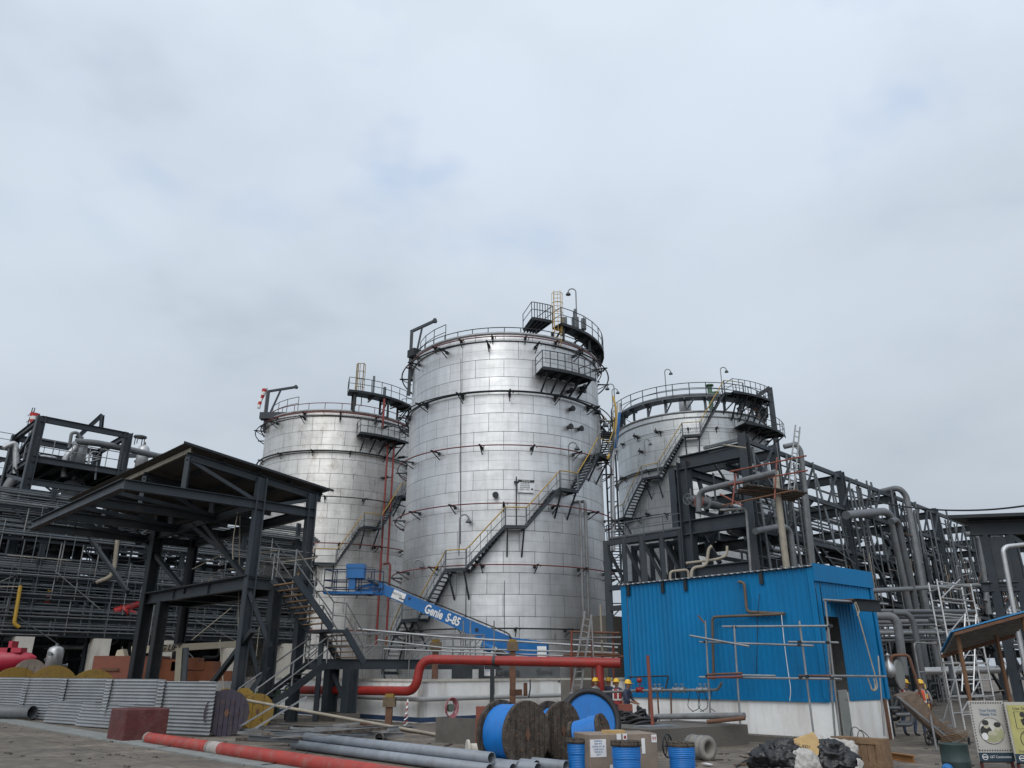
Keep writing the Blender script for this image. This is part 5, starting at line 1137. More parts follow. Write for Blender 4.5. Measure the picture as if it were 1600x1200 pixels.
m = MB(); m.obox(xy(BC + d2 * (L2 - 0.07) + n2 * 0.045, 2.95), d2 * 0.09, n2 * 0.02, ZZ * 1.77); m.obox(xy(BC + d1 * 0.07 + n1 * 0.045, 3.12), d1 * 0.09, n1 * 0.02, ZZ * 1.95); m.obox(xy(BC + d1 * (L1 - 0.1) + n1 * 0.045, 3.12), d1 * 0.13, n1 * 0.02, ZZ * 1.95); m.obox(xy(BC + d1 * L1 / 2 + n1 * 0.045, zb + 0.03), d1 * L1 / 2, n1 * 0.02, ZZ * 0.05); m.build('corner_trim', BLUEC, bb)
# base wall (left face, right face either side of the door) and rear walls
th = 0.25
def wallp(P, d, l, z0, z1, inw, mt=WHITEP, name='base_wall'):
    m = MB(); m.obox(P + d * l / 2 + inw * th / 2 + ZZ * (z0 + z1) / 2, d * l / 2, inw * th / 2, ZZ * (z1 - z0) / 2); return m.build(name, mt, bb)
wallp(BC - n1 * 0.02 + d1 * 0.02, d1, L1 - 0.02, 0, zb + 0.25, -n1)
wallp(BC - n2 * 0.02 + d1 * 0 + d2 * 0.04, d2, dx0 - 0.04, 0, zb + 0.25, -n2); wallp(BC - n2 * 0.02 + d2 * dx1, d2, L2 - dx1, 0, zb + 0.25, -n2)
RW = BC + d1 * L1 + d2 * L2
wallp(BC + d1 * L1, d2, L2, 0, zt_ - 0.1, -d1, WHITEP, 'rear_wall'); wallp(BC + d2 * L2 + d1 * 0.3, d1, L1 - 0.6, 0, zt_ - 0.3, -d2, WHITEP, 'rear_wall')
m = MB(); m.obox(BC + d1 * L1 / 2 - n1 * 0.07 + ZZ * 3.2, d1 * (L1 / 2 - .05), n1 * 0.03, ZZ * 1.75); m.build('inner_lining', STEEL2, bb)
m = MB(); a = xy(BC + n1 * 0.12 - d1 * 0.05, zt_ + 0.03); w_ = d2 * (L2 + 0.1) - ZZ * 0.22
m.prism([a, a + d1 * (L1 + 0.15), a + d1 * (L1 + 0.15) + w_, a + w_], ZZ * 0.035); m.build('roof_sheet', GALV, bb)
f = corr(xy(BC + n1 * 0.16, zt_ + 0.05), d1, L1 + 0.1, -n1, 0.5, 0.25, 0.03, 8, 'trap'); f.build('eave_sheet', WHITE, bb)
for s_ in (1.75, 4.75, 5.75, 7.35): m = MB(); m.ch(xy(BC + d1 * (L1 * (1 - 0) - (7.7 - s_)) + n1 * 0.09, zt_ - 0.02), xy(BC + d1 * (L1 - (7.7 - s_)) + n1 * 0.09, zt_ - 0.38), 0.12, 0.06, 0.012, d1); m.build('eave_bracket', STEEL2, bb)
# door leaf of dull sheet below, dark opening with leaning leaf
m = MB(); m.obox(xy(BC + d2 * (dx0 + 0.3) + n2 * 0.10, 0.78), d2 * 0.24, n2 * 0.02, ZZ * 0.72); m.tube(xy(BC + d2 * (dx0 + 0.42) + n2 * 0.12, 1.25), xy(BC + d2 * (dx0 + 0.42) + n2 * 0.16, 1.25), 0.03, 8); m.build('door_leaf', GREYM if False else mat('grey_door', (0.22, 0.235, 0.23), 0.55, 0, 0.15, 2, (0.12, 0.11, 0.1), 0.4, 2), bb)
# canopy over the door: channel beam with rusty sheet
q = BC + d2 * 1.35; m = MB(); zc_ = pl(1340, 950, BC, d2).z
m.obox(xy(q + n2 * 0.45, zc_ + 0.12), d2 * 0.75, n2 * 0.42, ZZ * 0.02); m.build('canopy_sheet', RUST, bb)
MB().ch(xy(q - d2 * 0.75 + n2 * 0.9, zc_ - 0.05), xy(q + d2 * 0.85 + n2 * 0.9, zc_ - 0.02), 0.36, 0.12, 0.02).build('canopy_beam', STEEL2, bb)
m = MB(); p = xy(BC + d2 * (L2 - 0.35) + n2 * 0.05, 0); m.bar(p, p + ZZ * 1.2, 0.08); m.build('downpipe', RUST, bb)
single(MB().box(BC + d1 * 2.6 + n1 * 0.35 + ZZ * 0.09, 3.2, 0.6, 0.18, d1), 'base_kerb', CONCD, 'dark grey concrete kerb along the foot of the blue building', 'kerb')
# stains of spilt mortar on the base wall
# pipes and tubes on the blue wall
def wp_(px, py, o=0.15): r = ray(px, py); P = BC + n1 * o; return pl(px, py, P, d1)
def tubes(pts, r, m, label, o=0.15, bend=0.15, name='pipe', cat='pipe', n=8):
    mm = MB(); mm.path([wp_(a, b, o) for a, b in pts], r, n, bend=bend); return single(mm, name, m, label, cat)
BRN = mat('brown_pipe', (0.115, 0.085, 0.06), 0.6, 0.2, 0.2, 3)
tubes([(1154, 909), (1163, 911), (1167, 956), (1226, 959)], 0.05, BRN, 'stepped brown pipe fixed high on the blue wall')
tubes([(1115, 1062), (1113, 964), (1224, 959.5)], 0.045, BRN, 'long brown pipe bent along the middle of the blue wall', 0.22)
tubes([(1187, 928), (1184, 960), (1182, 1055)], 0.012, STEEL2, 'thin dark rod standing against the blue wall', 0.2, 0, 'rod', 'rod')
tubes([(1091, 962), (1100, 973)], 0.03, RUST, 'short rusty tube stub sticking out left of the scaffold on the blue wall', 0.5, 0, 'scaffold_tube', 'tube')
# scaffold frame in front of the left face
scf = thing('tube_scaffold', 'light galvanised tube scaffold in front of the blue wall', 'scaffold', xy(wp_(1200, 1100, 1.2)))
def st(a, b, o=1.0, m=GALV, r=0.032, o2=None, name='standard'): MB().tube(wp_(a[0], a[1], o), wp_(b[0], b[1], o if o2 is None else o2), r, 8).build(name, m, scf)
st((1102, 970), (1112, 1156), 1.1); st((1147, 977), (1159, 1168), 1.15); st((1249, 970), (1271, 1145), 0.9); st((1289, 937), (1313, 1150), 0.6); st((1292, 985), (1305, 1152), 0.45)
st((1129, 979), (1300, 978), 1.0, name='ledger'); st((1078, 993), (1171, 1010), 1.15, name='ledger'); st((1093, 1003), (1271, 1009), 1.05, name='ledger'); st((1232, 1003), (1310, 1004), 0.95, name='ledger')
st((1093, 1058), (1315, 1061), 1.05, name='ledger'); st((1249, 1056), (1300, 1056), 0.9, RUST, name='ledger'); st((1105, 1054), (1160, 1052), 1.2, RUST, 0.035, name='ledger'); st((1105, 1059), (1160, 1057), 1.25, RUSTR, 0.035, name='ledger'); st((1160, 1055), (1212, 1056), 1.25, GALV, 0.03, name='ledger')
MB().tube(pl(1300, 1056, BC + n2 * 1.0, d2), pl(1384, 1057, BC + n2 * 1.0, d2), 0.032, 8).build('ledger', GALV, scf)
MB().tube(pl(1287, 937, BC + n2 * 0.8, d2), pl(1387, 944, BC + n2 * 0.8, d2), 0.032, 8).build('ledger', GALV, scf)
MB().tube(pl(1372, 1025, BC + n2 * 0.8, d2), pl(1382, 1150, BC + n2 * 0.8, d2), 0.03, 8).build('standard', GALV, scf)
m = MB()
for px, py in ((1102, 1003), (1147, 980), (1147, 1006), (1249, 1003), (1249, 1008), (1105, 1056), (1251, 1058), (1261, 1057), (1300, 1058), (1293, 1004), (1297, 979)):
    c = wp_(px, py, 1.08); MB().box(c, 0.085, 0.09, 0.08, d1).build('clamp', STEEL2, scf)
MB().tube(wp_(1159, 1155, 1.15), wp_(1159, 1171, 1.15), 0.09, 10).build('base_foot', GALVD, scf)
# rusty vertical bar and rails left part
single(MB().tube(aZ(1021, 1150, 0.3), aY(1012, 1024, aZ(1021, 1150, 0.3).y), 0.05, 8), 'steel_bar', RUSTR, 'rusty red steel bar standing upright in front of the blue wall', 'bar')
m = MB(); m.path([wp_(1221, 961, 0.3), wp_(1226, 1010, 0.35), wp_(1233, 1060, 0.4), wp_(1236, 1078, 0.4), wp_(1234, 1095, 0.35)], 0.012, 5, bend=0.3); single(m, 'rope', WHITE, 'thin white rope hanging from the brown pipe on the blue wall', 'rope')
P2 = BC + n2 * 1.0; m = MB(); m.path([pl(1335, 942, P2, d2), pl(1340, 958, P2, d2), pl(1352, 1000, P2, d2), pl(1367, 1054, P2, d2), pl(1372, 1075, P2, d2), pl(1364, 1081, P2, d2), pl(1359, 1068, P2, d2), pl(1354, 1055, P2, d2)], 0.02, 6, bend=0.3)
m.path([pl(1337, 941, P2, d2), pl(1343, 955, P2, d2), pl(1340, 962, P2, d2)], 0.02, 6, bend=0.1); m.path([pl(1365, 1060, P2, d2), pl(1369, 1076, P2, d2), pl(1362, 1079, P2, d2), pl(1360, 1070, P2, d2)], 0.02, 6, bend=0.2)
single(m, 'rope', ROPE, 'knotted pale rope hanging from the canopy beam over the door', 'rope')
# valve manifold along the left face
mf = thing('valve_manifold', 'pipe manifold with small valves along the foot of the blue wall', 'manifold', xy(wp_(1040, 1080, 0.9)))
m = MB(); m.path([wp_(890, 1084, 0.95), wp_(1000, 1079, 0.95), wp_(1122, 1078, 0.95), wp_(1128, 1066, 0.95)], 0.045, 8, bend=0.2); m.build('header', GALVD, mf)
for px in (1000, 1024, 1031, 1057, 1066, 1095, 1103):
    c = wp_(px, 1078, 0.95); v = MB(); v.tube(c - d1 * 0.1, c + d1 * 0.1, 0.075, 10); v.tube(c - d1 * 0.12, c - d1 * 0.09, 0.1, 10); v.tube(c + d1 * 0.09, c + d1 * 0.12, 0.1, 10); v.tube(c, c + ZZ * 0.18, 0.02, 6); v.tube(c + ZZ * 0.17, c + ZZ * 0.19, 0.07, 10); v.build('valve_body', GALV if px != 1000 else REDP, mf)
for px, py in ((1049, 1135), (1014, 1120), (1028, 1090)):
    p = wp_(px, py, 0.95); v = MB(); v.tube(wp_(px - 1, 1082, 0.95), xy(p, 0.05), 0.028, 6); v.build('support_leg', RUST, mf)
v = MB(); a = wp_(982, 1058, 0.9); v.path([wp_(982, 1058, 0.3), wp_(1045, 1056, 0.3), wp_(1042, 1066, 0.5), wp_(1040, 1078, 0.9)], 0.03, 6, bend=0.1); v.build('branch_pipe', STEEL2, mf)
c = wp_(999, 1063, 0.95); v = MB(); v.lathe(c, [(0, -.09), (.08, -.07), (.10, 0), (.08, .07), (0, .09)], 12); v.build('actuator', REDP, mf)
m = MB()
for k, px in enumerate((1078, 1088, 1094, 1100, 1112)):
    a = wp_(px, 1080, 0.5); m.path([a, a - ZZ * 0.5 + d1 * 0.15 * (-1) ** k, wp_(px + 6 * (-1) ** k, 1112, 0.4)], 0.012, 5, bend=0.25)
single(m, 'hose', BLACK, 'thin black hoses looping from the manifold down the white base wall', 'hoses')
# concrete platform with hoses on it, long pipe over it
Pp = aZ(1015, 1175); Pr = aZ(1171, 1163); dv = (Pr - Pp).normalized(); du = Vector((-dv.y, dv.x, 0)); lp = (Pr - Pp).length
m = MB(); m.obox(Pp + dv * lp / 2 + du * 1.4 + ZZ * 0.27, dv * lp / 2, du * 1.4, ZZ * 0.27); m.obox(Pp + dv * (lp / 2 - 1.6) + du * 1.7 + ZZ * 0.15, dv * lp / 2, du * 1.3, ZZ * 0.15)
single(m, 'concrete_plinth', CONCD, 'low rough concrete platform in front of the blue building', 'platform')
def coil(c, R, r, turns, m, label, squash=1.0, cat='hose', tilt=0.0, name='hose_coil'):
    mm = MB()
    for t in range(turns):
        k = 1 - 0.10 * t + random.uniform(-.03, .03); ox, oy = random.uniform(-.06, .06), random.uniform(-.06, .06)
        mm.path([c + Vector((R * k * math.cos(a) + ox, R * k * squash * math.sin(a) + oy, r + t * r * 0.9 + tilt * math.cos(a + t) + 0.03 * math.sin(3 * a + t))) for a in [2 * math.pi * i / 26 for i in range(26)]], r, 7, closed=True)
    return single(mm, name, m, label, cat)
coil(xy(aY(975, 1120, 25.6), 0.54), 0.55, 0.035, 9, BLACK, 'black rubber hose coil left on the concrete platform beside the rusty bar', 0.8, tilt=0.05)
coil(xy(aY(1000, 1122, 25.2), 0.54), 0.5, 0.04, 10, BLACK, 'black rubber hose heap on the concrete platform in front of the valve manifold', 0.9, tilt=0.10)
coil(xy(aY(955, 1112, 27.2), 0.3), 0.6, 0.05, 11, BLACK, 'coiled black hose beside the large blue cable drum', 0.9, tilt=0.10)
single(MB().tube(aZ(1025, 1120, 0.55 + 0.1), aY(1163, 1118, 24.2), 0.09, 10), 'pipe', GALVD, 'thick dull pipe lying across the concrete platform', 'pipe')
single(MB().tube(aZ(1105, 1128, 0.63), aY(1164, 1122, 24.0), 0.06, 10), 'pipe', RUST, 'short rusty pipe tied beside the thick dull pipe on the platform', 'pipe')
single(MB().obox(xy(aY(1025, 1131, 23.8), 0.56), dv * 0.6, du * 0.3, ZZ * 0.02), 'sheet_panel', GALV, 'pale sheet lying on the concrete platform', 'sheet')
# round vessel end and small pipework right of the building
t = thing('heat_exchanger', 'round grey vessel end standing right of the blue building', 'vessel', xy(aY(1405, 1100, 27.6))); c = aY(1404, 1054, 27.6); ax = Vector((0.75, -0.66, 0))
m = MB(); m.tube(c, c - ax * 2.2, 0.40, 24); m.build('shell', PIPED, t); m = MB(); m.tube(c, c + ax * 0.06, 0.47, 28); m.build('end_cover', mat('cover_grey', (0.2, 0.205, 0.2), 0.6, 0, 0.15, 2), t)
m = MB(); m.tube(xy(c - ax * 0.5), c - ax * 0.5, 0.1, 8); m.tube(xy(c - ax * 1.7), c - ax * 1.7, 0.1, 8); m.build('saddle_frame', STEEL2, t)
m = MB(); m.path([c + Vector((-.3, -.2, .25)), c + Vector((-.25, -.2, .6)), c + Vector((.3, -.3, .62)), c + Vector((.5, -.35, -.9))], 0.05, 7, bend=0.15); m.build('drain_pipe', RUST, t)
p = aY(1389, 1040, 27.2); m = MB(); m.lathe(p - ZZ * 0.2, [(0, -.2), (.12, -.15), (.2, 0), (.16, .2), (.05, .35), (.05, .5), (.1, .52), (0, .6)], 12); single(m, 'valve', PIPEL, 'pale wrapped valve left of the round vessel end', 'valve')
for k in range(8):
    px = 1385 + random.uniform(0, 30); a = xy(aY(px, 1140, 26.8 + k * 0.25), random.uniform(0.2, 0.9)); m = MB(); m.path([a, a + XX * random.uniform(.3, .9), a + XX * 0.6 + ZZ * random.uniform(.3, .8)], 0.06, 7, bend=0.1); single(m, 'pipe', random.choice((PIPED, STEEL2, PIPEG)), 'small bent pipe low between blue building and cart', 'pipe', 'small pipes right of the blue building')
# ------------------------------------------------------------------ white bund wall, red main, boom lift
random.seed(9)
WC = Vector((-3.75, 34.6, 0)); wh = 1.70
bw = thing('bund_wall', 'low white painted bund wall with blue foot stripe round the tanks', 'wall', WC)
def bwall(P, d, l, out):
    m = MB(); inn = -out; m.obox(P + d * l / 2 + inn * 0.15 + ZZ * wh / 2, d * l / 2, inn * 0.15, ZZ * wh / 2); m.build('wall_panel', WHITEP, bw)
    m = MB(); m.obox(P + d * l / 2 + out * 0.012 + ZZ * 0.14, d * (l / 2 + 0.012), out * 0.012, ZZ * 0.09); m.build('stripe', mat('navy_stripe', (0.03, 0.06, 0.13), 0.6, 0, 0.15, 2), bw)
    m = MB(); m.obox(P + d * l / 2 + out * 0.03 + ZZ * (wh - 0.03), d * (l / 2 + 0.03), out * 0.03, ZZ * 0.05); m.build('coping_edge', CONCW, bw)
bwall(WC, U, 22.0, -V); bwall(WC + V * 0.0, V, 15.0, -U)
m = MB(); m.obox(WC + U * 10 + V * 0.4 + ZZ * 0.02, U * 11, V * 0.0 + V * 0.02, ZZ * 0.02)
# inside of the bund: ground darker step behind walls is the yard itself
# grey wall end pieces right
single(MB().obox(xy(aY(915, 1075, 33.5), 0.85), XX * 1.0, YY * 0.1, ZZ * 0.85), 'wall_panel', CONC, 'grey concrete wall piece behind the workers left of the blue building', 'wall')
# red fire main
pz = []
rm_ = MB(); pts = [aY(470, 1078, 39.2), aY(650, 1080, 33.6), aY(657, 1030, 33.6), aY(970, 1036, 31.3)]; rm_.path(pts, 0.185, 16, bend=0.75, seg=8)
fm = thing('fire_main', 'big glossy red pipe stepping up in front of the white wall', 'pipe', xy(aY(655, 1080, 33.6)))
rm_.build('pipe', REDP, fm)
for t in (0.02, 0.33, 0.6): c = pts[2] + (pts[3] - pts[2]) * (t + 0.05); d_ = (pts[3] - pts[2]).normalized(); m = MB(); m.tube(c, c + d_ * (0.12 if t > .1 else 0.03), 0.195, 16); m.build('collar', STEEL if t > 0.3 and t < .5 else REDP, fm)
c = pts[2] + (pts[3] - pts[2]) * 0.375; m = MB(); m.bar(xy(c, 0.2), c - ZZ * 0.17, 0.16); m.bar(c - ZZ * 0.26 - XX * .3, c - ZZ * .26 + XX * 0.3, 0.14); m.build('support_post', STEEL2, fm)
c = pts[2] + (pts[3] - pts[2]) * 0.9; m = MB(); m.tube(xy(c, 0), c, 0.16, 12); m.build('branch_pipe', REDP, fm)
m = MB(); a = WC - U * 0.35 - V * 0.35 + ZZ * 0.95; m.path([a + U * 14 , a, a + V * 12.5], 0.10, 10, bend=0.5); single(m, 'pipe', mat('pale_grey_pipe', (0.36, 0.37, 0.37), 0.5, 0, 0.15, 2, (0.2, 0.19, 0.17), 0.4, 2), 'pale grey pipe fixed along the white wall below the red pipe', 'pipe')
# pipe supports with yellow heads
for k, (px, py0, py1, Y, lab) in enumerate(((681, 1006, 1070, 37.0, 'brown post with yellow clamp head behind the red pipe near its bend'), (801, 1006, 1075, 36.0, 'brown post with yellow clamp head in front of the lift boom end'), (609, 1092, 1135, 34.0, 'short brown post with yellow head in front of the white wall'))):
    p = aY(px, py0, Y); t = thing('pipe_support', lab, 'post', xy(p)); MB().bar(xy(p), p - ZZ * 0.1, 0.26).build('post', RUST, t); MB().box(p - ZZ * 0.12, 0.5, 0.4, 0.36).build('clamp_block', mat('clamp_brown', (0.12, 0.085, 0.05), 0.7, 0, 0.3, 4), t); MB().box(p + ZZ * 0.13, 0.34, 0.34, 0.13).build('head', YELD, t)
# tube rails running right from the walkway
tr2 = thing('tube_railing', 'long galvanised tube railing crossing in front of the middle tank', 'railing', xy(aY(780, 1000, 37.5)))
for (a, b) in (((560, 983), (690, 995)), ((690, 995), (965, 1012)), ((590, 1000), (700, 1013)), ((700, 1013), (965, 1020)), ((600, 1014), (965, 1028))): MB().tube(aY(a[0], a[1], 38.0 - 0.002 * a[0]), aY(b[0], b[1], 38.0 - 0.002 * b[0]), 0.05 if a[1] in (983, 995) else 0.035, 8).build('rail', GALV, tr2)
for px in (600, 640, 708, 724, 735, 772): MB().tube(aY(px, 970 if px > 720 else 990, 37.4), xy(aY(px, 1060, 37.4)), 0.035, 7).build('post', GALVD, tr2)
# boom lift
YB = 41.0
bl = thing('boom_lift', 'blue boom lift with its long boom raised across the middle tank', 'boom lift', xy(aY(820, 1060, YB)))
def bp(px, py, Y): return aY(px, py, Y)
def yb(px): return YB - 0.006 * (855 - px)
out_ = [(592, 908), (603, 914), (800, 996), (855, 1003), (855, 1028), (800, 1023), (745, 997), (592, 926)]
m = MB(); m.prism([bp(a, b, yb(a)) for a, b in out_], Vector((0.1, 0.55, 0))); m.build('boom', BLUEP, bl)
bd = (bp(737, 1006, yb(737)) - bp(592, 931, yb(592))).normalized(); bd = (bp(800, 994, yb(800)) - bp(592, 905, yb(592))).normalized()
bu = Vector((-bd.z * 0.99, 0, bd.x)).normalized(); bu = (bu - bd * bu.dot(bd)).normalized(); bn = bd.cross(bu)
if bn.y > 0: pass
def on(px, py, o=0.03): q = bp(px, py, yb(px)); return q - Vector((0, 1, 0)) * o
text('Genie', 0.60, on(678, 956.5), bd, WHITE, bl, 'lettering', bu, 0.01, bold=0.018, width=0.96)
text('S-85', 0.56, on(708, 969), bd, WHITE, bl, 'lettering', bu, 0.01, bold=0.018, width=0.72)
def plate(root, c, x, y, w, h, m, name='plate', t=0.01): return MB().obox(c, x * w / 2, y * h / 2, x.cross(y).normalized() * t).build(name, m, root)
plate(bl, on(623, 931), bd, bu, 0.66, 0.42, WHITE); text('RENTAL', 0.15, on(621, 929, 0.05), bd, GREYM, bl, 'lettering', bu, 0.003); plate(bl, on(628, 936, 0.05), bd, bu, 0.3, 0.06, GREYM, 'plate_line', 0.004)
plate(bl, on(846, 1018), XX, ZZ, 0.5, 0.5, WHITE); text('UNITED', 0.12, on(846, 1018, 0.05), XX, BLUEP, bl, 'lettering')
m = MB(); m.tube(bp(752, 1008, 40.2), bp(768, 1014, 40.3), 0.2, 12); m.build('ram_bracket', BLUEP, bl); m = MB(); m.tube(bp(765, 1012, 40.2), bp(782, 1022, 40.2), 0.08, 10); m.build('ram_rod', GALV, bl); m = MB(); m.tube(bp(775, 1017, 40.2), bp(805, 1034, 40.3), 0.17, 12); m.build('ram', BLACK, bl)
m = MB(); m.prism([bp(a, b, 39.35) for a, b in ((586, 908), (598, 908), (600, 930), (584, 923))], Vector((0, 0.7, 0))); m.build('knuckle', BLUEP, bl)
for (a, b) in (((590, 912), (560, 918)), ((588, 920), (556, 925))): MB().bar(bp(a[0], a[1], 39.5), bp(b[0], b[1], 39.0), 0.16).build('jib_arm', BLUEP, bl)
for k, (px, py) in enumerate(((640, 935), (745, 984), (800, 1010))): c_ = on(px, py, 0.0); MB().tube(c_ - YY * 0.04, c_ + YY * 0.02, 0.09 if k else 0.06, 10).build('pin', STEEL2, bl)
m = MB(); m.path([on(600, 911) + ZZ * 0.06, on(700, 953) + ZZ * 0.07, on(795, 992) + ZZ * 0.07, on(800, 1000, 0.1)], 0.035, 6, bend=0.2); m.build('hose', BLACK, bl)
m = MB(); m.path([bp(560, 922, 38.8), bp(575, 932, 38.9), bp(590, 928, 39.2), bp(596, 916, 39.4)], 0.03, 6, bend=0.3); m.build('hose', BLACK, bl)
m = MB(); m.tube(bp(575, 905, 38.6), bp(590, 913, 39.3), 0.09, 8); m.build('jib_ram', GREYM, bl)
# basket
bkt = thing('basket', '', '', (0, 0, 0)) if False else None
BF = [bp(505, 926, 38.4), bp(583, 931, 38.4)]; f = MB(); bx = (BF[1] - BF[0]); z0 = BF[0].z
bO = xy(BF[0], z0); bX = Vector((bx.x, 0, 0)); bY = Vector((0.3, 0.95, 0))
m = MB(); m.obox(bO + bX / 2 + bY / 2, bX / 2, bY / 2, ZZ * 0.06); m.build('basket_floor', BLUEP, bl)
for h in (0.25, 0.6, 1.1): f.path([bO + ZZ * h, bO + bX + ZZ * h, bO + bX + bY + ZZ * h, bO + bY + ZZ * h, bO + ZZ * h], 0.03, 6)
for i in range(5):
    for o_ in (Vector(), bY): p = bO + bX * i / 4 + o_; f.tube(p, p + ZZ * 1.1, 0.025, 6)
f.build('basket_frame', mat('basket_dark', (0.02, 0.04, 0.09), 0.5), bl)
m = MB(); m.obox(bp(557, 893, 38.5), XX * 0.42, YY * 0.3, ZZ * 0.34); m.obox(bp(557, 886, 38.5), XX * 0.45, YY * 0.33, ZZ * 0.08); m.obox(bp(551, 908, 38.5), XX * 0.16, YY * 0.2, ZZ * 0.4); m.build('control_console', BLUEP, bl)
# turntable and counterweight housing (wider look: grey panels)
pw_ = 1.0
m = MB(); a = bp(748, 1042, 39.6); b = bp(875, 1042, 40.6); dd_ = xy(b - a).normalized(); ll_ = (b - a).length
m.obox(xy(a + dd_ * ll_ / 2 + YY * 0.6, 1.95), dd_ * ll_ / 2, YY * 0.7, ZZ * 0.42); m.build('housing', GREYM, bl)
text('Genie', 0.5, xy(a + dd_ * 1.45, 2.0) - YY * 0.16, dd_, mat('emboss_grey', (0.05, 0.053, 0.056), 0.5), bl, 'lettering', None, 0.008, bold=0.008)
text('Genie', 0.34, xy(a + dd_ * 3.3, 2.0) - YY * 0.16, dd_, MATS['emboss_grey'], bl, 'lettering', None, 0.008)
plate(bl, xy(a + dd_ * 0.55, 2.02) - YY * 0.17, dd_, ZZ, 0.55, 0.4, WHITE); text('UNITED', 0.11, xy(a + dd_ * 0.55, 2.06) - YY * 0.19, dd_, BLUEP, bl, 'lettering')
m = MB(); m.obox(xy(a + dd_ * ll_ / 2 + YY * 0.6, 1.25), dd_ * 1.2, YY * 0.9, ZZ * 0.26); m.build('chassis', GREYM, bl)
for dx in (0.8, 2.6):
    for dy in (-0.4, 1.6): w = MB(); c = xy(a + dd_ * dx, 0.5) + YY * dy; w.tube(c - YY * 0.2, c + YY * 0.2, 0.5, 18); w.build('wheel', BLACK, bl)
m = MB(); m.bar(bp(826, 1026, 40.9), xy(bp(826, 1030, 40.9), 2.3), 0.5); m.build('mast', BLUEP, bl)
# pipe rack stub box at walkway end
single(MB().box(aY(722, 1052, 37.0), 0.9, 0.6, 0.75), 'junction_box', STEEL2, 'dark box at the right end of the raised walkway', 'box')
# rusty scaffold and ladder by the blue building
rs = thing('tube_scaffold', 'rust brown tube scaffold between the middle tank and the blue building', 'scaffold', xy(aY(930, 1080, 32.5)))
for a, b in (((893, 985), (893, 1085)), ((925, 985), (926, 1085)), ((958, 988), (959, 1070)), ((938, 945), (942, 1040))): MB().tube(aY(*a, 32.5), aY(*b, 32.5), 0.045, 7).build('standard', RUSTR if a[0] != 938 else TAN, rs)
for a, b in (((890, 987), (968, 989)), ((890, 1020), (968, 1023)), ((880, 1023), (975, 1026)), ((905, 997), (970, 996)), ((910, 1004), (970, 1007)), ((893, 1000), (925, 1000))): MB().tube(aY(*a, 32.6), aY(*b, 32.3), 0.042, 7).build('ledger', RUST if a[1] in (987, 1020, 1023) else GALVD, rs)
for k in range(3): MB().bar(aY(890, 1022 + k, 32.8 + k * .25), aY(970, 1024 + k, 32.5 + k * .25), 0.22, 0.05).build('plank', WOOD, rs)
t = thing('step_ladder', 'tall grey ladder leaning against the rusty scaffold', 'ladder', aY(895, 1085, 31.8))
for q in (((914, 955), (893, 1082), (924, 960), (907, 1080)),):
    f = MB(); a0, a1, b0, b1 = [aY(*p, 31.8) for p in q]; f.bar(a0, a1, 0.07); f.bar(b0, b1, 0.07)
    for i in range(1, 12): f.bar(a0 + (a1 - a0) * i / 12, b0 + (b1 - b0) * i / 12, 0.04)
    f.bar(b0, b0 + (b1 - b0) * 0.9 + XX * 0.5, 0.05); f.build('ladder_frame', GALVD, t)
# small things on and along the white wall
single(MB().obox(aY(806, 1082, 34.4), V * 0.25, U * 0.12, ZZ * 0.12), 'steel_offcut', RUST, 'small rusty steel offcut lying on the pale pipe along the white wall', 'offcut')
single(MB().obox(aY(821, 1077, 34.8), V * 0.06, U * 0.06, ZZ * 0.26), 'steel_block', RUST, 'upright rusty block against the white wall', 'block')
hc = thing('hose_coil', 'pink hose coil with green centre hung on the white wall', 'hose', aY(703, 1106, 33.9))
f = MB(); c = aY(703, 1106, 33.9)
for t in range(6):
    f.path([c + V * (0.26 + 0.02 * random.uniform(-1, 1) + 0.015 * t) * math.cos(a) * (0.9 + .1 * (t % 2)) + ZZ * (0.31 + 0.015 * t) * math.sin(a) - U * 0.03 * t for a in [2 * math.pi * i / 22 for i in range(22)]], 0.022, 6, closed=True)
f.build('hose', mat('pink_hose', (0.32, 0.10, 0.12), 0.6), hc); m = MB(); m.tube(c + U * 0.05, c - U * 0.1, 0.15, 14); m.build('hub', mat('hub_green', (0.13, 0.17, 0.14), 0.6), hc)
m = MB()
for i in range(10): m.cm = i % 2; m.bar(aY(637, 1093 + 4.6 * i, 33.8), aY(637 - 0.9 * i, 1093 + 4.6 * (i + 1), 33.8 - 0.03 * i), 0.06, 0.012)
single(m, 'warning_tape', [WHITE, REDP], 'red and white warning tape hanging from the pale grey pipe', 'tape')
m = MB(); m.path([aY(828, 1062, 35.2), aY(829, 1075, 35.0), aY(826, 1090, 35.0)], 0.03, 6, bend=0.3); single(m, 'cable', BLACK, 'short black cable hanging over the white wall', 'cable')
# ------------------------------------------------------------------ foreground
random.seed(31)
mU = -U
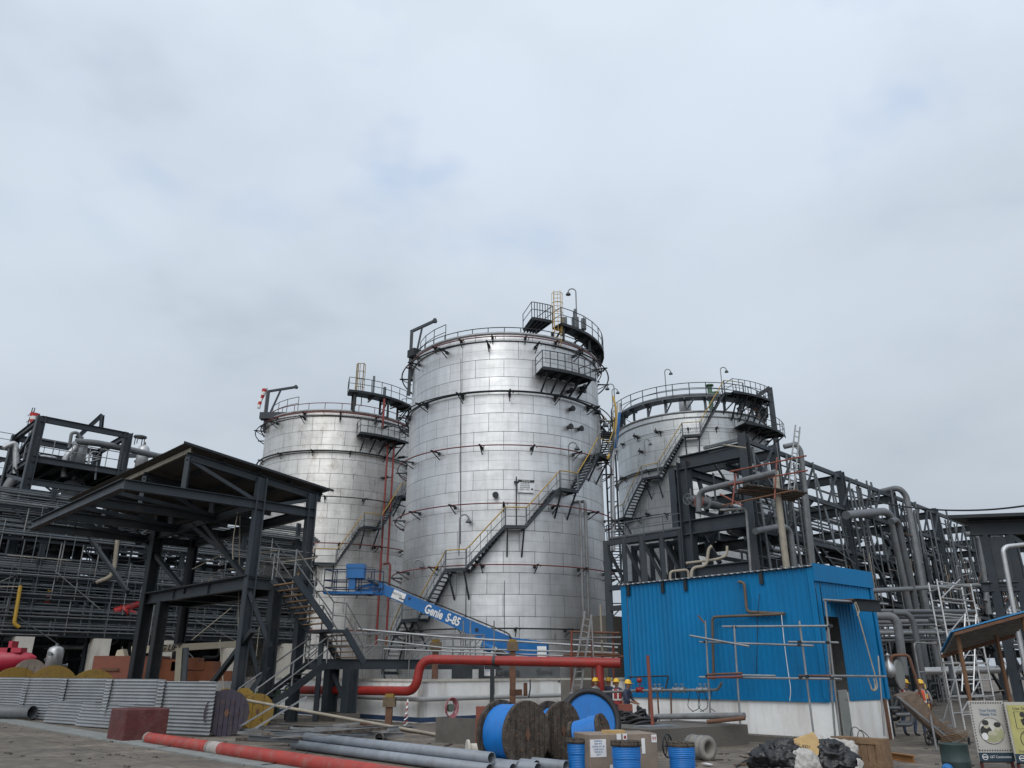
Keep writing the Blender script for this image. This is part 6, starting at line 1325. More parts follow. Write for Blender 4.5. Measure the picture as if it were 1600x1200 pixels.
# corrugated sheet fence, zigzag panels
F0, F1 = Vector((-10.1, 27.7, 0)), Vector((-25.5, 41.4, 0)); fd = (F1 - F0).normalized(); fn = Vector((-fd.y, fd.x, 0)); fn = fn if fn.y < 0 else -fn
npan = 9; pl_ = (F1 - F0).length / npan
for k in range(npan):
    o0 = (0.0, 0.6, -0.2, 0.55, -0.15, 0.5, 0.0, 0.5, 0, 0.4)[k]; o1 = (0.6, -0.2, 0.55, -0.15, 0.5, 0.0, 0.5, 0, 0.4)[k]
    a = F0 + fd * pl_ * k + fn * o0; b = F0 + fd * pl_ * (k + 1) + fn * o1; dr = (b - a); l = dr.length + 0.4; a = a - dr.normalized() * 0.2 - fn * (0.03 * (k % 2))
    lean = Vector((0, 0, 1)) - fn * random.uniform(0.02, 0.06)
    m = corr(a + ZZ * 0.04, lean, 1.72 if k else 1.66, dr, l, 0.115, 0.02, 8); t = tag(m.build('corrugated_sheet', LEAD), None)
    tag(t, ['corrugated zinc sheet at the right end of the fence behind the maroon block', 'corrugated zinc sheet second from the right end of the fence', 'corrugated zinc sheet third from the right end of the fence', 'corrugated zinc sheet fourth from the right end of the fence', 'corrugated zinc sheet fifth from the right end of the fence', 'corrugated zinc sheet sixth from the right end of the fence', 'corrugated zinc sheet seventh from the right end of the fence', 'corrugated zinc sheet eighth from the right end of the fence', 'corrugated zinc sheet at the far left end of the fence'][k], 'fence panel', 'corrugated sheets of the fence')
for k in range(3):
    a = F0 + fd * (1.6 + 3.4 * k) + fn * 0.42; m = corr(a + ZZ * 0.03, ZZ - fn * 0.18 + fd * 0.08 * (-1) ** k, 0.85, fd + fn * 0.12, 3.6, 0.115, 0.02, 8)
    tag(m.build('corrugated_sheet', LEAD), ['short loose zinc sheet propped low against the right part of the fence', 'short loose zinc sheet propped low against the middle of the fence', 'short loose zinc sheet propped low against the left part of the fence'][k], 'fence panel', 'loose zinc sheets')
# maroon concrete block
c = aZ(196, 1157); m = MB(); q0, q1, q2 = aZ(150, 1156), aZ(187, 1159), aZ(240, 1157)
dA = (q1 - q0); 
m.obox(xy((q1 + aZ(240, 1157)) / 2 + Vector((-0.3, 0.55, 0)), 0.5), XX * 0.85, YY * 0.5, ZZ * 0.5)
b = MB(); c0 = aZ(190, 1160); e1 = U * 0.68; e2 = V * 0.66; b.obox(c0 + e1 + e2 + ZZ * 0.46, e1, e2, ZZ * 0.46)
o = single(b, 'anchor_block', MAROON, 'maroon painted concrete block in front of the zinc fence', 'block'); mod = o.modifiers.new('b', 'BEVEL'); mod.width = 0.03; mod.segments = 2
# open grey pipe at the left edge
def openpipe(p, q, r, m, label, cat='pipe', group=None, wall=0.012):
    d = (Vector(q) - Vector(p)); L = d.length; mm = MB(); mm.lathe(p, [(r - wall, 0.0), (r, 0.0), (r, L), (r - wall, L)], 28, d); mm.lathe(p, [(r - wall, 0.0), (r - wall, L)], 28, d); return single(mm, 'pipe', m, label, cat, group)
p = aZ(51, 1113, 0.33); openpipe(p, p + Vector((-6, 2.2, 0)), 0.27, PIPEG, 'open ended grey pipe lying at the left edge before the zinc fence')
single(MB().box(p + Vector((-0.3, 0.1, -0.3)), 0.6, 0.3, 0.08), 'timber_packer', WOOD, 'timber packer under the open grey pipe end', 'timber')
# red pipe on the ground
rp0 = aZ(231, 1153, 0.15); fp = thing('pipe', 'long faded red pipe lying across the yard foreground', 'pipe', xy(rp0))
m = MB(); m.tube(rp0, rp0 + mU * 4.3, 0.155, 24); m.build('pipe_section', REDF, fp); m = MB(); m.tube(rp0 + mU * 4.3, rp0 + mU * 4.95, 0.158, 24); m.build('bare_joint', mat('bare_joint', (0.33, 0.31, 0.29), 0.7, 0, 0.2, 4, (0.4, 0.12, 0.09), 0.3, 4), fp)
m = MB(); m.tube(rp0 + mU * 4.95, rp0 + mU * 17, 0.155, 24); m.build('pipe_section', REDF, fp); m = MB(); m.tube(rp0 - mU * 0.02, rp0 + mU * 0.12, 0.161, 24); m.tube(rp0 + mU * 4.26, rp0 + mU * 4.38, 0.168, 24); m.build('end_band', CONC, fp)
for k, s in enumerate((2.0, 8.0, 12.0)): c = xy(rp0 + mU * s, 0.02); single(MB().box(c, 0.9, 0.15, 0.04, V), 'timber_packer', WOOD, ['timber packer under the left part of the red pipe', 'timber packer under the middle of the red pipe', 'timber packer under the right part of the red pipe'][k], 'timber')
# bundle of grey pipes
gp_ = mat('pvc_grey', (0.22, 0.245, 0.28), 0.45, 0, 0.12, 2.5, (0.12, 0.12, 0.12), 0.5, 3.5)
b0 = aZ(459, 1163, 0.13)
for k, (dv_, z_, s0_, s1_, lab) in enumerate(((0.0, 0, 0.0, 8.1, 'slim grey pipe nearest the red pipe in the bundle on the ground'), (0.25, 0, 0.15, 8.4, 'second slim grey pipe of the bundle counted from the red pipe'), (0.50, 0.0, 0.0, 8.2, 'third slim grey pipe of the bundle counted from the red pipe'), (0.80, 0, 1.7, 8.7, 'fourth slim grey pipe of the bundle counted from the red pipe'), (1.05, 0, 1.55, 8.3, 'fifth slim grey pipe of the bundle counted from the red pipe'), (1.32, 0, 2.0, 8.8, 'rearmost slim grey pipe of the bundle beside the flanged spool'), (0.14, 0.2, 0.4, 8.0, 'slim grey pipe lying on top of the two nearest in the bundle'))):
    a = b0 + V * dv_ + ZZ * z_; openpipe(a + mU * s0_, a + mU * s1_ + V * (0.12 * (k % 3 - 1)), 0.115, gp_, lab, 'pipe', 'bundled grey pipes')
# scrap steel heap
for k in range(46):
    px = random.uniform(365, 560); py = random.uniform(1132, 1158); p = aZ(px, py, 0.05 + 0.35 * random.random() * (1 if px < 500 else 0.4)); a = random.uniform(-0.5, 0.5); d = Vector((math.cos(a), math.sin(a), random.uniform(-.08, .08)))
    m = MB(); l = random.uniform(0.8, 2.4); ty = k % 3
    if ty == 0: m.bar(p, p + d * l, random.uniform(.12, .4), 0.03)
    elif ty == 1: m.ch(p, p + d * l, 0.12, 0.06, 0.012)
    else: m.bar(p, p + d * l, 0.08, 0.08)
    single(m, 'scrap_plate', random.choice((GALVD, PIPEG, WOOD, GALVD, PIPED, LEAD)), 'loose steel strip in the scrap heap below the lower stair', 'scrap', 'scrap strips below the stair')
for k, (px, py) in enumerate(((395, 1140), (375, 1135))):
    p = aZ(px, py, 0.45 - .1 * k); f = MB(); d = Vector((0.7, 0.25, 0.45)); e = Vector((0.3, -0.6, 0.1)) * 0.6
    f.bar(p, p + d * 1.8, 0.05); f.bar(p + e, p + e + d * 1.8, 0.05)
    for i in range(22): f.bar(p + d * 1.8 * i / 21, p + e + d * 1.8 * i / 21, 0.025)
    single(f, 'grating', LEAD, ['galvanised grating panel propped on the scrap heap', 'galvanised grating panel leaning beside the violet drum'][k], 'grating')
# long tan tube
single(MB().tube(aY(345, 1087, 29.6), aZ(682, 1148, 0.08), 0.05, 8), 'scaffold_tube', TAN, 'long tan tube sloping from the yellow drum down to the yard', 'tube')
single(MB().tube(aZ(560, 1130, 0.05), aZ(690, 1150, 0.05), 0.04, 8), 'reinforcing_bar', RUST, 'thin rusty bar lying in front of the white wall', 'bar')
p = aZ(592, 1152, 0.16); openpipe(p, p + Vector((0.0, 1.6, 0)), 0.13, CONC, 'short grey pipe stub on the ground behind the bundle')
# drums
def drum(label, c, axis, R, w, rc, cable=CABLE, fl=WOOD, group='cable drums in the yard', flanges=(1, 1), boards=9, hub=True, turns=14):
    c = Vector(c); ax = Vector(axis).normalized(); t = thing('cable_drum', label, 'cable drum', xy(c), group); y = ZZ if abs(ax.z) < 0.9 else YY; x = y.cross(ax).normalized(); y = ax.cross(x)
    prof = []
    n = turns
    for i in range(n * 4 + 1):
        h = -w / 2 + w * i / (n * 4); prof.append((rc + 0.012 * abs(math.sin(math.pi * i / 4)) + (0.012 if i > n * 2.4 else 0), h))
    m = MB(); face = [(rc * (1 - i / 36.0) , w / 2 + 0.012 * (i % 2)) for i in range(1, 30)]
    m.lathe(c, [(0, -w / 2)] + prof + (face if not flanges[0] else []) + [(0, w / 2)], 40, ax); m.build('cable', cable, t)
    for k, s in enumerate((1, -1)):
        if not flanges[k]: continue
        f = MB(); o = c + ax * s * (w / 2 + 0.045); tk = 0.04
        for i in range(boards):
            y0 = -R + 2 * R * i / boards + 0.008; y1 = -R + 2 * R * (i + 1) / boards - 0.008; pts = []
            N_ = 6
            for j in range(N_ + 1): yy = y0 + (y1 - y0) * j / N_; pts.append((math.sqrt(max(R * R - yy * yy, 0)), yy))
            pts2 = [(a, b) for a, b in pts] + [(-a, b) for a, b in reversed(pts)]; j_ = random.uniform(-.006, .006)
            f.prism([o + y * a + x * b - ax * tk + ax * j_ for a, b in pts2], ax * 2 * tk)
        f.lathe(o, [(R * 0.97, -tk * 1.3), (R * 1.005, -tk * 1.3), (R * 1.005, tk * 0.4), (R * 0.97, tk * 0.4)], 40, ax)
        f.build('flange_boards', fl, t)
        if hub:
            h = MB(); oo = o + ax * s * tk; h.prism([oo + y * 0.13 * R * 1.5, oo + x * 0.12 * R, oo - y * 0.13 * R * 1.5, oo - x * 0.12 * R], ax * s * 0.015)
            for i in range(6): a = math.pi / 3 * i; h.tube(oo + x * .5 * R * math.cos(a) + y * .5 * R * math.sin(a), oo + x * .5 * R * math.cos(a) + y * .5 * R * math.sin(a) + ax * s * 0.02, 0.025, 8)
            h.build('hub_frame', RUST, t)
    return t
g = aZ(823, 1203); drum('big wooden drum of blue cable in the middle foreground', xy(g, 0.70) + U * 0.42, mU, 0.70, 0.74, 0.60)
g = Vector((1.22, 20.6, 0)); drum('dark wooden drum partly hidden right behind the big blue cable drum', xy(g, 0.66) + U * 0.2, mU, 0.66, 0.34, 0.5)
g = Vector((2.0, 21.6, 0)); t3 = drum('large dark rimmed drum showing the blue cable face', xy(g, 0.80), Vector((0.22, -0.95, 0.2)), 0.80, 0.22, 0.64, CABLE, BLACK, flanges=(0, 1), hub=False)
ax3 = Vector((0.22, -0.95, 0.2)).normalized(); m = MB(); m.lathe(xy(g, 0.80), [(0.66, -0.1), (0.665, 0.17), (0.80, 0.17), (0.80, -0.1)], 44, ax3); m.build('rim', BLACK, t3)
g = Vector((2.2, 19.0, 0)); drum('small wooden drum of blue cable leaning before the dark rimmed drum', Vector((1.80, 19.55, 0.66)), Vector((0.85, -0.45, 0.24)), 0.36, 0.62, 0.33)
g = Vector((2.0, 18.2, 0)); MB_ = drum('little upright blue drum with a wooden top left of the carton', Vector((1.42, 18.2, 0.30)), ZZ, 0.25, 0.56, 0.21, turns=18, hub=False)
drum('little upright blue drum in front of the carton', Vector((2.32, 17.25, 0.30)), ZZ, 0.31, 0.60, 0.27, turns=20, hub=False, boards=7)
drum('little upright blue drum under the handwheel right of the carton', Vector((3.60, 18.0, 0.27)), ZZ, 0.28, 0.50, 0.26, CABLE, hub=False, boards=7)
drum('violet painted drum of black cable at the right end of the zinc fence', xy(aY(352, 1125, 28.4), 0.72), Vector((0.35, -0.93, 0)), 0.72, 0.8, 0.42, BLACK, PURPLE, hub=True)
def ydrum(label, px, py, Y, R, ax, fl=YELD): p = aY(px, py, Y); drum(label, xy(p, max(R, 0.1)), ax, R, 0.8, R * 0.6, BLACK, fl, 'yellow cable drums behind the fence', boards=3)
ydrum('yellow drum peeping over the left part of the zinc fence', 25, 1055, 43.5, 1.12, Vector((0.6, -.8, 0)))
ydrum('yellow drum behind the zinc fence below the silver vessel', 84, 1055, 42, 1.16, Vector((0.5, -.87, 0)))
ydrum('yellow drum behind the zinc fence near the orange container', 146, 1060, 39.5, 1.06, Vector((0.5, -.87, 0)))
ydrum('yellow drum behind the violet drum at the end of the fence', 396, 1105, 31.5, 0.62, Vector((0.6, -.8, 0)))
ydrum('yellow drum standing beside the foot of the front staging column', 366, 1095, 33.0, 0.7, Vector((-0.5, -.87, 0)))
drum('pale wooden reel beside the pink machine at the far left', xy(aY(50, 1030, 44), 1.9), Vector((.6, -.8, 0)), 0.75, 0.5, 0.4, BLACK, mat('pale_reel', (0.24, 0.2, 0.17), 0.9), 'yellow cable drums behind the fence', boards=5)
# pink-red machine nose, silver vessel, orange and cream plant behind the fence
pm = thing('mobile_crane', 'pink red rounded machine nose at the left picture edge', 'machine', xy(aY(10, 1040, 46))); c = aY(-12, 1032, 46); m = MB(); m.lathe(c, [(0.0, -2.6), (0.55, -2.4), (0.62, 0), (0.52, 1.2), (0.3, 2.0), (0.12, 2.3), (0, 2.35)], 18, Vector((1, 0.1, 0.05))); m.build('body', PINK, pm); m = MB(); m.obox(aY(10, 1016, 46), XX * 1.0, YY * 0.3, ZZ * 0.13); m.obox(aY(20, 1012, 46), XX * 0.1, YY * 0.3, ZZ * 0.35); m.obox(xy(c, 0.7), XX * 2, YY * .8, ZZ * 0.5); m.build('frame', PINK, pm)
vessel('vessel', 'silver bell shaped vessel standing between the first two white pedestals', 'vessel', xy(aY(83, 1040, 46), 1.9), 0.42, 1.5, PIPEL)
oc = thing('wheeled_crane', 'orange counterweight of a crane behind the fence near the staging columns', 'crane', xy(aY(190, 1045, 45))); m = MB(); m.obox(aY(205, 1044, 45), XX * 1.75, YY * 0.8, ZZ * 0.62); m.build('counterweight', mat('counterweight_orange', (0.20, 0.06, 0.035), 0.6, 0, 0.15, 2), oc); m = MB(); m.obox(aY(172, 1046, 44.1), XX * 0.45, YY * 0.01, ZZ * 0.07); m.build('plate', RUST, oc); m = MB(); m.prism([aY(a, b, 44.6) for a, b in ((178, 1030), (195, 1028), (192, 1014), (183, 1016))], YY * 0.5); m.build('bracket', CREAM, oc)
jl = thing('boom_lift', 'cream boom lift with orange base parked behind the staging columns', 'boom lift', xy(aY(290, 1050, 44)))
m = MB(); m.prism([aY(a, b, 44 + 0 * a) for a, b in ((205, 1010), (380, 1001), (380, 1010), (205, 1022))], YY * 0.5); m.build('boom', CREAM, jl)
bd2 = (aY(380, 1001, 44) - aY(205, 1010, 44)).normalized(); text('JLG LIFT', 0.42, aY(262, 1012.5, 43.95), bd2, BLACK, jl, 'lettering', None, 0.008, shear=0.25, width=1.5, bold=0.008)
for k in range(6): m = MB(); m.obox(aY(252 + 16 * k, 1037 + (k % 3) * 4, 44.3), XX * random.uniform(.25, .45), YY * 0.5, ZZ * random.uniform(.15, .4)); m.build('engine_cover', ORANGE, jl)
m = MB(); m.obox(aY(300, 1056, 44.5), XX * 2.4, YY * 0.8, ZZ * 0.25); m.build('chassis', ORANGE, jl)
for px in (262, 335): c = xy(aY(px, 1058, 43.6), 0.55); m = MB(); m.tube(c - YY * 0.2, c + YY * .2, 0.55, 16); m.build('wheel', BLACK, jl)
for k, px in enumerate((283, 292)): single(MB().bar(xy(aY(px, 1060, 42.5)), aY(px - 1, 1012, 42.5), 0.3 if k == 0 else 0.22), 'post', CREAM if k == 0 else STEEL3, ['cream post in front of the orange lift base', 'grey post in front of the orange lift base'][k], 'post')
gm_ = thing('generator', 'small green and black machine under the staging stair', 'machine', xy(aY(440, 1090, 37))); m = MB(); m.obox(xy(aY(415, 1075, 37), 0.7), XX * 0.6, YY * 0.4, ZZ * 0.5); m.build('body', GREEN, gm_); m = MB(); [m.tube(xy(aY(405 + 7 * k, 1085, 36.5), 0.2), xy(aY(405 + 7 * k, 1085, 36.5), 1.0 + .2 * (k % 2)), 0.05, 6) for k in range(5)]; m.build('frame', STEEL2, gm_)
# dark sheets, red cabinet, flanged spool
m = MB(); a, b = aZ(680, 1160), aZ(745, 1164); m.obox((a + b) / 2 + ZZ * 0.35, (b - a) / 2, Vector((0, 0.03, 0)), ZZ * 0.36 - YY * 0.02); single(m, 'steel_sheet', mat('brown_sheet', (0.10, 0.09, 0.08), 0.7, 0, 0.2, 3), 'dull brown steel sheet standing in front of the white wall', 'sheet')
single(MB().box(aZ(752, 1178) + Vector((0.1, 0.6, 0.56)), 0.55, 0.5, 1.12), 'cabinet', RUSTR, 'narrow red cabinet behind the big blue cable drum', 'cabinet')
sp = thing('pipe_spool', 'short flanged cream pipe spool left of the big blue cable drum', 'pipe', aZ(742, 1178)); c = aZ(731, 1172, 0.24); dx = Vector((0.97, 0.22, 0)); m = MB(); m.tube(c, c + dx * 0.62, 0.145, 18); m.build('barrel', CONCW, sp); m = MB(); m.tube(c - dx * 0.03, c + dx * 0.03, 0.23, 22); m.tube(c + dx * 0.56, c + dx * 0.62, 0.17, 22); m.build('flange_rim', CONCW, sp)
# carton
ct = thing('carton', 'big weathered carton with white shipping labels in the foreground', 'carton', Vector((2.75, 18.3, 0)))
cA, cB = Vector((1.62, 17.75, 0)), Vector((3.13, 18.2, 0)); e = (cB - cA); en = Vector((-e.y, e.x, 0)).normalized(); ed = e.normalized()
m = MB(); m.obox((cA + cB) / 2 + en * 0.45 + ZZ * 0.38, e / 2, en * 0.45, ZZ * 0.38); o = m.build('box_body', CARDG, ct); mod = o.modifiers.new('b', 'BEVEL'); mod.width = 0.012; mod.segments = 2
def fl_(s, z, w, h, m, o=0.006, nm='label_sheet'): return MB().obox(cA + ed * s - en * o + ZZ * z, ed * w / 2, en * 0.003, ZZ * h / 2).build(nm, m, ct)
fl_(0.2, 0.50, 0.36, 0.34, PAPER); fl_(0.68, 0.70, 0.1, 0.14, PAPER); fl_(0.82, 0.70, 0.1, 0.14, PAPER); fl_(0.82, 0.70, 0.05, 0.06, REDP, 0.012, 'fragile_mark'); fl_(1.5, 0.66, 0.12, 0.15, PAPER); fl_(0.5, 0.12, 0.1, 0.12, PAPER); fl_(1.24, 0.52, 0.08, 0.3, PAPER)
for i, w in enumerate((0.3, 0.16, 0.3, 0.22, 0.3, 0.12)):
    text(['SHIPPING', 'NET WT', 'GROSS WT 96', 'CASE NO 4', 'MADE IN', 'QTY'][i], 0.045, cA + ed * 0.2 - en * 0.012 + ZZ * (0.635 - 0.052 * i), ed, BLUEP, ct, 'lettering', None, 0.001)
for s in (-0.025, 0.025): m = MB(); p = cA + ed * (1.5 + s) - en * 0.012 + ZZ * 0.66; m.prism([p - ed * 0.02, p + ed * 0.02, p + ZZ * 0.05], -en * 0.002); m.bar(p, p - ZZ * 0.04, 0.012, 0.004); m.build('arrow_mark', REDP, ct)
single(MB().obox((cA + cB) / 2 + en * 0.3 - ed * 0.1 + ZZ * 0.79, ed * 0.22, en * 0.14, ZZ * 0.03 + ed * 0.01), 'cardboard_flap', CARD, 'torn piece of cardboard lying on top of the carton', 'cardboard')
# handwheel valve, grey hose reel
vv = thing('gate_valve', 'loose valve with spoked handwheel right of the carton', 'valve', Vector((3.95, 19.4, 0))); c = aY(1043, 1165, 19.4); wheel(vv, c, 0.24, Vector((0.8, -0.6, 0)), STEEL2, 6, 'handwheel', 0.018); m = MB(); d = Vector((-0.8, 0.6, 0)) * -1; m.tube(c, c + Vector((0.45, 0.1, -0.06)), 0.04, 8); m.lathe(c + Vector((0.5, 0.1, -0.28)), [(0, 0), (.14, .0), (.14, .3), (.06, .36), (0, .36)], 12); m.build('body', GALVD, vv)
hr = thing('hose_reel', 'grey coiled duct lying on its side beside the low concrete platform', 'hose', aZ(1095, 1190)); c = xy(aZ(1095, 1187), 0.27); m = MB(); ax = Vector((0.55, -0.83, 0)); m.lathe(c, [(0.15, -.3), (.27, -.3), (.275, -.1), (.27, 0.0), (.275, .1), (.27, .3), (.15, .3), (.15, -.3)], 28, ax); m.build('coil', CONC, hr)
for h in (-.2, 0.05, .25): m = MB(); m.lathe(c + ax * h, [(.275, -.02), (.29, -.02), (.29, .02), (.275, .02)], 28, ax); m.build('strap_band', GALVD, hr)
# refuse bags, sacks, cardboard, crate
from mathutils import noise as mnoise
def blob(c, sx, sy, sz, seed, rough=0.22, n=72):
    """crumpled sack: ridged folds, tied neck"""
    m = MB(); vs = []; rows = 48; so = Vector((seed * 7.3, seed * 3.1, seed * 1.7))
    for j in range(rows + 1):
        v = math.pi * j / rows
        for i in range(n):
            u = 2 * math.pi * i / n; d = Vector((math.sin(v) ** 0.75 * math.cos(u), math.sin(v) ** 0.75 * math.sin(u), math.cos(v)))
            e = Vector((d.x, d.y, d.z * 0.45)); a = mnoise.noise(d * 1.1 + so); r1 = 1 - abs(mnoise.noise(e * 2.4 + so)) * 2; r2 = 1 - abs(mnoise.noise(e * 5.0 + so * 2)) * 2; r3 = 1 - abs(mnoise.noise(e * 11 + so * 3)) * 2
            k = 1 + rough * (0.55 * a + 0.34 * r1 + 0.20 * r2 + 0.09 * r3) - rough * 0.35
            z = d.z * sz * k
            if d.z < 0: z *= 0.8
            vs.append(Vector(c) + Vector((d.x * sx * k, d.y * sy * k, z)))
    m.add(vs, [(j * n + i, j * n + (i + 1) % n, (j + 1) * n + (i + 1) % n, (j + 1) * n + i) for j in range(rows) for i in range(n)], True); return m
def gb(px, py, Y, z): q = aY(px, py, Y); return q
def bag(label, px, py, Y, sx, sy, sz, mt, seed, rough=0.22): p = aY(px, py, Y); p.z = max(p.z, sz * 0.72); return single(blob(p, sx, sy, sz, seed, rough), 'refuse_bag' if mt is BAGB else 'sack', mt, label, 'bag', None)
bag('black refuse bag at the left front of the rubbish pile', 1222, 1193, 17.9, 0.66, 0.42, 0.36, BAGB, 1, 0.55)
bag('black refuse bag at the right of the pile before the wooden crate', 1299, 1190, 18.0, 0.50, 0.4, 0.36, BAGB, 2, 0.5)
bag('white sack low between the two black refuse bags', 1260, 1194, 17.6, 0.30, 0.2, 0.28, BAGW, 3, 0.5)
bag('white sack under the right edge of the yellow cardboard', 1287, 1166, 18.5, 0.34, 0.22, 0.2, BAGW, 4, 0.5)
bag('torn white sack beside the wooden crate', 1320, 1182, 18.4, 0.3, 0.2, 0.30, BAGW, 6, 0.5)
bag('white plastic scrap at the right foot of the rubbish pile', 1334, 1198, 17.8, 0.2, 0.12, 0.16, BAGW, 7, 0.5)
m = MB(); pts = [(1225, 1164), (1272, 1147), (1281, 1160), (1279, 1182), (1240, 1174), (1224, 1177)]; P3 = [aY(a, b - 2, 18.0 - 0.010 * (b - 1147)) for a, b in pts]; m.prism(P3, Vector((0, 0.05, 0.015))); single(m, 'cardboard_sheet', CARD, 'creased yellow cardboard lying on top of the rubbish pile', 'cardboard')
text('IEC 4321', 0.10, aY(1254, 1166, 17.75), Vector((0.9, 0.1, -0.12)), BLACK, bpy.data.objects['cardboard_sheet'], 'lettering', Vector((-.1, 0.25, 0.95)), 0.002)
cr = thing('wooden_crate', 'brown wooden crate side standing right of the rubbish pile', 'crate', aZ(1345, 1198)); a, b = aZ(1304, 1196), aZ(1383, 1203); e = b - a; ed = e.normalized(); en = Vector((-ed.y, ed.x, 0)); hgt = 0.62
m = MB(); m.obox((a + b) / 2 + en * 0.25 + ZZ * hgt / 2, e / 2 * 0.98, en * 0.22, ZZ * (hgt / 2 - 0.02)); m.build('box_body', WOODB, cr)
for i in range(7): m = MB(); m.obox(a + ed * (e.length * (i + .5) / 7) + en * 0.01 + ZZ * hgt / 2, ed * (e.length / 14 - 0.006), en * 0.012, ZZ * hgt / 2 * random.uniform(.96, 1)); m.build('plank', WOODB, cr)
for z in (0.06, hgt - 0.07): m = MB(); m.obox((a + b) / 2 - en * 0.02 + ZZ * z, e / 2, en * 0.014, ZZ * 0.055); m.build('batten', WOODB, cr)
for s in (0.06, e.length - 0.06): m = MB(); m.obox(a + ed * s - en * 0.022 + ZZ * hgt / 2, ed * 0.05, en * 0.014, ZZ * (hgt / 2 - .12)); m.build('batten', WOODB, cr)
m = MB(); p = aY(1345, 1155, 19.6); m.path([p + Vector((-.25, 0, -.02)), p + Vector((-.2, 0, .2)), p + Vector((-.05, .1, .28)), p + Vector((.1, 0, .1)), p + Vector((.05, 0, -.05))], 0.01, 5, bend=0.12); m.path([p + Vector((-.1, 0, -.02)), p + Vector((0.0, 0, .24)), p + Vector((.2, 0, .05)), p + Vector((.2, 0, -.05))], 0.01, 5, bend=0.12); single(m, 'wire', BLACK, 'loop of thin black wire on top of the wooden crate', 'wire')
m = MB(); a, b = aZ(1386, 1180, .08), aZ(1428, 1186, .08); m.ib(a, b, 0.16, 0.14, 0.02); single(m, 'steel_beam', mat('rust_orange', (0.24, 0.11, 0.035), 0.7, 0, 0.2, 4), 'short orange rusty beam on the ground right of the crate', 'beam')
dr = thing('oil_drum', 'dark green open drum at the bottom edge before the safety banner', 'drum', aZ(1498, 1208)); c = aZ(1498, 1212); m = MB(); m.lathe(c, [(0.27, 0), (.28, .02), (.27, .25), (.28, .27), (.27, .29), (.27, .58), (.285, .6), (.26, .6), (.26, .1), (0, .1)], 22); m.build('drum_body', mat('drum_green', (0.025, 0.045, 0.045), 0.55, 0, 0.3, 5), dr)
single(blob(aZ(1481, 1205, 0.12), 0.1, 0.1, 0.14, 12), 'rag', BLUEP, 'small blue rag beside the dark green drum', 'rag')
m = MB(); m.path([aZ(1150, 1198, .03), aZ(1165, 1188, .03), aZ(1182, 1184, .03), aZ(1188, 1186, .05)], 0.018, 6, bend=0.4); single(m, 'cable', BLACK, 'black cable curving over the ground to the left refuse bag', 'cable')
# hand cart
hcart = thing('hand_cart', 'tilted hand cart with torn brown sheet in front of two workers', 'cart', aZ(1462, 1165))
YC = aZ(1462, 1165).y
def hp(px, py, dy=0): return aY(px, py, YC + dy)
for o_ in (0.0, 0.8): m = MB(); m.bar(hp(1402, 1088, o_), hp(1490, 1160, o_), 0.06); m.bar(hp(1490, 1160, o_), hp(1514, 1150, o_), 0.05); m.build('side_rail', WOODB if o_ else GALVD, hcart)
m = MB(); m.prism([hp(1407, 1090), hp(1432, 1082), hp(1450, 1102), hp(1462, 1122), hp(1512, 1158), hp(1484, 1164), hp(1440, 1124)], Vector((0.1, 0.7, 0.05))); m.build('sheet_bed', mat('torn_sheet', (0.16, 0.115, 0.085), 0.85, 0, 0.35, 6, (0.09, 0.065, 0.05), 0.6, 5, 0.4, 20), hcart)
for k in range(7): m = MB(); m.bar(hp(1452 + 7 * k, 1128 + 4.5 * k, -0.04), hp(1476 + 6 * k, 1124 + 5 * k, 0.75), 0.05, 0.03); m.build('slat', WOODB if k % 2 else GALVD, hcart)
for k in range(4): m = MB(); m.bar(hp(1470, 1160 - 3 * k, -0.05), hp(1512, 1152 - 3 * k, -0.05), 0.05, 0.02); m.build('slat', WOODB, hcart)
c = hp(1453, 1160); c.z = 0.2; wheel(hcart, c, 0.19, Vector((0.5, -0.85, 0)), BLACK, 5, 'wheel', 0.025); wheel(hcart, c + Vector((0.5, 0.7, 0)), 0.19, Vector((0.5, -0.85, 0)), BLACK, 5, 'wheel', 0.025)
m = MB(); m.bar(hp(1513, 1152), xy(hp(1514, 1160), 0.02), 0.05); m.bar(hp(1404, 1090), xy(hp(1412, 1120), 0.9), 0.04); m.build('leg', STEEL2, hcart)
m = MB(); a, b = aY(1445, 1070, 26.3), aZ(1464, 1174); n_ = 12
for i in range(n_): m.cm = (i % 2) if i < 6 else 2; m.tube(a + (b - a) * i / n_, a + (b - a) * (i + 1) / n_, 0.028, 8)
single(m, 'marker_pole', [YEL, BLACK, GALVD], 'thin pole with yellow and black striped top before the cart', 'pole')
# blue roofed lean-to at the right edge
lt = thing('lean_to', 'small lean-to with blue edged roof at the right picture edge', 'shelter', xy(aY(1540, 1100, 20.5)))
r0, r1 = aY(1486, 988, 21.0), aY(1640, 946, 20.0); r2, r3 = r1 + Vector((0.6, 2.6, -0.5)), r0 + Vector((1.0, 2.6, -0.45))
m = MB(); m.prism([r0, r1, r2, r3], ZZ * 0.04); m.build('roof_sheet', mat('lean_blue', (0.03, 0.20, 0.42), 0.5, 0, 0.1, 2), lt)
nn = (r3 - r0)
m = MB()
for i in range(11): a = r0 + nn * (i + 0.5) / 11 - ZZ * 0.05; b = r1 + (r2 - r1) * (i + .5) / 11 - ZZ * 0.05; m.bar(a + (b - a) * 0.02, b, 0.19, 0.03)
m.build('ceiling_planks', mat('lath_wood', (0.17, 0.155, 0.14), 0.85, 0, 0.3, 4), lt)
MB().bar(r0 - ZZ * 0.06 + (r1 - r0) * 0.03, r1 - ZZ * 0.06, 0.05, 0.07).build('roof_beam', RUST, lt); MB().bar(r3 - ZZ * 0.1, r2 - ZZ * 0.1, 0.08, 0.1).build('roof_beam', RUST, lt)
OR2 = mat('orange_rust_post', (0.15, 0.075, 0.035), 0.75, 0, 0.3, 4, (0.10, 0.045, 0.03), 0.6, 3)
